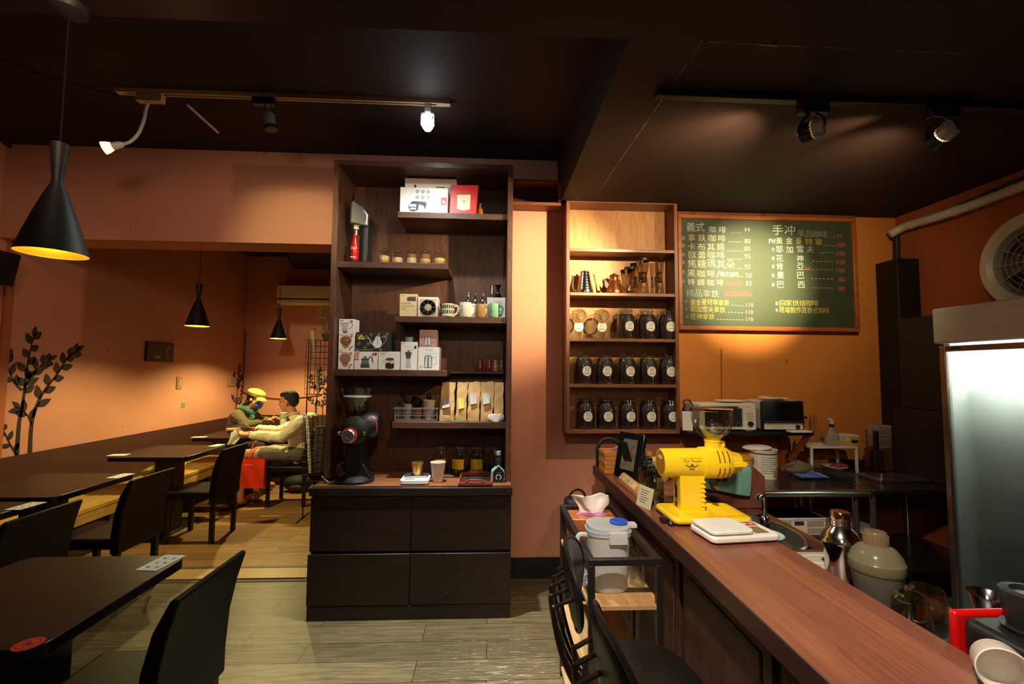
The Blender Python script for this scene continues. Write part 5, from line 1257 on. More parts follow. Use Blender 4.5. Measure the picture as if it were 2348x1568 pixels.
chalk([('義式', 170, 205, 385, 305, WHC), ('咖啡', 410, 248, 650, 318, WHC), ('D', 685, 322, 805, 322, 6, GRY), ('H', 852, 262, 902, 306, PNK)])
L1 = [('拿鉄咖啡', 175, 345, 640, 415, 385, 80, 845, 430), ('卡布其諾', 175, 445, 625, 520, 470, 80, 845, 518), ('歐蕾咖啡', 185, 540, 625, 615, 575, 95, 845, 608), ('焦糖瑪其朵', 180, 640, 740, 725, 665, 95, 845, 728), ('黑咖啡', 170, 755, 515, 830, 778, 50, 860, 830), ('特調咖啡', 170, 865, 620, 930, 885, 55, 860, 920)]
for i, (s_, u0, v0, u1, v1, ob, pr, pu, pv) in enumerate(L1):
    it = [('O', 135, ob, 1.1, WHC), (s_, u0, v0, u1, v1, CRM), (str(pr), pu, pv - 38, pu + 68, pv + 14, PNK)]
    if i < 4: it.append(('D', u1 + 14, v1 + 10, 825, v1 + 14, (6, 7, 8, 3)[i], CRM))
    if i == 4: it += [('/', 520, 762, 560, 838, WHC), ('美式咖啡', 560, 775, 780, 832, WHC), ('D', 785, 830, 830, 832, 2, WHC)]
    if i == 5: it += [('(60%精)', 628, 888, 825, 940, RDC)]
    chalk(it)
chalk([('精品拿鉄', 165, 985, 550, 1062, GRY), ('(', 605, 1000, 622, 1062, RDC), ('莊園精品', 626, 1002, 905, 1058, RDC), (')', 908, 1000, 926, 1062, RDC)])
for i, (s_, u1, v0, ob) in enumerate((('黃金曼特寧拿鉄', 670, 1098, 1118), ('耶加雪夫拿鉄', 625, 1180, 1207), ('花神拿鉄', 500, 1262, 1295))):
    chalk([('O', 165 + 8 * i, ob, .9, GRY), (s_, 215, v0, u1, v0 + 62, YEL), ('D', u1 + 20, v0 + 62, 840, v0 + 72, (5, 5, 9)[i], CRM), ('110', 862, v0 + 40, 946, v0 + 84, PNK)])
chalk([('手冲', 1160, 235, 1440, 345, WHC), ('單品咖啡', 1455, 300, 1810, 370, GRY), ('D', 1818, 372, 1915, 374, 4, GRY), ('H', 1928, 338, 1972, 376, RDC)])
chalk([('PW', 1130, 392, 1208, 448, WHC), ('黃', 1208, 378, 1288, 452, CRM), ('金', 1318, 378, 1410, 452, CRM), ('曼', 1440, 380, 1510, 458, YEL), ('特', 1545, 388, 1640, 468, YEL), ('寧', 1665, 395, 1745, 472, YEL), ('D', 1768, 466, 1885, 474, 5, CRM), ('100', 1912, 440, 2010, 488, RDC)])
for i, (cs, v0, d0, pr) in enumerate(((((('耶'), 1208), ('加', 1325), ('雪', 1450), ('夫', 1565)), 475, 1710, 100), ((('花', 1210), ('神', 1448)), 578, 1625, 100), ((('肯', 1212), ('亞', 1452)), 672, 1625, 100), ((('曼', 1222), ('巴', 1455)), 778, 1610, 80), ((('巴', 1222), ('西', 1462)), 885, 1630, 80))):
    it = [('O', 1178, v0 + 40, 1.1, WHC if i else GRY)] + [(s_, u, v0, u + 84, v0 + 76, WHC if i < 4 else CRM) for s_, u in cs] + [('D', d0, v0 + 76, 1885, v0 + 78, 6 if i else 5, CRM), (str(pr), 1915 if pr > 99 else 1938, v0 + 62, 2012, v0 + 112, RDC)]
    if i == 2: it.append(('AA', 1545, v0 + 50, 1612, v0 + 84, RDC))
    chalk(it)
chalk([('O', 1220, 1140, 1.1, WHC), ('自家烘焙咖啡', 1248, 1105, 1705, 1168, YEL)])
chalk([('O', 1220, 1218, .9, WHC), ('現場製作耳掛式咖啡', 1245, 1190, 1830, 1252, YEL)])

# ================================================================== kitchen back: wall shelf and appliances
YWS = 3.20; zs = at(1700, 990, Y=YWS).z
t = thing('wall_shelf', 'black wall shelf with wooden bracket holding the toaster ovens', 'shelf', (0, 0, 0))
x0, x1 = CX1 + .012, at(1866, 990, Y=YWS).x
q = G(); q.box(x0, x1, YWS, YW - .002, zs - .026, zs, mat('black_board', (26, 20, 20), .35)); q.obj('board', t, bevel=.002)
BRW = wood('bracket_wood', (140, 72, 34), (172, 96, 50), .5, 'Z', 8)
pa, pc = at(1852, 1006, Y=3.26), at(1800, 1072, Y=3.46)
q = G(); q.tube([(pa.x - .02, 3.23, zs - .03), (pc.x, 3.46, pc.z)], .028, BRW, 4); q.box(pc.x - .03, pc.x + .03, 3.455, 3.495, pc.z - .03, zs - .03, BRW); q.obj('bracket', t)
zs += .0012
TCR = pm((226, 220, 200), .4)


def oven(px0, px1, pyt, Y, label, knobs):
    a, c = at(px0, pyt, Y=Y), at(px1, pyt, Y=Y); wd = c.x - a.x; h = (a.z + c.z) / 2 - zs
    t = thing('toaster_oven', label, 'toaster oven', ((a.x + c.x) / 2, Y, zs), group='toaster ovens on the wall shelf')
    return t, wd, h
# cream oven
t, wd, h = oven(1604, 1733, 925, 3.235, 'cream toaster oven with one black knob beneath an oval plate', 1)
q = G(); q.rbox(-wd / 2, wd / 2, 0, h - .01, 0, .22, .018, TCR, FRONT @ TR(0, .01, -.22)); q.obj('body', t, bevel=.004)
q = G(TR(0, -.0008, .01) @ FRONT); q.poly(rrect(-wd * .44, wd * .28, .012, h - .03, .01), pm((206, 200, 178), .4)); q.poly(rrect(-wd * .41, wd * .25, .022, h - .045, .006), mat('oven_glass', (40, 44, 36), .12), z=.001)
for i in range(5): q.ring(-wd * .34 + wd * .13 * i, .036, .016, .002, GR1, z=.0015, n=16)
q.obj('door', t, smooth=0)
q = G(); q.cb((-wd * .08, -.014, h - .024), (wd * .5, .012, .010), BPL); q.obj('door_handle', t, bevel=.003)
q = G(TR(wd * .39, 0, .01)); q.lathe([(.019, 0), (.018, .016), (0, .017)], BPL, 20, TR(0, 0, .042) @ RX(90)); q.obj('control_knob', t)
q = G(TR(0, -.001, .01) @ FRONT); q.text('RICHMORE', wd * .32, h - .038, .005, REDP, wfit=.034); [q.rect(wd * .32, .07 + .012 * i, wd * .46 - .006 * (i % 2), .073 + .012 * i, GR1) for i in range(5)]; q.obj('panel_print', t, smooth=0)
# black fronted oven
t, wd, h = oven(1748, 1842, 919, 3.215, 'black-fronted toaster oven with white control strip on the shelf', 1)
q = G(); q.rbox(-wd / 2 - .0, wd / 2, 0.008, h, 0, .20, .016, pm((214, 208, 196), .4), FRONT @ TR(0, 0, -.23)); q.obj('body', t, bevel=.004)
q = G(); q.poly(rrect(-wd / 2, wd / 2, .010, h, .016), BPL, TR(0, -.0002, 0) @ FRONT); q.prism(rrect(-wd / 2, wd / 2, .010, h, .016), 0, .03, BPL, FRONT @ TR(0, 0, -.03)); q.obj('front_frame', t)
q = G(); q.poly(rrect(-wd * .46, wd * .46, h * .34, h * .94, .012), mat('dark_window', (22, 16, 14), .1), TR(0, -.0012, 0) @ FRONT); q.obj('door_window', t, smooth=0)
q = G(); q.cb((0, -.012, h * .32), (wd * .96, .014, .012), BPL); q.cb((wd * .52, -.006, h * .46), (.022, .014, .018), BPL); q.obj('door_handle', t, bevel=.003)
q = G(TR(0, -.0012, 0) @ FRONT); q.poly(rrect(-wd * .47, wd * .47, .016, h * .27, .004), TCR); q.text('Tiamo', -wd * .42, h * .13, .006, REDP, z=.0006, wfit=.026)
for i in range(5): q.disc(-wd * .2 + wd * .1 * i, h * .15, .004, GR1, z=.0006)
q.disc(wd * .40, h * .15, .004, REDP, z=.0006); q.obj('control_panel', t, smooth=0)
q = G(); q.lathe([(.015, 0), (.013, .016), (0, .017)], BPL, 18, TR(wd * .33, -.001, h * .15) @ RX(90)); q.obj('control_knob', t)
for x in (-wd * .42, wd * .42):
    q = G(); q.cyl(.010, 0, .010, BPL, 12, TR(x, .03, 0)); q.obj('foot', t)


def plate(x, y, z, rx, ry, label, name='plate', tissue=False):
    t = thing(name, label, 'plate', (x, y, z))
    q = G(); q.lathe([(.0, 0), (.55, .0), (.62, .002), (1.0, .012), (1.0, .015), (.6, .006), (0, .004)], pm((238, 234, 224), .3), 36, TR(0, 0, 0) @ Matrix.Diagonal((rx, ry, 1, 1)), caps=False); q.obj('dish', t)
    return t
ztop1 = at(1668, 924, Y=3.235).z + .001; ztop2 = at(1795, 919, Y=3.215).z + .001
plate(at(1676, 918, Y=3.32).x, 3.33, ztop1, .115, .075, 'oval white plate on the cream toaster oven')
plate(at(1770, 912, Y=3.32).x, 3.31, ztop2, .115, .075, 'white plate with a paper sheet on the black-fronted toaster oven')
q = G(); q.sheet(lambda u, v: (-.09 + .19 * u, -.05 + .09 * v, .006 * math.sin(5 * u) + .012 * abs(u - .5)), 10, 4, PAPER); tag(q.obj('paper_sheet', loc=(at(1768, 910, Y=3.32).x, 3.31, ztop2 + .018), solid=.001), 'white paper sheet on the plate over the black-fronted oven', 'paper')
plate(at(1720, 990, Y=3.23).x, 3.245 - .0, zs, .055, .03, 'small white saucer on the black wall shelf before the ovens', 'saucer')
p = at(1572, 988, Y=3.27); t = thing('notebook', 'white spiral notebook leaning on a jar at the cabinet end of the wall shelf', 'notebook', (p.x + .006, 3.245, zs)); hh = at(1572, 943, Y=3.25).z - zs
q = G(); q.box(-.036, .036, 0, .012, 0, hh, pm((222, 218, 204), .6), RZ(-14)); q.obj('pages', t, bevel=.003)
t = thing('bottle', 'dark bottle with grey neck behind the white notebook on the wall shelf', 'bottle', (at(1578, 930, Y=3.31).x, 3.33, zs)); hh = at(1578, 916, Y=3.33).z - zs
q = G(); q.lathe([(.036, 0), (.037, .1), (.036, hh * .66), (.026, hh * .74)], pm((34, 26, 24), .3), 20); q.obj('bottle_body', t); q = G(); q.lathe([(.027, hh * .72), (.027, hh * .86)], STL, 20); q.obj('neck', t); q = G(); q.tube(arc((0, 0, hh * .86), .030, 0, 180, 12, 'XZ'), .006, BPL, 8); q.obj('cap', t)
p = at(1834, 998, Y=YWS - .03); t = thing('box_lid', 'flat white tray overhanging the end of the black wall shelf', 'tray', (p.x, YWS + .02, zs)); q = G(); q.box(-.075, .075, -.075, -.012, 0, .012, pm((232, 226, 214), .5)); q.obj('tray_body', t, bevel=.002)
q = G(); q.tube(smooth_path([at(1808, 1004, Y=3.40), at(1812, 1030, Y=3.42), at(1802, 1048, Y=3.40), at(1812, 1060, Y=3.38), at(1820, 1052, Y=3.40), at(1818, 1035, Y=3.42), at(1822, 1010, Y=3.42)], 6), .005, BPL, 6); tag(q.obj('power_cable'), 'tangled black oven cables hanging under the wall shelf', 'cable')
# painted-over conduit line above the ovens
q = G(); pa, pc = at(1655, 800, Y=YW - .006), at(1656, 915, Y=YW - .006); q.rod(pa, pc, .006, pm((186, 130, 74), .7), 6); tag(q.obj('wall_conduit'), 'thin painted conduit running down the orange wall to the ovens', 'conduit')

# ------------------------------------------------------------------ steel work tables
SST = mat('stainless_dark', (120, 108, 100), .26, metal=.92, var=.1, scale=8, stretch=(1, 6, 1)); SSB = mat('stainless_bright', (210, 208, 204), .2, metal=.95, var=.05)
zt = .82; pa = at(1752, 1131, Z=zt - .02); pb = at(1995, 1131, Z=zt - .02); TX0, TX1, TYF = pa.x - .12, pb.x, pa.y
t = thing('steel_table', 'stainless steel work table with rolled front edge under the wall shelf', 'steel table', (0, 0, 0))
q = G(); q.box(TX0, TX1, TYF, YW - .03, zt - .03, zt, SST); q.box(TX1 - .012, TX1, TYF + .10, TYF + .40, zt, zt + .07, SST); q.obj('worktop', t, bevel=.004)
q = G(); q.rod((TX0, TYF, zt - .022), (TX1, TYF, zt - .022), .022, SSB, 16); q.obj('rolled_edge', t)
for x in (TX0 + .04, TX1 - .05):
    for y in (TYF + .05, YW - .08):
        q = G(); q.rod((x, y, 0), (x, y, zt - .03), .019, SSB, 14); q.obj('leg', t)
q = G(); q.box(TX0, TX1 - .02, TYF + .03, YW - .06, .50, .525, SST); q.obj('lower_shelf', t)
t = thing('steel_table', 'lower dark steel table against the black pillar in the kitchen corner', 'steel table', (0, 0, 0))
zt2 = .82; p0 = at(1995, 1120, Y=2.80)
q = G(); q.box(TX1 + .012, 3.24, 2.78, YW - .03, zt2 - .025, zt2, SST); q.box(TX1 + .012, 3.24, YW - .05, YW - .03, zt2, zt2 + .06, SST); q.obj('worktop', t, bevel=.003)
for x in (TX1 + .05, 3.20):
    for y in (2.83, 3.40):
        q = G(); q.rod((x, y, 0), (x, y, zt2 - .025), .018, SSB, 12); q.obj('leg', t)
q = G(); q.box(TX1 + .014, 3.24, 2.82, 3.42, .30, .325, SST); q.obj('lower_shelf', t)
zt += .0012; zt2 += .0012
# bucket, tub
CRB = pm((232, 226, 208), .5)
t = thing('bucket', 'white plastic bucket with printed text on the steel table', 'bucket', (at(1754, 1085, Y=3.12).x, 3.14, zt)); hh = at(1754, 1030, Y=3.12).z - zt; r = .090
q = G(); q.lathe([(r * .92, 0), (r, hh * .95), (r * 1.05, hh), (r * .97, hh), (r * .9, .01), (0, .01)], CRB, 32); q.obj('tub', t)
q = G(); q.lathe([(r * 1.02, hh * .86), (r * 1.03, hh * .9)], pm((90, 40, 34), .5), 32, caps=False)
for i in range(8): curved_rect(q, r * (.955 + .045 * (.2 + .075 * i)) + .0015, -40, 10 + 18 * (i % 3), hh * (.22 + .075 * i), hh * (.235 + .075 * i), GR1)
curved_rect(q, r * .962, 14, 34, hh * .08, hh * .3, pm((196, 120, 100), .5)); q.obj('printed_label', t, smooth=0)
q = G(); q.lathe([(r * 1.0, 0), (r * 1.04, .006), (r * .9, .012), (0, .013)], CRB, 30, TR(-.03, .02, hh + .002) @ RY(-4)); q.obj('lid', t)
t = thing('tub', 'yellow plastic tub behind the green towel', 'tub', (at(1707, 1060, Y=3.05).x, 3.10, zt)); hh = at(1707, 1045, Y=3.10).z - zt
q = G(); q.lathe([(.07, 0), (.078, hh * .9), (.083, hh * .92), (.083, hh), (0, hh)], pm((216, 160, 40), .4), 28); q.obj('tub_body', t)
t = thing('cloth', 'blue cleaning cloth on the steel table', 'cloth', (at(1874, 1095, Z=zt).x, at(1874, 1095, Z=zt).y, zt))
q = G(); q.sheet(lambda u, v: (-.16 + .20 * u + .03 * v, -.06 + .15 * v, .014 + .012 * (1 + math.sin(9 * u + 3 * v)) * math.sin(PI * u) * math.sin(PI * v)), 18, 10, mat('cloth_blue', (30, 74, 150), .8, sheen=.4)); q.obj('cloth_sheet', t, solid=.006)
p = at(1908, 1092, Z=zt); q = G(); q.sheet(lambda u, v: (.05 * u, .02 * v, .036 + .004 * math.sin(4 * u)), 5, 3, PAPER); 
t = thing('plastic_bag', 'crumpled clear plastic bag lying by the blue cloth', 'plastic bag', (at(1826, 1062, Y=3.20).x, 3.20, zt + .004))
q = G(); q.sheet(lambda u, v: ((.11 * math.cos(2 * PI * u) * (1 + .2 * math.sin(6 * PI * u + 4 * v))) * math.sin(PI * (.12 + .86 * v)), 0.07 * math.sin(2 * PI * u) * math.sin(PI * (.12 + .86 * v)), .003 + .085 * v * (1 + .2 * math.sin(9 * u))), 34, 12, milky('bag_film', (196, 180, 156), .6, .3)); q.obj('film', t)
# cutting board, small white stand with bottle and glove box
t = thing('cutting_board', 'wooden paddle cutting board leaning against the orange wall', 'cutting board', (at(1880, 1060, Y=3.42).x, 3.435, zt)); hh = at(1883, 948, Y=3.45).z - zt
q = G(RX(-6)); w2 = .078; q.prism([(-w2, 0), (w2, 0), (w2, hh * .56)] + [(w2 * math.cos(R(a_)) * (1 if a_ < 60 else 1), hh * .56 + .05 * math.sin(R(a_))) for a_ in (20, 40, 60)] + [(.026, hh * .74), (.024, hh * .92), (.012, hh), (-.012, hh), (-.024, hh * .92), (-.026, hh * .74)] + [(w2 * math.cos(R(a_)), hh * .56 + .05 * math.sin(R(a_))) for a_ in (120, 140, 160)] + [(-w2, hh * .56)], -.009, .009, wood('board_oak', (150, 96, 50), (182, 126, 72), .5, 'Z', 8), FRONT); q.obj('paddle', t, bevel=.004)
zst = at(1930, 1024, Y=3.235).z; a, c = at(1872, 1030, Y=3.18), at(1982, 1040, Y=3.18)
t = thing('rack_stand', 'small white table-top stand carrying the spray bottle and glove box', 'stand', ((a.x + c.x) / 2, 3.235, zt2)); wd = c.x - a.x; WST = pm((224, 216, 204), .45)
q = G(); q.box(-wd / 2, wd / 2, 0, .2, zst - zt2 - .014, zst - zt2, WST); q.obj('top', t, bevel=.002)
for x in (-wd / 2, wd / 2 - .016):
    for y in (0, .184):
        q = G(); q.box(x, x + .016, y, y + .016, 0, zst - zt2 - .014, WST); q.obj('leg', t, bevel=.002)
zst += .0012
t = thing('spray_bottle', 'clear spray bottle with white trigger and dark collar on the small stand', 'spray bottle', (at(1913, 1020, Y=3.28).x, 3.30, zst)); hh = at(1913, 962, Y=3.22).z - zst
q = G(); q.lathe([(.048, 0), (.052, .01), (.052, hh * .3), (.04, hh * .44), (.016, hh * .62), (.014, hh * .72)], milky('spray_plastic', (214, 204, 196), .25), 26, sy=.75); q.obj('bottle_body', t)
q = G(); q.cyl(.017, hh * .70, hh * .79, pm((60, 30, 80), .4)); q.obj('collar', t)
q = G(); q.prism([(.012, hh * .78), (.012, hh * .92), (-.006, hh), (-.03, hh * .99), (-.03, hh * .95), (-.012, hh * .90), (-.012, hh * .78)], -.010, .010, WHT, FRONT); q.obj('trigger_head', t, bevel=.003)
q = G(); curved_rect(q, .0535, 4, 44, hh * .1, hh * .2, pm((222, 206, 40), .5)); v = [Vector((p_.x, p_.y * .75, p_.z)) for p_ in q.v]; q.v = v; q.obj('yellow_label', t, smooth=0)
t = thing('glove_box', 'yellow printed glove box with white top on the small stand', 'box', (at(1958, 1030, Y=3.24).x, 3.27, zst)); hh = at(1958, 1000, Y=3.22).z - zst
q = G(RZ(-12)); q.box(-.075, .06, 0, .11, 0, hh, pm((206, 160, 50), .5)); q.box(-.076, .061, -.001, .111, hh * .86, hh * 1.02, pm((222, 210, 186), .5)); q.obj('box_body', t, bevel=.002)
q = G(RZ(-12) @ TR(0, -.0012, 0) @ FRONT); q.rect(-.07, hh * .5, -.01, hh * .82, PAPER); [q.rect(-.065, hh * (.56 + .09 * i), -.02, hh * (.59 + .09 * i), INK, z=.0003) for i in range(3)]; q.disc(.02, hh * .42, .014, DK); q.disc(.042, hh * .42, .012, DK); q.obj('printed_picture', t, smooth=0)
# items beneath and beside the stand
t = thing('plate', 'white plate with red-handled tool under the small white stand', 'plate', (at(1916, 1070, Y=3.34).x, 3.35, zt2 + .001)); q = G(); q.lathe([(0, 0), (.05, 0), (.085, .03), (.085, .033), (.05, .006), (0, .006)], pm((214, 206, 200), .4), 28); q.obj('dish', t)
q = G(); q.tube([(-.05, -.03, .04), (.02, -.02, .05), (.07, -.03, .038)], .010, pm((180, 30, 40), .4), 8); tag(q.obj('red_tool', loc=t.location), 'red-handled kitchen tool lying on the plate under the stand', 'tool')
for z, c_, lb in ((0, (150, 130, 110), 'lower of two whitish boxes in the kitchen corner'), (.085, (168, 150, 130), 'upper of two whitish boxes in the kitchen corner')):
    p = at(2036, 1035, Y=3.36); t = thing('storage_box', lb, 'box', (p.x, 3.36, 1.0 + z - .02), group='whitish boxes in the corner'); q = G(); q.box(-.075, .085, 0, .10, 0, .083, pm(c_, .6)); q.obj('box_body', t, bevel=.003); q = G(); q.rect(-.06, .02, .06, .06, pm(tuple(int(v * .9) for v in c_), .6), TR(0, -.0008, 0) @ FRONT); q.obj('side_panel', t, smooth=0)
t = thing('crate', 'brown carton carrying the two whitish boxes in the kitchen corner', 'box', (at(2036, 1060, Y=3.33).x, 3.33, zt2)); q = G(); q.box(-.09, .10, 0, .11, 0, .977 - zt2, pm((110, 62, 40), .6)); q.obj('box_body', t, bevel=.003)
t = thing('knife_block', 'dark knife block with one tall black handle in the kitchen corner', 'knife block', (at(2013, 1075, Y=3.30).x, 3.28, zt2)); q = G(); q.box(-.035, .035, 0, .05, 0, .16, pm((48, 40, 38), .4)); q.obj('block', t, bevel=.004); q = G(); q.box(-.016, .016, .015, .04, .16, .30, BPL); q.obj('handle', t, bevel=.006)
t = thing('steel_tray', 'flat steel tray on the lower table beside the black pillar', 'tray', (at(2040, 1085, Y=3.08).x, 3.06, zt2)); q = G(); q.box(-.17, .17, -.10, .10, 0, .022, SSB); q.obj('tray_body', t, bevel=.004); q = G(); q.cyl(.016, .022, .055, SSB, 18, TR(-.13, -.06, 0)); q.obj('shaker_knob', t)
# storage on the steel table's lower shelf
BSK = pm((226, 214, 196), .5); zl = .5262
t = thing('storage_basket', 'white slotted plastic basket on the steel table lower shelf', 'basket', (at(1828, 1200, Y=TYF + .06).x, TYF + .045, zl)); wd = at(1888, 1180, Y=TYF + .06).x - at(1765, 1180, Y=TYF + .06).x; hh = at(1828, 1160, Y=TYF + .05).z - at(1828, 1200, Y=TYF + .05).z
q = G(); q.box(-wd / 2, wd / 2, 0, .22, 0, hh, BSK); q.box(-wd / 2 - .004, wd / 2 + .004, -.004, .224, hh - .012, hh, BSK); q.obj('basket_body', t, bevel=.003)
q = G(TR(0, -.0046, 0) @ FRONT); SLT = pm((96, 70, 50), .6)
for s_ in (-1, 1):
    for i in range(12):
        x = s_ * (wd * .16 + i * wd * .026); q.rect(x - .0022, hh * .50, x + .0022, hh * .84, SLT); q.rect(x - .0022, hh * .10, x + .0022, hh * .42, SLT)
q.poly(rrect(-wd * .09, wd * .09, hh * .60, hh * .82, .008), pm((60, 44, 36), .6)); q.obj('slots', t, smooth=0)
t = thing('paper_stack', 'papers and trays lying beside the slotted basket', 'papers', (at(1930, 1215, Y=TYF + .2).x, TYF + .16, zl)); q = G(); [q.box(-.09 + .01 * i, .09 + .006 * i, -.08, .10, .012 * i, .012 * i + .010, pm((176 - 12 * i, 160 - 12 * i, 146 - 10 * i), .6), RZ(6 * i - 8)) for i in range(4)]; q.obj('sheets', t)

# ================================================================== right side: pillar, pipes, fan, fridge
q = G(); a = at(2046, 590, Y=3.40); zc_ = at(2066, 592, Y=3.30).z; q.box(at(2048, 700, Y=3.35).x, 3.29, 3.30, YW - .003, .83, zc_, mat('pillar_black', (16, 14, 14), .5)); q.obj('pillar', bevel=.004)['kind'] = 'structure'
PIP = mat('pipe_wrap', (206, 196, 176), .6, bump=.3, scale=40)
pts = [at(2040, 538, Y=3.42), at(2075, 520, X=3.24), at(2150, 497, X=3.22), at(2230, 470, X=3.22), at(2348, 425, X=3.22), at(2450, 385, X=3.22)]
P = smooth_path(pts, 8); q = G(); q.tube(P, .032, PIP, 14); t = thing('wrapped_pipe', 'thick cream wrapped pipe running along the rusty wall under the ceiling', 'pipe'); q.obj('pipe_sleeve', t)
for i in (10, 20, 30):
    q = G(); d_ = (P[i + 1] - P[i - 1]).normalized() * .014; q.tube([P[i] - d_, P[i] + d_], .035, PIP, 14); q.obj('tape_band', t)
q = G(); q.tube(smooth_path([at(2056, 536, Y=3.42), at(2056, 560, Y=3.44), at(2058, 600, Y=3.42)], 5), .022, pm((36, 28, 26), .6), 10); tag(q.obj('black_conduit'), 'black conduit between the wrapped pipe and the pillar top', 'conduit')
q = G(); pts = [at(2348, 405, X=3.27), at(2250, 448, X=3.27), at(2200, 470, X=3.27)]; q.tube(smooth_path(pts, 5), .010, pm((40, 48, 40), .6), 8); tag(q.obj('wall_cable'), 'dark cable above the cream wrapped pipe', 'cable')
# fan in the wall
FNW = pm((226, 218, 206), .35); FC = at(2398, 595, X=3.29); RF = (FC - at(2262, 595, X=3.29)).length
RF = abs(FC.y - at(2263, 595, X=3.29).y)
t = thing('wall_fan', 'big round white exhaust fan on the rusty wall above the fridge', 'fan', (XR, FC.y, FC.z)); MF = RY(-90)
q = G(); q.lathe([(RF, .0), (RF * .99, .06), (RF * .92, .095), (RF * .78, .105), (RF * .70, .085), (RF * .68, .03), (RF * .68, 0)], FNW, 48, MF, caps=False); q.obj('housing', t)
q = G(); q.lathe([(0, .004), (RF * .7, .004)], pm((66, 44, 34), .7), 40, MF, caps=False); q.obj('dark_opening', t, smooth=0)
q = G()
for i in range(7): rr_ = RF * (.1 + .1 * i); q.tube([MF @ Vector((rr_ * math.cos(R(a_)), rr_ * math.sin(R(a_)), .075)) for a_ in range(0, 360, 10)], .0025, GR3, 5, closed=True)
for i in range(12): a_ = PI * i / 6; q.rod(MF @ Vector((.02 * math.cos(a_), .02 * math.sin(a_), .075)), MF @ Vector((RF * .7 * math.cos(a_), RF * .7 * math.sin(a_), .078)), .0025, GR3, 5)
q.obj('grille', t)
for i in range(4):
    q = G(MF @ RZ(90 * i)); q.add([(.03, -.03, .02), (RF * .62, -.09, .03), (RF * .6, .09, .055), (.03, .03, .045)], [(0, 1, 2, 3)], pm((120, 110, 100), .5)); q.obj('blade', t, solid=.004)

# glass-door fridge
FX = 2.56; FY1 = at(2150, 745, X=FX).y; FY0 = FY1 - .72; FT = at(2150, 709, X=FX).z; FH = at(2152, 789, X=FX).z
FR = thing('fridge', 'tall glass-door drinks fridge with frosted lit door at the picture edge', 'fridge', (0, 0, 0)); FWH = pm((206, 200, 190), .45); FIN = pm((232, 236, 234), .4)
q = G(); q.box(FX - .035, 3.20, FY0, FY1, FH, FT, FWH); q.obj('header', FR, bevel=.012, seg=3)
q = G()
q.box(FX + .03, 3.20, FY1 - .035, FY1, 0.0, FH, FIN); q.box(FX + .03, 3.20, FY0, FY0 + .035, 0, FH, FIN); q.box(3.16, 3.20, FY0, FY1, 0, FH, FIN); q.box(FX + .03, 3.20, FY0, FY1, 0, .22, FIN)
q.box(FX + .032, 3.20, FY1, FY1 + .004, 0, FH, pm((70, 46, 36), .5)); q.obj('cabinet', FR, smooth=0)
CHR = mat('door_chrome', (150, 130, 116), .22, metal=.9)
q = G()
for y0, y1, z0, z1_ in ((FY1 - .035, FY1, .22, FH - .012), (FY0, FY0 + .035, .22, FH - .012), (FY0 + .035, FY1 - .035, FH - .045, FH - .012), (FY0 + .035, FY1 - .035, .22, .27)): q.box(FX, FX + .03, y0, y1, z0, z1_, CHR)
q.box(FX - .004, FX + .006, FY1 - .12, FY1 - .04, FH - .034, FH - .020, BPL); q.obj('door_frame', FR, bevel=.004)
FG, n, l, p_ = new_mat('frosted_pane'); n.remove(p_)
tr = n.new('ShaderNodeBsdfTranslucent'); tr.inputs[0].default_value = (.80, .86, .82, 1); rf = n.new('ShaderNodeBsdfRefraction'); rf.inputs['Roughness'].default_value = .55; rf.inputs['IOR'].default_value = 1.02; rf.inputs[0].default_value = (.85, .9, .87, 1)
gl = n.new('ShaderNodeBsdfGlossy'); gl.inputs['Roughness'].default_value = .3; m1 = n.new('ShaderNodeMixShader'); m1.inputs[0].default_value = .55; m2 = n.new('ShaderNodeMixShader'); m2.inputs[0].default_value = .08
nzf = n.new('ShaderNodeTexNoise'); nzf.inputs['Scale'].default_value = 4; bpf = n.new('ShaderNodeBump'); bpf.inputs['Strength'].default_value = .05; l.new(nzf.outputs['Fac'], bpf.inputs['Height']); l.new(bpf.outputs[0], gl.inputs['Normal'])
l.new(tr.outputs[0], m1.inputs[1]); l.new(rf.outputs[0], m1.inputs[2]); l.new(m1.outputs[0], m2.inputs[1]); l.new(gl.outputs[0], m2.inputs[2]); l.new(m2.outputs[0], n['Material Output'].inputs[0])
q = G(); q.box(FX + .010, FX + .016, FY0 + .03, FY1 - .03, .25, FH - .03, FG); q.obj('glass_pane', FR, smooth=0)
q = G(); q.box(FX + .10, FX + .13, FY0 + .06, FY1 - .06, FH - .05, FH - .03, mat('fridge_tube', (240, 255, 250), .4, emit=(244, 250, 240), es=26)); q.obj('light_tube', FR)
for i, z in enumerate((.45, .72, .98, 1.24, 1.47)):
    q = G(); q.box(FX + .12, 3.15, FY0 + .04, FY1 - .04, z - .012, z, pm((206, 210, 206), .5)); q.obj('wire_shelf', FR)
r_ = random.Random(4)
for i, (z, cs) in enumerate(((.451, ((70, 80, 60),) * 4), (.721, ((96, 108, 84), (60, 70, 60), (120, 110, 70), (70, 60, 50))), (.981, ((170, 180, 160), (120, 120, 96), (80, 96, 80), (150, 150, 120))), (1.241, ((210, 216, 206), (190, 180, 150), (216, 220, 210))))):
    for j, c_ in enumerate(cs):
        t = thing('drink_bottle', 'blurred bottle behind the frosted fridge door', 'bottle', (FX + .24, FY1 - .12 - .15 * j, z), group='bottles behind the frosted fridge door'); q = G(); q.lathe([(.05, 0), (.052, .01), (.052, .13), (.02, .18), (.02, .205)], pm(c_, .4), 14); q.obj('bottle_body', t)
lamp('light_fridge', 'POINT', (FX + .16, (FY0 + FY1) / 2, FH - .10), 10, (.97, 1.0, .92), size=.06)

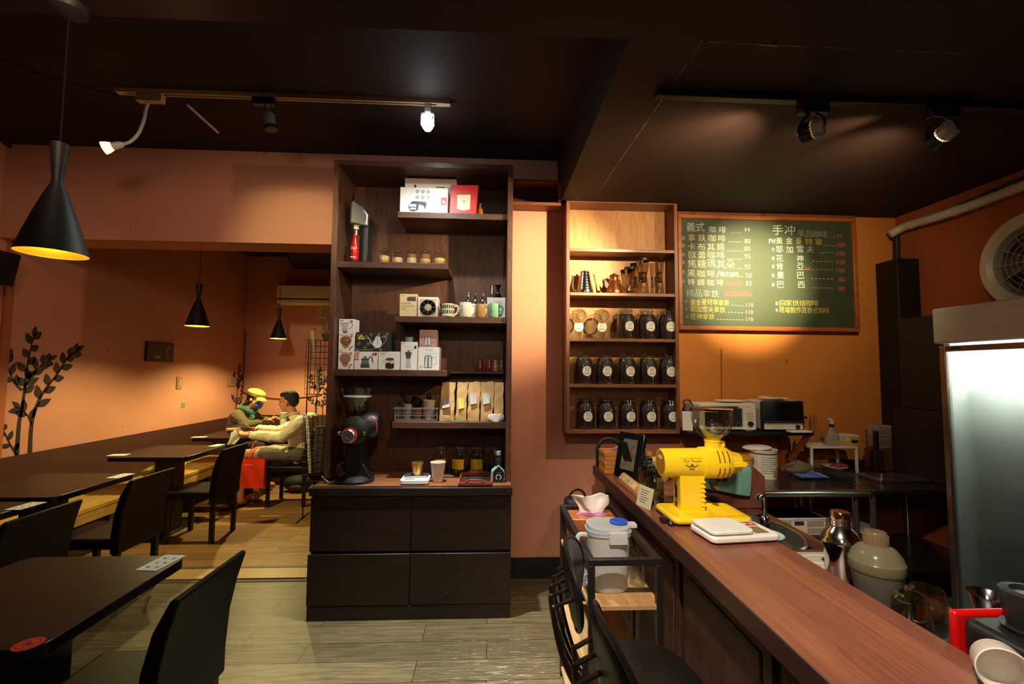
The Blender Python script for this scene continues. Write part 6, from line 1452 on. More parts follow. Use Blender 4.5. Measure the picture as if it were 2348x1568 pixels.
# shelf of cartons behind the fridge side: tall brown board and boxes between pillar and fridge
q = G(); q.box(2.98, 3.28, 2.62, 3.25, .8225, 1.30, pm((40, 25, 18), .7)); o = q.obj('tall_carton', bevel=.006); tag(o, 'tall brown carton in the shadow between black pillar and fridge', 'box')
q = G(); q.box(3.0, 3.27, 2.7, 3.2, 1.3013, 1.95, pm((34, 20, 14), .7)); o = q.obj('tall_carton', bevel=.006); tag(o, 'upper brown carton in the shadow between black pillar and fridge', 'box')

# ------------------------------------------------------------------ black lighting track
YB = 1.95
a = at(1501, 212, Y=YB)
t = thing('lighting_track', 'black lighting track on the lowered ceiling above the counter', 'lighting track', (0, YB, ZLOW))
q = G(); q.box(at(1501, 212, Z=ZLOW).x, 2.75, -.02, .02, -.034, 0, BLK); q.obj('rail', t, bevel=.003)
for px, tgt, lb in ((1862, at(1215, 560, Y=3.5), 'silver finned track spotlight nearer the beam, aimed at the tall shelf wall'), (2160, at(1745, 640, Y=3.46), 'silver finned track spotlight above the fridge side, aimed at the menu board')):
    x = at(px, 290, Y=YB).x; t = thing('track_spotlight', lb, 'spotlight', (x, YB, ZLOW - .034), group='finned spotlights on the black track')
    q = G(); q.box(-.06, .075, -.022, .022, -.05, 0.0, BLK); q.obj('adapter', t, bevel=.004)
    hp = Vector((0.005, 0, -.125)); dr = (Vector(tgt) - (Vector(t.location) + hp)).normalized(); MM = TR(*hp) @ dr.to_track_quat('Z', 'Y').to_matrix().to_4x4()
    q = G()
    q.lathe([(.012, -.045), (.034, -.04), (.036, .0)], GR3, 24, MM)
    for i in range(18): q.box(.030, .040, -.0022, .0022, -.038, .006, pm((176, 174, 170), .35, metal=.6), MM @ RZ(20 * i))
    q.obj('heat_sink', t)
    q = G(); q.lathe([(.040, .004), (.044, .02), (.044, .05), (.038, .052), (.034, .03)], BLK, 26, MM, caps=False); q.obj('front_ring', t)
    q = G(); q.lathe([(.034, .034), (0, .036)], mat('spot_lens', (255, 220, 160), .4, emit=(255, 200, 120), es=14), 24, MM, caps=False); q.obj('lens', t, smooth=0)
    q = G(); q.tube(smooth_path([(-.01, 0, -.05), (-.03, .03, -.08), (-.035, .045, -.125)], 5), .007, BLK, 6); q.tube(smooth_path([(.02, 0, -.05), (.03, -.03, -.08), (.03, -.045, -.125)], 5), .005, BLK, 6); q.obj('yoke', t)

# ================================================================== bar counter
CTOP, CX_, CI = 0.90, 0.720, 1.118
BAR = None
def strips(name, cols, axis='Y', pitch=.075, rough=.33):
    """laminate of long glued strips"""
    m, n, l, p = new_mat(name)
    tc = n.new('ShaderNodeTexCoord'); mp = n.new('ShaderNodeMapping'); mp.inputs['Rotation'].default_value = (0, 0, PI / 2); l.new(tc.outputs['Object'], mp.inputs[0])
    br = n.new('ShaderNodeTexBrick'); br.offset = .43; br.inputs['Scale'].default_value = 1; br.inputs['Brick Width'].default_value = 1.7; br.inputs['Row Height'].default_value = pitch; br.inputs['Mortar Size'].default_value = 0.0004
    br.inputs['Color1'].default_value = lin(cols[0]) + (1,); br.inputs['Color2'].default_value = lin(cols[1]) + (1,); br.inputs['Mortar'].default_value = lin(cols[2]) + (1,); l.new(mp.outputs[0], br.inputs['Vector'])
    mg = n.new('ShaderNodeMapping'); mg.inputs['Scale'].default_value = (3, 60, 3); l.new(mp.outputs[0], mg.inputs[0]); nz = n.new('ShaderNodeTexNoise'); nz.inputs['Scale'].default_value = 2.4; nz.inputs['Detail'].default_value = 8; l.new(mg.outputs[0], nz.inputs['Vector'])
    mr = n.new('ShaderNodeMapRange'); mr.inputs[1].default_value = .3; mr.inputs[2].default_value = .7; mr.inputs[3].default_value = .72; mr.inputs[4].default_value = 1.12; l.new(nz.outputs['Fac'], mr.inputs[0])
    vm = n.new('ShaderNodeVectorMath'); vm.operation = 'SCALE'; l.new(br.outputs['Color'], vm.inputs[0]); l.new(mr.outputs[0], vm.inputs['Scale']); l.new(vm.outputs[0], p.inputs['Base Color'])
    rr = n.new('ShaderNodeMapRange'); rr.inputs[3].default_value = rough - .06; rr.inputs[4].default_value = rough + .08; l.new(nz.outputs['Fac'], rr.inputs[0]); l.new(rr.outputs[0], p.inputs['Roughness']); p.inputs['Specular IOR Level'].default_value = .5
    return m
BARM = strips('counter_laminate', ((150, 92, 68), (122, 72, 56), (96, 56, 42))); EDGE = mat('counter_edge', (58, 34, 30), .4, var=.1); BODY = wood('counter_body', (58, 34, 28), (82, 48, 38), .5, 'Z', 7)
BC = thing('bar_counter', 'long reddish wood-strip bar counter running from the wall towards the camera', 'counter', (0, 0, 0)); CY0, CY1 = -.6, 3.17
q = G(); q.box(CX_, CI, CY0, CY1, CTOP - .064, CTOP, EDGE); q.rect(CX_ + .003, CY0, CI - .002, CY1 - .003, BARM, z=CTOP + .0004); q.obj('worktop', BC, bevel=.004)
q = G(); q.box(CX_ + .08, CI - .02, CY0, CY1 - .02, .08, CTOP - .064, BODY); q.obj('body', BC, smooth=0)
for i in range(6):
    y0 = CY1 - .06 - .62 * (i + 1) + .02; q = G(); q.box(CX_ + .066, CX_ + .08, y0, y0 + .58, .12, CTOP - .09, BODY); q.box(CX_ + .060, CX_ + .066, y0 + .05, y0 + .53, .18, CTOP - .15, BODY); q.obj('front_panel', BC, bevel=.004)
q = G(); q.box(CX_ + .10, CI - .02, CY0, CY1 - .02, 0, .08, EDGE); q.obj('plinth', BC)
CT = CTOP + .0016

# lower worktop with the round sink
WZ = .80
LW = thing('sink_counter', 'lower worktop with a round steel sink behind the bar counter', 'sink counter', (0, 0, 0))
WTM = wood('worktop_edge', (86, 50, 38), (120, 72, 52), .4, 'Y', 8); sx, sy, srx, sry = 1.305, 2.16, .150, .235; y0, y1, x0, x1 = .35, 2.49, CI + .003, 1.488
q = G()
for b4 in ((x0, x1, y0, sy - sry), (x0, x1, sy + sry, y1), (x0, sx - srx, sy - sry, sy + sry), (sx + srx, x1, sy - sry, sy + sry)): q.box(b4[0], b4[1], b4[2], b4[3], WZ - .035, WZ, WTM)
q.obj('worktop', LW, smooth=0)
q = G(); q.lathe([(1.09, .0005), (1.06, .006), (1.0, .004), (.96, -.03), (.90, -.06), (.5, -.076), (0, -.077)], mat('sink_steel', (150, 146, 140), .3, metal=.9, var=.1), 48, TR(sx, sy, WZ) @ Matrix.Diagonal((srx * .9, sry * .96, 1, 1)), caps=False); q.obj('sink_bowl', LW)
q = G(); q.box(x0, x1 - .02, y0, y1, .05, WZ - .20, BODY); q.obj('cabinet_body', LW, smooth=0)
q = G(); a, c = at(1748, 1212, X=1.37), at(1743, 1133, X=1.37); q.tube(smooth_path([(1.385, 2.27, WZ), (1.385, 2.27, c.z - .04), (1.375, 2.262, c.z - .005), (1.34, 2.24, c.z - .004), (1.32, 2.225, c.z - .02)], 6), .012, MATS['chrome'], 12); o = thing('faucet', 'chrome swan faucet over the round sink', 'faucet', (0, 0, .0015)); q.obj('spout', o); q = G(); q.lathe([(.024, 0), (.022, .02), (.014, .03)], MATS['chrome'], 20, TR(1.385, 2.27, WZ)); q.obj('base_ring', o)
q = G(); t = thing('partition', 'reddish wood divider panel standing behind the sink', 'partition', (0, 0, 0)); a, c = at(1630, 1070, Y=2.505), at(1750, 1062, Y=2.505)
q.prism([(CI + .006, WZ + .002), (c.x, WZ + .002), (c.x, c.z - .07), (c.x - .06, a.z), (CI + .006, a.z)], -.012, .012, wood('divider_wood', (104, 56, 48), (134, 76, 62), .45, 'Z', 8), TR(0, 2.503, 0) @ FRONT); q.obj('panel', t, bevel=.003)
ptop = a.z
TOW = mat('towel_green', (104, 160, 142), .9, sheen=.5, bump=.5, scale=90, var=.15)
A, B = at(1612, 1064, Y=2.47), at(1722, 1068, Y=2.47); Cc, D = at(1605, 1118, Y=2.47), at(1719, 1138, Y=2.47)
q = G(); q.sheet(lambda u, v: tuple(Vector(A).lerp(B, u).lerp(Vector(Cc).lerp(D, u), v) + Vector((0, -.006 - .006 * math.sin(8 * u + 2 * v) * v + (.026 * (1 - v * 8) if v < .125 else 0), .006 if v < .07 else 0))), 24, 20, TOW); o = tag(q.obj('towel', solid=.004), 'green microfibre towel hung over the divider panel', 'towel')
BO = mat('bowl_mint', (178, 222, 202), .4)
t = thing('bowl', 'mint green ribbed plastic bowl at the edge of the sink', 'bowl', (1.285, 2.10, WZ - .072)); q = G(); n_ = 60; prof = [(.035, 0), (.054, .03), (.068, .07), (.076, .075)]
v = []; f = []
for j, (r, z) in enumerate(prof):
    for i in range(n_): a_ = 2 * PI * i / n_; rr_ = r * (1 + (.035 if i % 2 else -.02) * (j / 3)); v.append((rr_ * math.cos(a_), rr_ * math.sin(a_), z))
for j in range(3):
    for i in range(n_): f.append((j * n_ + i, j * n_ + (i + 1) % n_, (j + 1) * n_ + (i + 1) % n_, (j + 1) * n_ + i))
f.append(tuple(range(n_))[::-1]); q.add(v, f, BO); q.obj('ribbed_dish', t, smooth=0, solid=.003)
WI = WZ + .0016
t = thing('strainer_lid', 'greyish plastic lid with an oval recess between sink and shaker', 'lid', (1.30, 1.775, WI)); q = G(); q.rbox(-.14, .13, -.075, .075, 0, .018, .02, pm((190, 190, 178), .4)); q.obj('lid_plate', t, bevel=.004); q = G(); q.lathe([(.8, .0185), (.9, .021), (1, .0188)], pm((214, 214, 204), .3), 32, Matrix.Diagonal((.08, .045, 1, 1)), caps=False); q.poly([(0.0, -.01), (.06, -.02), (.03, .02)], pm((70, 60, 54), .5), z=.0188); q.obj('oval_recess', t)
# shakers
SIL = mat('shaker_steel', (214, 210, 206), .13, metal=1, var=.03)
t = thing('cocktail_shaker', 'polished steel cocktail shaker behind the counter edge', 'shaker', (1.29, 1.645, WI)); 
q = G(); q.lathe([(.044, 0), (.047, .004), (.060, .125), (.062, .135)], SIL, 40); q.obj('tumbler', t)
q = G(); q.lathe([(.062, .133), (.064, .138), (.061, .15), (.05, .172), (.036, .186), (.033, .19)], SIL, 40, caps=False); q.obj('shoulder', t)
q = G(); q.lathe([(.033, .188), (.034, .19), (.034, .196), (.0325, .198), (.034, .2), (.034, .206), (.0325, .208), (.033, .21), (.032, .236), (.029, .242), (0, .243)], SIL, 36); q.obj('cap', t)
t = thing('cocktail_shaker', 'large cloudy plastic shaker with amber-stained cap', 'shaker', (1.262, 1.46, WI)); KS = TR(0, 0, 0) @ Matrix.Diagonal((.78, .78, .97, 1)); CLD = milky('shaker_cloudy', (172, 170, 154), .62, .25)
q = G(KS); q.lathe([(.070, 0), (.074, .004), (.094, .135), (.094, .14)], CLD, 40); q.obj('tumbler', t)
q = G(KS); q.lathe([(.097, .118), (.099, .122), (.098, .148), (.094, .152), (.088, .168), (.066, .19), (.045, .199), (.043, .203)], milky('shaker_cloudy_amber', (190, 182, 150), .56, .22), 40, caps=False); q.obj('shoulder', t)
q = G(KS); q.lathe([(.045, .199), (.044, .203), (.041, .236), (.036, .242), (0, .243)], milky('shaker_cap', (200, 178, 140), .6, .2), 30)
for i in range(20): q.box(.0405, .0445, -.002, .002, .206, .232, MATS['shaker_cap'], RZ(18 * i))
q.obj('cap', t)
# glasses upside down
TG = thin_glass('thick_glass', (214, 224, 204), base=.20)
for x, y, lb in ((1.205, 1.285, 'thick clear tumbler upside down beside the cloudy shaker'), (1.305, 1.335, 'second thick tumbler upside down, behind the first one')):
    t = thing('tumbler', lb, 'glass', (x, y, WI + .012), group='upturned tumblers'); q = G(); q.lathe([(.050, 0), (.048, .05), (.042, .098), (.034, .106), (0, .104)], TG, 32); q.obj('glass_wall', t); q = G(); q.lathe([(.046, .002), (.038, .085), (0, .086)], CLR, 28, caps=False); q.obj('inner_wall', t)
q = G(); t = thing('drip_tray', 'black drip tray with a chrome rail under the upturned tumblers', 'tray', (1.25, 1.30, WI)); q.box(-.125, .16, -.13, .075, 0, .0105, BPL); q.obj('tray_body', t, bevel=.003); q = G(); q.tube(smooth_path([(-.115, -.12, .01), (-.115, -.12, .045), (-.10, -.12, .05), (.0, -.12, .05), (.015, -.12, .045), (.015, -.12, .01)], 5), .004, STL, 8); q.obj('rail', t)
t = thing('measuring_jug', 'small shiny steel pouring jug behind the red and black machine', 'jug', (1.458, 1.30, WI)); q = G(); q.lathe([(.04, 0), (.042, .01), (.032, .06), (.045, .105), (.048, .11), (.043, .105), (.030, .06), (0, .05)], SIL, 30); q.obj('jug_body', t); q = G(); q.tube([(.045, .01, .1), (.075, .0, .085), (.06, 0, .03)], .006, pm((170, 220, 214), .4), 8); q.obj('handle', t)
# red and black machine with round knob, white mug lying on the counter
t = thing('coffee_machine', 'black machine with bright red rear trim at the picture corner', 'coffee machine', (1.172, .72, WI)); RDG = mat('gloss_red', (204, 18, 20), .2, coat=.5)
q = G(); q.prism(rrect(0, .40, 0, .40, .03), 0, .15, BPL); q.obj('body', t, bevel=.018, seg=3)
q = G(); q.rbox(-.010, .410, .396, .418, 0, .158, .010, RDG); q.obj('red_trim', t, bevel=.010, seg=3)
q = G(); q.lathe([(.055, .151), (.06, .16), (.0, .161)], pm((40, 38, 38), .4), 30, TR(.10, .315, 0)); q.obj('knob_plate', t)
q = G(); q.lathe([(.046, .161), (.050, .175), (.060, .225), (.058, .24), (.040, .243), (.036, .236), (0, .235)], mat('knob_rubber', (30, 32, 34), .35), 36, TR(.10, .315, 0)); q.obj('round_knob', t)
mc = at(2348, 1572, Z=.945); t = thing('mug', 'white mug lying on its side on the counter at the picture corner', 'mug', (mc.x - .0, mc.y + .03, CT + .0465)); Mg = RZ(-38) @ RX(82)
q = G(); q.lathe([(.034, -.085), (.042, -.07), (.046, 0), (.044, .002), (.042, -.002), (.038, -.068), (0, -.074)], pm((232, 228, 220), .3), 36, Mg); q.obj('cup', t); q = G(); q.tube([Mg @ Vector(v_) for v_ in smooth_path([(.042, 0.0, -.015), (.068, .0, -.02), (.072, .0, -.045), (.043, .0, -.062)], 5)], .006, pm((150, 124, 104), .4), 8); q.obj('handle', t)

# ------------------------------------------------------------------ the yellow grinder and the scale
YEL_ = mat('grinder_yellow', (255, 216, 34), .3, var=.03, coat=.4); YDK = pm((176, 116, 12), .5)
GX, GY = .775, 2.03
t = thing('yellow_grinder', 'bright yellow coffee grinder with clear round hopper on the counter', 'coffee grinder', (GX, GY, CT))
q = G(); q.prism(rrect(0, .345, -.125, .11, .03), .008, .036, YEL_); q.obj('base', t, bevel=.012, seg=3)
q = G()
for i in range(11): q.box(.20 + .0005, .315, -.085 + .016 * i, -.079 + .016 * i, .036, .041, YEL_)
q.obj('ribbed_platform', t, bevel=.002)
q = G(); q.prism([(.062, -.048), (.172, -.048), (.172, .05), (.075, .05), (.062, .03)], .034, .20, YEL_); q.prism([(.05, -.06), (.185, -.06), (.185, .06), (.05, .06)], .034, .044, YEL_); q.obj('column', t, bevel=.010, seg=3)
for i in range(6):
    q = G(); q.cb((.162, -.050, .066 + .020 * i), (.026, .008, .008), YEL_); q.obj('side_rib', t, bevel=.0035)
q = G(); q.rect(.03, .05, .056, .145, BPL, TR(.0615, 0, 0) @ Matrix(((0, 0, -1, 0), (1, 0, 0, -.042), (0, 1, 0, 0), (0, 0, 0, 1)))); q.rect(.033, .072, .053, .088, GR1, TR(.0612, 0, 0) @ Matrix(((0, 0, -1, 0), (1, 0, 0, -.042), (0, 1, 0, 0), (0, 0, 0, 1)))); q.obj('rating_plate', t, smooth=0)
MX = TR(0, -.01, .245) @ RY(90)
q = G(); q.lathe([(.058, -.012), (.062, -.008), (.063, .165)], YEL_, 48, MX); q.obj('motor_housing', t)
q = G(); q.lathe([(.052, -.0125), (.052, -.013), (.0, -.013)], YDK, 40, MX); q.text('200V', -.014, .024, .007, REDP, TR(-.0135, -.01, .245) @ RZ(-90) @ FRONT, wfit=.03); q.rect(-.022, .018, .022, .034, PAPER, TR(-.0132, -.01, .245) @ RZ(-90) @ FRONT); q.obj('end_cap', t)
q = G(); q.lathe([(.063, .165), (.068, .168), (.070, .20), (.070, .25), (.066, .285), (.052, .305), (.046, .325), (.040, .345), (.030, .352), (0, .354)], YEL_, 48, MX); q.obj('burr_housing', t)
for i in range(3):
    for s_ in (-1, 1):
        q = G(); rr_ = .0708 - .0006 * i; q.tube([(.225 + .022 * i, -.01 - rr_ * math.cos(R(a_)), .245 + s_ * rr_ * math.sin(R(a_))) for a_ in range(10, 56, 6)], .0045, pm((120, 64, 16), .6), 6, flat=.5); q.obj('vent_slot', t)
q = G(); q.cb((.315, -.062, .245), (.075, .018, .022), YEL_); q.cyl(.007, .35, .362, STL, 14, TR(0, -.062, .245) @ RY(90)); q.obj('adjust_lever', t, bevel=.004)
q = G(); q.cyl(.026, .163, .18, BPL, 24, TR(.265, -.01, 0)); q.obj('outlet', t)
q = G(); q.prism([(.20, .165), (.232, .165), (.228, .13), (.214, .128)], -.012, .012, BPL, TR(0, -.03, 0) @ FRONT); q.cyl(.008, 0, .014, GD, 12, TR(.222, -.042, .142) @ RX(90)); q.obj('bag_clip', t)
q = G(); q.lathe([(.034, .305), (.034, .335), (.037, .337), (.037, .345)], YEL_, 30, TR(.232, 0, 0)); q.cb((.275, 0, .325), (.02, .02, .026), YEL_); q.obj('hopper_neck', t, bevel=.002)
q = G(); HP = thin_glass('hopper_clear', (238, 232, 226), base=.10); q.lathe([(.028, .345), (.036, .35), (.062, .372), (.082, .402), (.088, .43), (.089, .478)], HP, 44, TR(.232, 0, 0), caps=False); q.obj('hopper', t)
q = G(); q.lathe([(.0895, .474), (.092, .477), (.092, .483), (.086, .486), (0, .487)], thin_glass('hopper_lid_smoke', (150, 110, 104), base=.16), 44, TR(.232, 0, 0), caps=False); q.obj('hopper_lid', t)
q = G(); q.rect(-.046, -.024, .046, .024, mat('badge_gold', (236, 186, 30), .35), FRONT); BRN = pm((116, 84, 20), .5)
v, f, tw, th = text_tris('Fuji Royal')
q = G()
def onb(x, z, e=.0012): a_ = z / .0632; return (x, -.01 - (.0632 + e) * math.cos(a_), .245 + (.0632 + e) * math.sin(a_))
q.add([onb(.066 + a_ / tw * .076 + .004 * b_ / th, .010 + b_ / th * .014) for a_, b_ in v], f, BRN)
g2 = G(); g2.line([(.076, .002), (.09, -.006), (.104, -.004), (.118, -.006), (.132, .002)], .004, BRN); g2.disc(.104, .0, .006, BRN, n=10); g2.rect(.092, -.018, .116, -.014, BRN)
for p4 in (((.058, -.024), (.15, -.024)), ((.058, .03), (.15, .03)), ((.058, -.024), (.058, .03)), ((.15, -.024), (.15, .03))): g2.line(p4, .0008, BRN)
q.add([onb(p_.x, p_.y) for p_ in g2.v], g2.f, BRN); q.obj('badge', t, smooth=0)
q = G(); q.lathe([(.012, 0), (.014, .01), (.008, .02)], BPL, 16, TR(.0, -.10, 0) @ TR(-.004, 0, 0)); q.obj('rubber_foot', t)
q = G(); q.lathe([(.0, 0), (.022, .006), (.024, .02), (.0, .024)], BPL, 16, TR(-.014, -.06, .0) ); q.obj('knob', t)
q = G(); q.tube(smooth_path([(.36, .1, .003), (.33, .14, .006), (.28, .16, .006), (.2, .17, .006)], 5), .004, BPL, 6); q.obj('power_cord', t)
sc = thing('kitchen_scale', 'large white digital kitchen scale on the counter before the yellow grinder', 'scale', (.975, 1.805, CT), 6)
q = G(); q.rbox(-.145, .145, -.088, .088, .005, .028, .028, SCW); q.obj('body', sc, bevel=.007, seg=3)
q = G(); q.rbox(-.140, .040, -.078, .082, .033, .046, .026, SCW); q.cyl(.03, .026, .034, GR3, 20, TR(-.05, 0, 0)); q.obj('weighing_plate', sc, bevel=.005, seg=3)
q = G(); q.rect(.052, -.060, .112, .012, pm((124, 120, 84), .25), z=.0287); q.obj('display', sc, smooth=0)
q = G(); q.poly(rrect(.046, .125, .022, .068, .008), pm((196, 84, 92), .5), z=.0286); q.disc(.074, .045, .011, SCW, z=.0290); q.disc(.106, .045, .007, SCW, z=.0290); q.obj('button_panel', sc, smooth=0)

# ------------------------------------------------------------------ small things along the counter
for x, y, r, h, fill, lb in ((.915, 2.64, .040, .15, (40, 28, 20), 'black-lidded jar of dark contents beside the black frame'), (.872, 2.535, .040, .15, (150, 110, 70), 'black-lidded jar with a red mark, second from the black frame'), (.842, 2.405, .043, .155, (96, 104, 56), 'black-lidded jar of greenish leaves in the counter row'), (.825, 2.265, .044, .16, (110, 100, 70), 'black-lidded jar closest to the yellow grinder')):
    t = thing('lidded_jar', lb, 'jar', (x, y, CT), group='black-lidded jars on the counter'); JD = thin_glass('jar_smoky', (206, 208, 190), base=.09)
    q = G(); q.lathe([(r * .95, 0), (r, .008), (r, h * .66), (r * .78, h * .76), (r * .76, h * .82)], JD, 28); q.obj('jar_glass', t)
    q = G(); q.lathe([(r * .93, .006), (r * .94, h * .36), (0, h * .4)], mat('tea_%d_%d' % (fill[0], fill[1]), fill, .7, var=.5, scale=90, bump=.8), 22); q.obj('filling', t)
    q = G(); q.lathe([(r * .82, h * .80), (r * .86, h * .82), (r * .86, h * .96), (r * .8, h), (0, h)], MATS['gloss_black'], 28); q.obj('lid', t)
ORW = wood('tray_orange_wood', (176, 108, 46), (212, 140, 66), .4, 'X', 9)
for i in range(5):
    t = thing('wooden_tray', ('lowest', 'second lowest', 'middle', 'second highest', 'topmost')[i] + ' orange wooden tray of the stack at the counter end', 'tray', (.835 + .004 * (i % 2), 2.965, CT + .0272 * i), 0, 'stacked wooden trays')
    q = G(); q.box(-.10, .20, -.075, .075, 0, .008, ORW); q.obj('tray_floor', t, smooth=0)
    q = G()
    for b4 in ((-.104, .204, -.079, -.071), (-.104, .204, .071, .079), (-.104, -.096, -.071, .071), (.196, .204, -.071, .071)): q.box(b4[0], b4[1], b4[2], b4[3], .0, .0262, ORW)
    q.obj('rim', t, bevel=.003)
t = thing('standing_picture', 'black stand-up picture frame with a dim strip print among the counter things', 'picture frame', (.835, 2.765, CT), -60)
q = G(RX(-13)); q.box(-.10, .10, -.012, .014, 0, .275, MATS['gloss_black']); q.obj('frame_body', t, bevel=.004); q = G(RX(-13) @ TR(0, -.0126, 0) @ FRONT); q.rect(-.055, .05, .055, .235, pm((104, 96, 74), .5)); q.disc(.02, .18, .014, pm((150, 70, 50), .5), z=.0004); q.line([(-.03, .07), (.0, .13), (.03, .2)], .006, pm((60, 70, 46), .5), z=.0004); q.obj('print', t, smooth=0)
q = G(RX(20)); q.box(-.03, .03, .045, .052, .03, .22, BPL); q.obj('easel_leg', t)
t = thing('calendar_block', 'brown paper date block with black figures near the counter edge', 'calendar', (.785, 2.50, CT), 0); KB = pm((196, 140, 84), .6)
q = G(); q.prism([(-.028, 0), (.028, 0), (.028, .02), (.012, .058), (-.004, .058), (-.028, .03)], -.17, .17, KB, FRONT); q.obj('paper_block', t, bevel=.005)
e1, e2 = Vector((-.028, 0, .03)), Vector((-.004, 0, .058)); up = (e2 - e1).normalized(); nrm = Vector((-up.z, 0, up.x)); M_ = Matrix(((0, up.x, nrm.x, e1.x + nrm.x * .001), (-1, 0, 0, 0), (0, up.z, nrm.z, e1.z + nrm.z * .001), (0, 0, 0, 1)))
q = G(M_); q.rect(-.15, .003, .12, .034, pm((226, 196, 140), .6)); x = -.14
for ch_ in ('1', '2', '|', '0', '1', '|', '木'): q.text(ch_, x, .006, .025, DK, z=.0006, wfit=.004 if ch_ == '|' else .010 if ch_ == '1' else .026); x += .022 if ch_ in '|1' else .040
q.obj('date_figures', t, smooth=0)
q = G(); q.disc(0, 0, .014, pm((206, 60, 44), .5), TR(.0, -.171, .03) @ FRONT); q.obj('red_dot', t, smooth=0)
t = thing('price_card', 'small pale printed card standing at the counter edge before the jars', 'card', (.738, 2.185, CT), -72)
q = G(RX(-14)); q.box(-.054, .054, -.001, .001, 0, .098, mat('card_aged', (206, 198, 166), .5, var=.15)); q.obj('card_sheet', t, smooth=0)
q = G(RX(-14) @ TR(0, -.0016, 0) @ FRONT)
for i in range(6): q.rect(-.036 + .006 * (i % 2), .078 - .011 * i, .030 - .010 * (i % 3), .0805 - .011 * i, INK)
q.obj('printed_lines', t, smooth=0)
BEI = mat('basket_beige', (206, 172, 116), .6, bump=.3, scale=50)
t = thing('paper_bowl', 'beige boat-shaped paper bowl behind the black-lidded jars', 'bowl', (1.03, 2.71, CT)); q = G(); q.lathe([(.4, 0), (.72, .04), (1.0, .10), (1.02, .104), (.96, .10), (.66, .04), (0, .01)], BEI, 36, Matrix.Diagonal((.085, .08, 1.2, 1)) , caps=False); q.obj('bowl_body', t)
q = G(); q.sheet(lambda u, v: (.22 * u, .05 * v, .03 * math.sin(PI * u) + .008 * math.sin(12 * u + 5 * v)), 14, 5, pm((150, 96, 170), .8, sheen=.3)); tag(q.obj('purple_cloth', loc=(.80, 2.93, CT + .137), solid=.004), 'purple cloth lying over the stacked wooden trays', 'cloth')
t = thing('black_bag', 'black bag with a curved handle at the far counter end', 'bag', (.80, 3.09, CT)); q = G(); q.rbox(-.07, .20, -.022, .05, 0, .10, .02, mat('bag_black', (22, 22, 26), .6)); q.obj('bag_body', t, bevel=.01); q = G(); q.tube(smooth_path([(-.055, 0, .02), (-.065, 0, .12), (-.03, 0, .18), (.03, 0, .19), (.08, 0, .15), (.10, 0, .09)], 6), .013, MATS['bag_black'], 10); q.obj('curved_handle', t)
t = thing('dark_backpack', 'tall dark blue-black bag standing by the far counter end beside the tissue box', 'bag', (.585, 3.02, .0015)); q = G(); q.rbox(-.085, .085, -.07, .07, 0, .72, .04, mat('bag_navy', (24, 28, 44), .6, bump=.2)); q.obj('bag_body', t, bevel=.03, seg=4); q = G(); q.tube(arc((0, 0, .72), .05, 0, 180, 10), .007, BLK, 6); q.obj('strap', t)
q = G(); q.sheet(lambda u, v: (.14 * u, .11 * v, .003 + .004 * math.sin(6 * u + 3 * v)), 8, 6, pm((176, 150, 190), .8)); tag(q.obj('cloth', loc=(.93, 2.165, CT), solid=.002), 'pale purple cloth under the cord behind the yellow grinder', 'cloth')
t = thing('leather_case', 'dark brown leather paddle case leaning behind the grinder column', 'case', (1.055, 2.34, CT)); q = G(RX(-6)); q.prism([(-.045, 0), (.05, 0), (.066, .05), (.05, .13), (.02, .19), (-.02, .19), (-.05, .12), (-.06, .05)], -.010, .010, mat('case_brown', (58, 38, 26), .45), FRONT); q.obj('case_body', t, bevel=.006)

# ------------------------------------------------------------------ black rack beside the counter
RX0, RX1, RY0, RY1, RZT, RZS = .375, .655, 1.72, 2.42, .85, .68
STB = mat('rack_black', (34, 28, 27), .4); OAK = wood('rack_oak', (176, 134, 86), (206, 168, 116), .45, 'Y', 8)
t = thing('side_rack', 'slim black metal rack with oak shelves beside the counter', 'rack', (0, 0, 0))
for x in (RX0, RX1 - .024):
    for y in (RY0, RY1 - .024):
        q = G(); q.box(x, x + .024, y, y + .024, 0, RZT - .024, STB); q.obj('post', t, bevel=.002)
for x in (RX0, RX1 - .024):
    q = G(); q.box(x, x + .024, RY0 + .024, RY1 - .024, RZT - .024, RZT, STB); q.obj('top_rail', t, bevel=.002)
for y in (RY0, RY1 - .024):
    q = G(); q.box(RX0, RX1, y, y + .024, RZT - .024, RZT, STB); q.obj('top_rail', t, bevel=.002)
for z in (RZS, .36, .05):
    q = G(); q.box(RX0 + .003, RX1 - .003, RY0 + .006, RY1 - .006, z - .018, z, OAK); q.obj('oak_shelf', t, bevel=.002)
RS = RZS + .0016
JUG = milky('jug_plastic', (240, 243, 244), .18, .35)
jp = at(1402, 1350, Z=RZS); t = thing('water_jug', 'cloudy plastic water jug with blue spout cap on the oak shelf', 'water jug', (.487, 1.875, RS)); jh = .243
def rl(r, k, n=40): return [((r * math.copysign(abs(math.cos(2 * PI * i / n)) ** k, math.cos(2 * PI * i / n))), r * .9 * math.copysign(abs(math.sin(2 * PI * i / n)) ** k, math.sin(2 * PI * i / n))) for i in range(n)]
q = G(); v = []; f = []; n_ = 40; lv = [(.066, 0), (.074, .012), (.078, jh * .5), (.084, jh * .9)]
for r, z in lv: v += [(x, y, z) for x, y in rl(r, .72)]
for j in range(len(lv) - 1): f += [(j * n_ + i, j * n_ + (i + 1) % n_, (j + 1) * n_ + (i + 1) % n_, (j + 1) * n_ + i) for i in range(n_)]
f.append(tuple(range(n_))[::-1]); q.add(v, f, JUG); q.obj('jug_wall', t)
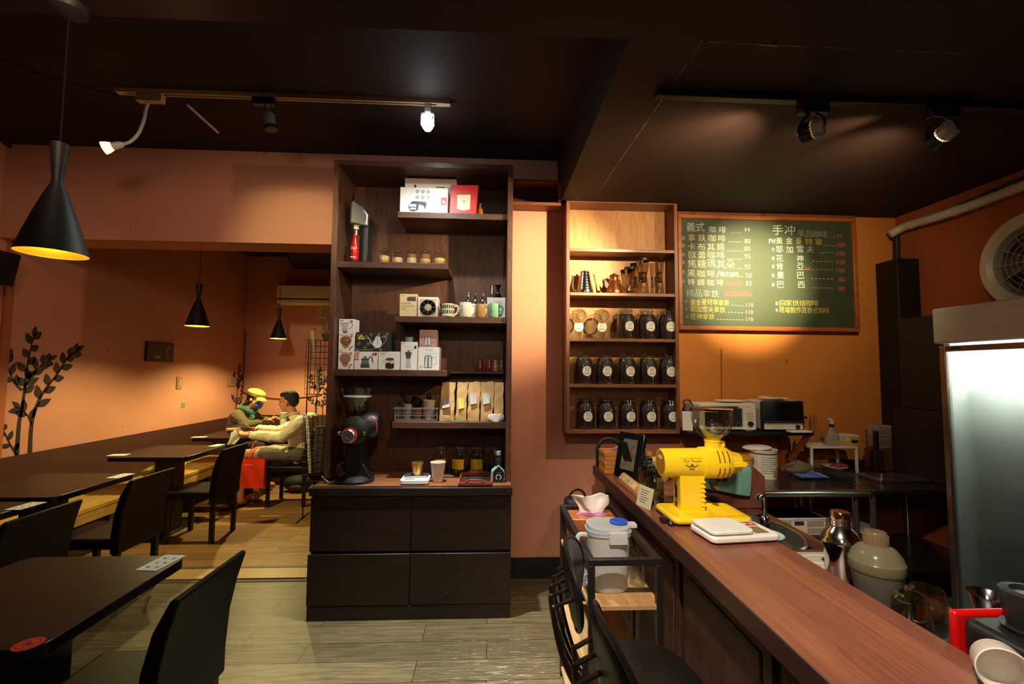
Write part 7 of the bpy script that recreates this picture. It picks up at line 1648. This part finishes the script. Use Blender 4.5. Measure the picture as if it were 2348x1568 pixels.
q = G(); q.prism(rl(.089, .72), jh * .89, jh * .945, JUG); q.prism(rl(.091, .72), jh * .945, jh * .955, pm((150, 180, 226), .4)); q.prism(rl(.086, .72), jh * .955, jh * 1.03, JUG); q.cb((.02, -.084, jh * .90), (.07, .012, .045), JUG); q.cb((.098, .0, jh * 1.0), (.035, .04, .014), JUG); q.obj('lid', t, bevel=.004)
q = G(); q.lathe([(.03, jh * 1.03), (.036, jh * 1.045), (.036, jh * 1.07), (.028, jh * 1.085), (.012, jh * 1.07), (0, jh * 1.07)], pm((40, 84, 200), .35), 28, TR(.045, .0, 0)); q.obj('blue_cap', t)
q = G(); q.tube(smooth_path([(-.078, 0, jh * .84), (-.118, -.01, jh * .86), (-.128, -.012, jh * .72), (-.122, -.01, jh * .3), (-.105, -.006, jh * .18), (-.074, 0, jh * .2)], 6), .009, JUG, 8); q.obj('handle', t)
t = thing('tissue_box', 'orange-brown wooden tissue box with a white tissue at the end of the rack', 'tissue box', (.515, 2.30, RS)); TWD = wood('tissue_wood', (156, 82, 34), (190, 110, 52), .3, 'X', 8, .03, coat=.3)
q = G(); q.box(-.112, .112, -.075, .075, 0, .155, TWD); q.obj('wooden_box', t, bevel=.006)
q = G(); q.poly(rrect(-.075, .075, -.022, .022, .02), pm((206, 120, 190), .6), z=.1558); q.obj('pink_slot', t, smooth=0)
def tis(u, v):
    a_ = (u - .5) * 2; w_ = .062 + .03 * v
    return (a_ * w_ + .010 * math.sin(5 * v + 4 * u) + .012 * v * math.sin(11 * u), .026 * math.sin(10 * u + 2.5 * v) * (.3 + v) - .012 * v * v, .156 + .10 * v * (1 + .14 * math.sin(8 * u + 1)) - .022 * v * a_ * a_ + .012 * v * noise.noise(Vector((7 * u, 4 * v, 2))))
q = G(); q.sheet(tis, 28, 12, mat('tissue_paper', (236, 232, 228), .7)); q.obj('tissue', t, solid=.0015)
t = thing('cup_tray', 'grey dotted cup tray on the oak shelf beside the jug', 'tray', (.46, 1.92, RS)); GT = pm((120, 122, 124), .35)
t.location = (.430, 2.03, RS); q = G(); q.rbox(-.045, .04, -.19, .20, 0, .010, .03, GT); q.obj('tray_body', t, bevel=.003); q = G(); [q.disc(-.025 + .022 * i + (.011 if j % 2 else 0), -.14 + .026 * j, .0055, PAPER, z=.0104, n=10) for i in range(3) for j in range(11)]; q.obj('dot_pattern', t, smooth=0)
def glass(x, y, z, label, down=True):
    t = thing('water_glass', label, 'glass', (x, y, z), group='upturned water glasses on the rack'); q = G(); q.lathe([(.033, 0), (.031, .05), (.027, .098), (.020, .104), (0, .103)], thin_glass('glass_thick', (226, 232, 228), base=.14), 24, caps=False); q.obj('glass_wall', t); q = G(); q.lathe([(.030, .088), (.024, .094), (0, .095)], MATS['thick_glass'], 20, caps=False); q.obj('thick_base', t)
glass(.437, 2.135, RS + .0105, 'upturned water glass on the grey dotted tray beside the tissue box')
for i, (x, y) in enumerate(((.615, 1.90), (.612, 1.98), (.618, 2.06), (.612, 2.14))): glass(x, y, RS, ('upturned water glass, first of four between jug and counter', 'upturned water glass, second of four between jug and counter', 'upturned water glass, third of four between jug and counter', 'upturned water glass, last of four beside the wooden tissue box')[i])

# ------------------------------------------------------------------ bar chairs with round padded backs
PAD = mat('pad_black', (19, 18, 18), .34, var=.1, scale=40, bump=.05); BRZ = mat('bronze_tube', (96, 74, 62), .22, metal=.85)


def bar_chair(x, y, label, rz):
    t = thing('bar_chair', label, 'bar chair', (x, y, 0), rz, 'black padded bar chairs')
    q = G(); Ms = TR(.215, 0, .60); q.lathe([(.0, -.02), (.15, -.02), (.185, -.004), (.19, .014), (.17, .034), (0, .045)], PAD, 40, Ms, caps=False, sx=.95, sy=1.0); q.obj('seat', t)
    q = G(); n_ = 36; v = []; f = []
    # curved oval back pad: bowed along its width, thick in the middle
    Mb = TR(0.0, 0, .895) @ RY(-8)
    for s_, off in ((0, -.016), (1, .016)):
        for j, k in enumerate((1.0, .96, .8, .5, .02)):
            for i in range(n_):
                a_ = 2 * PI * i / n_; yy, zz = .175 * k * math.cos(a_), .118 * k * math.sin(a_) * (1 - .10 * math.cos(a_)); bow = 1.1 * yy * yy
                v.append(Mb @ Vector((bow + off * (math.sqrt(max(0, 1 - k ** 4)) if k < 1 else 0.0), yy, zz)))
    for s_ in (0, 1):
        o_ = s_ * 5 * n_
        for j in range(4):
            for i in range(n_): a_ = (o_ + j * n_ + i, o_ + j * n_ + (i + 1) % n_, o_ + (j + 1) * n_ + (i + 1) % n_, o_ + (j + 1) * n_ + i); f.append(a_ if s_ == 0 else a_[::-1])
    q.add(v, f, PAD); o = q.obj('back_pad', t); 
    q = G(); q.tube([Mb @ Vector((1.1 * (.178 * math.cos(R(a_))) ** 2, .178 * math.cos(R(a_)), .121 * math.sin(R(a_)) * (1 - .1 * math.cos(R(a_))))) for a_ in range(0, 360, 10)], .007, PAD, 8, closed=True); q.obj('pad_piping', t)
    for k in range(5):
        yy = -.13 + .065 * k; q = G(); q.tube(smooth_path([(.012 + .9 * yy * yy, yy, .90), (-.050 + .9 * yy * yy, yy, .872), (-.062 + .9 * yy * yy, yy, .85), (-.035 + .7 * yy * yy, yy * .8, .72), (.03, yy * .55, .60), (.10, yy * .5, .575)], 6), .006, BRZ, 8); q.obj('back_tube', t)
    for sx_ in (-1, 1):
        for sy_ in (-1, 1):
            q = G(); q.tube(smooth_path([(.215 + .10 * sx_, .10 * sy_, .575), (.215 + .13 * sx_, .13 * sy_, .3), (.215 + .17 * sx_, .17 * sy_, 0)], 5), .011, BRZ, 8); q.obj('leg', t)
    q = G(); q.tube([(.215 + .155 * math.cos(R(a_)) * 1.0, .155 * math.sin(R(a_)), .22) for a_ in range(0, 360, 12)], .008, BRZ, 8, closed=True); q.obj('foot_ring', t)
    return t
bar_chair(.262, 1.47, 'black padded bar chair closest to the oak rack', -12)
bar_chair(.262, 1.03, 'black padded bar chair cut off by the lower picture edge', 0)

# ================================================================== the two guests
SKIN = mat('skin_tan', (196, 130, 94), .5, var=.10, scale=25, sss=.12); SKINW = mat('skin_light', (206, 146, 108), .5, var=.08, scale=25, sss=.12)
wv = lambda px, py, Y: at(px, py, Y=Y)


def cap(q, a, ra, b, rb, m, n=14):
    """tapered capsule with round ends"""
    a, b = Vector(a), Vector(b); L = (b - a).length
    if L < 1e-6: L = 1e-6
    M = TR(*a) @ (b - a).to_track_quat('Z', 'Y').to_matrix().to_4x4()
    pr = [(max(1e-5, ra * math.cos(R(t))), ra * math.sin(R(t))) for t in (-90, -60, -30)] + [(ra, 0), (rb, L)] + [(max(1e-5, rb * math.cos(R(t))), L + rb * math.sin(R(t))) for t in (30, 60, 90)]
    q.lathe(pr, m, n, M, caps=False)


def chain(q, pts, m):
    for (a, ra), (b, rb) in zip(pts, pts[1:]): cap(q, a, ra, b, rb, m)


def frame(c, fwd, up):
    f_ = Vector(fwd).normalized(); u = (Vector(up) - f_ * Vector(up).dot(f_)).normalized(); l_ = u.cross(f_)
    return Matrix(((f_.x, l_.x, u.x, c[0]), (f_.y, l_.y, u.y, c[1]), (f_.z, l_.z, u.z, c[2]), (0, 0, 0, 1)))


def add_head(q, M, m):
    e = lambda c, r: q.ell(c, r, m, 20, M, 12)
    e((-.012, 0, .035), (.096, .074, .088)); e((.030, 0, -.035), (.058, .056, .080)); e((.048, 0, -.092), (.028, .032, .022)); e((.074, 0, .022), (.016, .048, .012)); e((.076, 0, -.068), (.014, .022, .012))
    e((.055, .035, -.03), (.03, .022, .03)); e((.055, -.035, -.03), (.03, .022, .03))
    cap(q, M @ Vector((.084, 0, .012)), .008, M @ Vector((.105, 0, -.026)), .0125, m, 10); e((.094, .010, -.032), (.010, .009, .007)); e((.094, -.010, -.032), (.010, .009, .007))
    for s_ in (-1, 1): e((-.004, .075 * s_, -.010), (.018, .010, .030))


def add_hand(q, wrist, d, nrm, m, curl=30, thumb=1, s=1.0):
    """palm, four unequal bent fingers and a thumb leaving the side of the palm near its base"""
    d = Vector(d).normalized(); nrm = Vector(nrm); nrm = (nrm - d * nrm.dot(d)).normalized(); side = nrm.cross(d) * thumb; wrist = Vector(wrist)
    for k, (off, L) in enumerate(((.030, .036), (.010, .041), (-.010, .038), (-.029, .030))):
        kn = wrist + d * .088 * s + side * off * s
        cap(q, wrist + d * .012 + side * off * .5 * s, .013 * s, kn, .0115 * s, m, 10)
        p = kn; dd = d.copy(); r = .0088 * s
        for j, (seg, cu) in enumerate(((1.0, curl * .7), (.72, curl), (.55, curl * .7))):
            dd = (Matrix.Rotation(R(cu), 3, nrm.cross(dd).normalized() if True else side) @ dd); p2 = p + dd * L * seg * s; cap(q, p, r, p2, r * .92, m, 8); p = p2; r *= .92
    b0 = wrist + d * .026 * s + side * .024 * s; d1 = (d * .6 + side * .75 + nrm * .25).normalized(); b1 = b0 + d1 * .036 * s; d2 = (d * .92 + side * .18 + nrm * .42).normalized(); b2 = b1 + d2 * .030 * s
    chain(q, [(b0, .0125 * s), (b1, .0105 * s), (b2, .009 * s), (b2 + d2 * .016 * s, .0075 * s)], m)


def remeshed(q, name, parent=None, voxel=.006, smooth=4, wrinkle=0.0):
    o = q.obj(name, parent, smooth=0)
    r_ = o.modifiers.new('union', 'REMESH'); r_.mode = 'VOXEL'; r_.voxel_size = voxel; r_.use_smooth_shade = True
    s_ = o.modifiers.new('relax', 'SMOOTH'); s_.factor = .5; s_.iterations = smooth
    if wrinkle:
        tx = bpy.data.textures.new(name + '_folds', 'CLOUDS'); tx.noise_scale = .07; tx.noise_depth = 2
        d_ = o.modifiers.new('folds', 'DISPLACE'); d_.texture = tx; d_.strength = wrinkle; d_.mid_level = .5; d_.texture_coords = 'LOCAL'
    return o


# ------------------------------------------------------------------ man in the cream shirt
YN_, YF_, YC = 5.34, 5.62, 5.48
hip_n = wv(686, 1046, 5.38); hip_n.z = .565; hip_f = hip_n + Vector((0, .20, 0))
pel = (hip_n + hip_f) / 2
chest = wv(686, 985, YC); neck = wv(672, 950, YC); headc = wv(661, 921, YC)
sh_n, sh_f = wv(687, 968, 5.31), wv(687, 968, 5.31) + Vector((0, .34, .0))
el_n, wr_n = wv(646, 1003, 5.26), wv(574, 997, 5.28)
el_f, wr_f = wv(636, 990, 5.66), wv(592, 982, 5.58)
kn_n, an_n = wv(556, 1041, 5.32), wv(550, 1148, 5.30); an_n.z = .075
kn_f = kn_n + Vector((.03, .20, .0)); an_f = an_n + Vector((.06, .25, 0))
def legs(q, m, e=0.0, knee=True, frac=1.0):
    for h_, k_, a_ in ((hip_n, kn_n, an_n), (hip_f, kn_f, an_f)):
        mid = Vector(h_).lerp(k_, frac)
        cap(q, h_, .082 + e, mid, (.082 + (.056 - .082) * frac) + e * 1.1, m)
        if knee: chain(q, [(k_, .055), (Vector(k_).lerp(a_, .3), .054), (a_, .035)], m)
q = G()
legs(q, SKIN)
q.ell(pel, (.13, .16, .11), SKIN); cap(q, pel, .12, chest, .125, SKIN); cap(q, (chest + sh_n) / 2, .10, (chest + sh_f) / 2, .10, SKIN); cap(q, sh_n, .06, sh_f, .06, SKIN); cap(q, chest + Vector((0, 0, .08)), .07, neck, .055, SKIN); cap(q, neck, .052, headc + Vector((.02, 0, -.05)), .05, SKIN)
for s0, e0, w0 in ((sh_n, el_n, wr_n), (sh_f, el_f, wr_f)): chain(q, [(s0, .055), (e0, .042), (w0, .028)], SKIN)
HM = frame(headc, (-1, -.05, -.10), (-.08, 0, 1)); add_head(q, HM, SKIN)
dn_ = (wv(548, 993, 5.28) - wr_n); add_hand(q, wr_n, dn_, (.1, .25, -1), SKIN, 34, 1)
add_hand(q, wr_f, wv(556, 984, 5.42) - wr_f, (.1, -.35, -1), SKIN, 30, -1)
foot_t = at(500, 1172, Z=0); foot_h = at(560, 1158, Z=0)
fd = Vector((foot_t.x - foot_h.x, foot_t.y - foot_h.y, 0)).normalized(); an0 = Vector((an_n.x, an_n.y, 0))
fh = Vector((foot_h.x, foot_h.y, .045)); ft = fh + fd * .20
chain(q, [(an_n, .036), (fh + Vector((0, 0, .0)), .034)], SKIN); chain(q, [(fh, .032), (fh + fd * .10 + Vector((0, 0, -.004)), .032), (ft + Vector((0, 0, -.014)), .026)], SKIN)
sdv = Vector((-fd.y, fd.x, 0))
for i, L in enumerate((.040, .036, .031, .026, .02)): b0 = ft + sdv * (-.028 + .014 * i) * (1 if True else 1) + Vector((0, 0, -.016)); cap(q, b0, .011 if i == 0 else .009, b0 + fd * L, .009 if i == 0 else .0075, SKIN, 8)
ff = Vector((an_f.x, an_f.y, .045)); chain(q, [(an_f, .036), (ff, .034), (ff + Vector((-.12, 0, -.006)), .03), (ff + Vector((-.20, 0, -.014)), .022)], SKIN)
man = remeshed(q, 'person', voxel=.0055, smooth=3); tag(man, 'person in a cream shirt and grey shorts seated on a chair, holding tissue', 'person')
SHIRT = mat('shirt_cream', (222, 210, 182), .8, var=.07, scale=12, sheen=.2)
q = G()
cap(q, pel + Vector((-.01, 0, .02)), .135, chest, .135, SHIRT); cap(q, pel + Vector((-.02, -.10, -.02)), .085, pel + Vector((-.02, .10, -.02)), .085, SHIRT); cap(q, (chest + sh_n) / 2, .118, (chest + sh_f) / 2, .118, SHIRT); cap(q, sh_n, .078, sh_f, .078, SHIRT); cap(q, chest + Vector((.03, 0, .04)), .11, chest + Vector((.05, 0, -.06)), .12, SHIRT)
cap(q, chest + Vector((0, 0, .08)), .075, neck + Vector((.008, 0, -.008)), .060, SHIRT)
for s0, e0, w0 in ((sh_n, el_n, wr_n), (sh_f, el_f, wr_f)):
    c_ = Vector(w0).lerp(e0, .08); chain(q, [(s0, .076), (Vector(s0).lerp(e0, .5), .068), (e0, .064), (Vector(e0).lerp(w0, .5), .058), (c_, .044)], SHIRT)
cap(q, wv(622, 1030, 5.36), .045, wv(660, 1040, 5.36), .08, SHIRT)
o = remeshed(q, 'shirt', man, .007, 3, .022); o['label'] = 'long-sleeved cream shirt'
q = G(); q.tube([neck + Vector((.004 + .062 * math.cos(R(a_)), .062 * math.sin(R(a_)), .008 + .018 * math.cos(R(a_)))) for a_ in range(0, 360, 15)], .014, SHIRT, 8, closed=True, flat=.6); q.obj('shirt_collar', man)
SHO = mat('shorts_grey', (88, 80, 72), .8, var=.12); q = G(); legs(q, SHO, .014, False, .62); q.ell(pel + Vector((0, 0, -.005)), (.145, .175, .115), SHO); o = remeshed(q, 'shorts', man, .007, 3, .012); o['label'] = 'baggy grey shorts'
HAIR = mat('hair_dark', (34, 27, 24), .85, var=.3, scale=120, bump=.6)
q = G(); q.ell((-.030, 0, .048), (.093, .081, .086), HAIR, 22, HM, 14); q.ell((-.060, 0, .0), (.058, .076, .066), HAIR, 18, HM); q.ell((.004, 0, .088), (.082, .072, .050), HAIR, 20, HM); remeshed(q, 'hair', man, .006, 2)
for s_ in (-1, 1):
    q = G(); q.ell((.083, .030 * s_, .004), (.006, .012, .005), pm((30, 22, 20), .3), 12, HM); q.obj('eye', man)
    q = G(); q.ell((.087, .030 * s_, .026), (.005, .018, .004), HAIR, 10, HM); q.obj('eyebrow', man)
q = G(); q.ell((.088, 0, -.066), (.004, .020, .0035), pm((140, 80, 66), .5), 12, HM); q.obj('mouth', man)
SAN = mat('sandal_dark', (34, 26, 24), .5); q = G(); Ms = frame(fh + fd * .085 + Vector((0, 0, -.030)), fd, (0, 0, 1)); q.prism([(-.135, -.034), (.08, -.044), (.145, -.032), (.158, 0), (.14, .036), (.07, .044), (-.12, .034), (-.145, 0)], -.013, .001, SAN, Ms); q.obj('sandal_sole', man, bevel=.004)
for x in (.03, .085):
    q = G(); q.tube([Ms @ Vector((x, .046 * math.cos(R(a_)), .003 + .062 * math.sin(R(a_)) * (1 if x < .05 else .8))) for a_ in range(0, 181, 15)], .010, SAN, 6, flat=.5); q.obj('sandal_strap', man)
q = G(); Ms = frame(ff + Vector((-.07, 0, -.030)), (-1, 0, 0), (0, 0, 1)); q.prism([(-.12, -.034), (.08, -.044), (.15, 0), (.07, .044), (-.12, .034)], -.013, .001, SAN, Ms); q.obj('sandal_sole', man, bevel=.004)

# what he holds and what lies round him
tq = wv(540, 1000, 5.27); t = thing('tissue', 'white crumpled tissue hanging from the hand of the person in the cream shirt', 'tissue', tq)
q = G(); q.sheet(lambda u, v: (-.055 + .12 * u * (1 - .35 * v) - .035 * v, .02 * math.sin(7 * u + 3 * v), .035 - .13 * v + .03 * math.sin(4 * u) * (1 - v)), 18, 14, mat('tissue_lit', (240, 236, 224), .7)); q.obj('tissue_sheet', t, solid=.003)
t = thing('pouch', 'tan flat pouch held above the tissue', 'pouch', wv(536, 984, 5.33)); q = G(); q.rbox(-.075, .06, -.035, .035, -.012, .012, .02, pm((206, 172, 116), .6)); q.obj('pouch_body', t, bevel=.005)
t = thing('cap', 'dark navy cap with a pale edge lying on the table beside the hands', 'cap', (at(570, 985, Z=.7515).x - .02, 5.90, .7515)); q = G(); q.lathe([(.095, 0), (.098, .02), (.085, .06), (.045, .085), (0, .09)], pm((28, 32, 52), .8), 26); q.obj('crown', t); q = G(); q.prism([(.05, -.075), (.15, -.06), (.175, 0), (.15, .06), (.05, .075)], .004, .012, pm((34, 38, 58), .8)); q.tube([(.07, -.075, .008), (.15, -.062, .008), (.177, 0, .008), (.15, .062, .008), (.07, .075, .008)], .0035, PAPER, 6); q.obj('brim', t)
RB = mat('bag_red', (232, 62, 32), .3, var=.06)
a, c = wv(556, 1052, 5.20), wv(606, 1117, 5.20); wd, hh = c.x - a.x, a.z - c.z
t = thing('shopping_bag', 'bright orange-red shopping bag hanging at the knee of the person in the cream shirt', 'bag', ((a.x + c.x) / 2, 5.20, c.z))
q = G()
def rbf(u, v):
    k = u * 4; s_ = int(k) % 4; f_ = k - int(k); x0, x1, y0, y1 = -wd / 2, wd / 2, -.03 * (1 - .6 * v), .035 * (1 - .6 * v); pts = ((x0, y0), (x1, y0), (x1, y1), (x0, y1)); p_, p2_ = pts[s_], pts[(s_ + 1) % 4]
    return (p_[0] + (p2_[0] - p_[0]) * f_, p_[1] + (p2_[1] - p_[1]) * f_ + .008 * math.sin(9 * u * 4 + 6 * v) * (s_ == 0), hh * v - .012 * v * (f_ if s_ == 0 else 0))
q.sheet(rbf, 48, 12, RB); q.prism([(-wd / 2, -.03), (wd / 2, -.03), (wd / 2, .035), (-wd / 2, .035)], 0, .003, RB); q.obj('bag_body', t, smooth=28)
q = G(); q.text('FRESH', -wd * .34, hh * .80, .014, pm((246, 190, 160), .5), TR(0, -.026, 0) @ FRONT, wfit=wd * .36) if 0 else q.rect(-wd * .34, hh * .80, wd * .02, hh * .815, pm((246, 200, 170), .5), TR(0, -.030, 0) @ FRONT); q.obj('printed_line', t, smooth=0)
q = G(); q.tube(smooth_path([(-wd * .2, 0, hh), (-wd * .22, .02, hh + .05), (-wd * .2, .10, hh + .17), (-wd * .2, .2, hh + .15)], 6), .006, RB, 8); q.obj('handle', t)
t = thing('floor_bag', 'dark bag lying on the floor under the chair in the alcove', 'bag', (-2.42, 6.0, 0)); q = G(); q.ell((0, 0, .10), (.18, .11, .10), pm((22, 20, 22), .7)); q.ell((.02, -.1, .06), (.09, .03, .04), pm((60, 24, 24), .7)); q.obj('bag_body', t)

# ------------------------------------------------------------------ woman in the yellow cap
YW2 = 6.30
pel = Vector((-3.40, YW2, .55)); chest = wv(540, 962, YW2 + .0); neck = wv(566, 938, YW2); headc = wv(585, 915, YW2)
chest = Vector((-3.30, YW2, .86)); sh_n, sh_f = wv(541, 952, 6.13), wv(541, 952, 6.13) + Vector((.02, .34, 0))
el_n, wr_n = wv(562, 978, 6.10), wv(597, 968, 6.22); el_f, wr_f = wv(598, 968, 6.55), wv(618, 962, 6.42)
el_n.z = max(el_n.z, .822); wr_n.z = max(wr_n.z, .81); el_f.z = max(el_f.z, .822); wr_f.z = max(wr_f.z, .82)
q = G(); q.ell(pel, (.14, .17, .12), SKINW); cap(q, pel, .12, chest, .12, SKINW); cap(q, sh_n, .05, sh_f, .05, SKINW); cap(q, chest, .08, neck, .05, SKINW); cap(q, neck, .048, headc + Vector((-.02, 0, -.05)), .046, SKINW)
kn1, kn2 = Vector((-2.98, 6.20, .53)), Vector((-2.98, 6.42, .53))
for k_, y in ((kn1, 6.2), (kn2, 6.42)): cap(q, Vector((-3.36, y, .535)), .08, k_, .055, SKINW); chain(q, [(k_, .054), (Vector((-2.98, y, .08)), .036)], SKINW); chain(q, [(Vector((-3.0, y, .04)), .036), (Vector((-2.82, y, .035)), .03)], SKINW)
for s0, e0, w0 in ((sh_n, el_n, wr_n), (sh_f, el_f, wr_f)): chain(q, [(s0, .045), (e0, .036), (w0, .025)], SKINW)
HW = frame(headc, (1, -.22, -.42), (.40, 0, 1)); add_head(q, HW, SKINW)
phone_c = wv(637, 957, 6.32)
add_hand(q, wr_n, wv(622, 962, 6.28) - wr_n, (.3, .5, .9), SKINW, 22, -1, .95); add_hand(q, wr_f, wv(640, 955, 6.36) - wr_f, (-.2, -.5, .9), SKINW, 20, 1, .95)
wom = remeshed(q, 'person', voxel=.0055, smooth=3); tag(wom, 'person in a yellow cap, blue mask and green scarf looking down at a phone', 'person')
SWE = mat('sweater_olive', (104, 88, 56), .9, var=.12, scale=60, sheen=.4, bump=.3)
q = G(); cap(q, pel + Vector((0, 0, .02)), .15, chest, .145, SWE); cap(q, chest + Vector((-.03, -.08, .03)), .10, chest + Vector((-.03, .08, .03)), .10, SWE); cap(q, sh_n, .072, sh_f, .072, SWE); cap(q, (chest + sh_n) / 2, .10, (chest + sh_f) / 2, .10, SWE); cap(q, chest, .10, neck, .062, SWE)
for s0, e0, w0 in ((sh_n, el_n, wr_n), (sh_f, el_f, wr_f)): chain(q, [(s0, .072), (Vector(s0).lerp(e0, .5), .064), (e0, .056), (Vector(e0).lerp(w0, .88), .040)], SWE)
o = remeshed(q, 'sweater', wom, .007, 3, .018); o['label'] = 'olive brown knitted sweater'
TRS = mat('trousers_dark', (44, 40, 44), .8); q = G(); q.ell(pel, (.15, .18, .125), TRS)
for k_, y in ((kn1, 6.2), (kn2, 6.42)): cap(q, Vector((-3.36, y, .535)), .092, k_, .068, TRS); cap(q, k_, .068, Vector((-2.98, y, .12)), .055, TRS)
remeshed(q, 'trousers', wom, .008, 3)
q = G(); q.ell((-.03, 0, .02), (.092, .083, .092), HAIR, 20, HW); q.ell((-.05, 0, -.06), (.05, .075, .06), HAIR, 18, HW); remeshed(q, 'hair', wom, .007, 2)
MSK = mat('mask_blue', (58, 96, 190), .6, var=.06); q = G()
q.sheet(lambda u, v: (.064 + .052 * math.cos((u - .5) * 2.2) - .012 * abs(v - .45) * 2 + (.004 if int(v * 9) % 2 else 0), .078 * math.sin((u - .5) * 2.5), -.008 - .088 * v), 16, 10, MSK, HW); q.obj('face_mask', wom, solid=.002)['label'] = 'blue surgical mask'
for s_ in (-1, 1):
    q = G(); q.tube([HW @ Vector(v_) for v_ in ((.062, .070 * s_, -.022), (.02, .080 * s_, -.004), (-.012, .082 * s_, .004))], .0022, PAPER, 5); q.obj('ear_loop', wom)
    q = G(); q.ell((.083, .030 * s_, .006), (.006, .012, .004), pm((30, 22, 20), .3), 12, HW); q.obj('eye', wom)
CAPY = mat('cap_yellow', (206, 196, 92), .8, var=.05, scale=80, sheen=.3, bump=.2); HC = HW @ RY(-6)
q = G(); q.ell((-.010, 0, .088), (.118, .108, .052), CAPY, 30, HC, 14); q.lathe([(.096, .045), (.100, .07), (.09, .09)], CAPY, 30, HC @ TR(-.006, 0, 0)); q.ell((-.01, 0, .140), (.012, .012, .007), CAPY, 12, HC); remeshed(q, 'cap_crown', wom, .006, 2)
q = G(); q.sheet(lambda u, v: (.070 + .078 * v * (1 - ((u - .5) * 1.7) ** 2) + .02 * math.cos((u - .5) * 3), .175 * (u - .5), .052 - .030 * v - .06 * (u - .5) ** 2), 18, 8, CAPY, HC); q.obj('cap_peak', wom, solid=.006)
SCF = mat('scarf_green', (44, 96, 78), .9, var=.45, scale=45, sheen=.4, bump=.5)
q = G(); q.tube([neck + Vector((.01 + .085 * math.cos(R(a_)), .095 * math.sin(R(a_)), .0 + .012 * math.sin(R(3 * a_)) - .03 * math.cos(R(a_)))) for a_ in range(0, 360, 15)], .040, SCF, 12, closed=True, flat=.9)
q.tube(smooth_path([neck + Vector((.085, -.03, -.03)), neck + Vector((.10, -.05, -.10)), chest + Vector((.14, -.06, -.02)), chest + Vector((.155, -.06, -.10))], 6), .042, SCF, 10, flat=.5); q.obj('scarf', wom)['label'] = 'mottled green scarf'
t = thing('phone', 'phone held in both hands by the person in the yellow cap', 'phone', phone_c); Mp = frame((0, 0, 0), (.9, -.1, .35), (-.35, 0, .9)); q = G(Mp); q.rbox(-.07, .07, -.035, .035, -.004, .004, .01, BPL); q.obj('case', t, bevel=.002); q = G(Mp); q.poly(rrect(-.064, .064, -.031, .031, .008), mat('phone_lit', (180, 190, 200), .2, emit=(150, 170, 190), es=.25), z=.0046); q.obj('screen', t, smooth=0)
# on her table
zt5 = .7515
t = thing('paper_sheet', 'white paper sheet on the table between the two guests', 'paper', (at(640, 969, Z=zt5).x, 6.44, zt5)); q = G(); q.sheet(lambda u, v: (-.11 + .22 * u, -.08 + .16 * v, .002 + .004 * math.sin(5 * u)), 8, 4, PAPER); q.obj('sheet', t, solid=.0015)
t = thing('paper_cup', 'white cup with a grey-green rim on the table behind the person in the cream shirt', 'cup', (at(651, 965, Y=6.30).x, 6.29, zt5)); q = G(); q.lathe([(.038, 0), (.048, .14), (.044, .14), (.036, .006), (0, .006)], pm((222, 220, 206), .5), 24); q.obj('cup_body', t); q = G(); q.lathe([(.05, .138), (.05, .205), (.044, .21), (0, .21)], pm((150, 158, 130), .5), 24); q.obj('lid', t)
t = thing('napkin_holder', 'dark napkin holder with a white napkin at the end of the far table', 'napkin holder', (-2.02, 6.44, zt5)); q = G(); q.box(-.05, .05, -.04, .04, 0, .03, BPL); q.obj('holder', t, bevel=.003); q = G(); q.box(-.04, .04, -.03, .03, .0302, .036, PAPER); q.obj('napkin', t)

# ------------------------------------------------------------------ pieces that belong to a part rather than to the whole thing
SUBPARTS = {'shirt': ['shirt_collar'], 'cap_crown': ['cap_peak'], 'face_mask': ['ear_loop'], 'sandal_sole': ['sandal_strap'], 'motor_housing': ['red_ring', 'grind_dial', 'thumb_screw', 'end_cap', 'badge'],
            'shade': ['reflector'], 'door': ['door_handle'], 'control_panel': ['control_knob'], 'door_frame': ['glass_pane'], 'card_sheet': ['printed_lines'], 'chalk_surface': ['chalk_line'], 'box_body': ['printed_picture'],
            'burr_housing': ['vent_slot', 'adjust_lever', 'outlet'], 'hopper': ['hopper_lid'], 'back_pad': ['pad_piping'], 'end_panel': ['handle_slot'], 'lamp_head': [], 'heat_sink': ['front_ring', 'lens'], 'cup_body': ['printed_picture'], 'bag_body': ['printed_line'], 'housing': ['grille']}
for o in list(COL.objects):
    if o.parent is not None and o.parent.parent is None:
        st = o.name.split('.')[0]
        for par, kids in SUBPARTS.items():
            if st in kids:
                cand = [p_ for p_ in o.parent.children if p_.name.split('.')[0] == par and p_ is not o]
                if cand: o.parent = min(cand, key=lambda p_: (Vector(p_.bound_box[0]) - Vector(o.bound_box[0])).length)
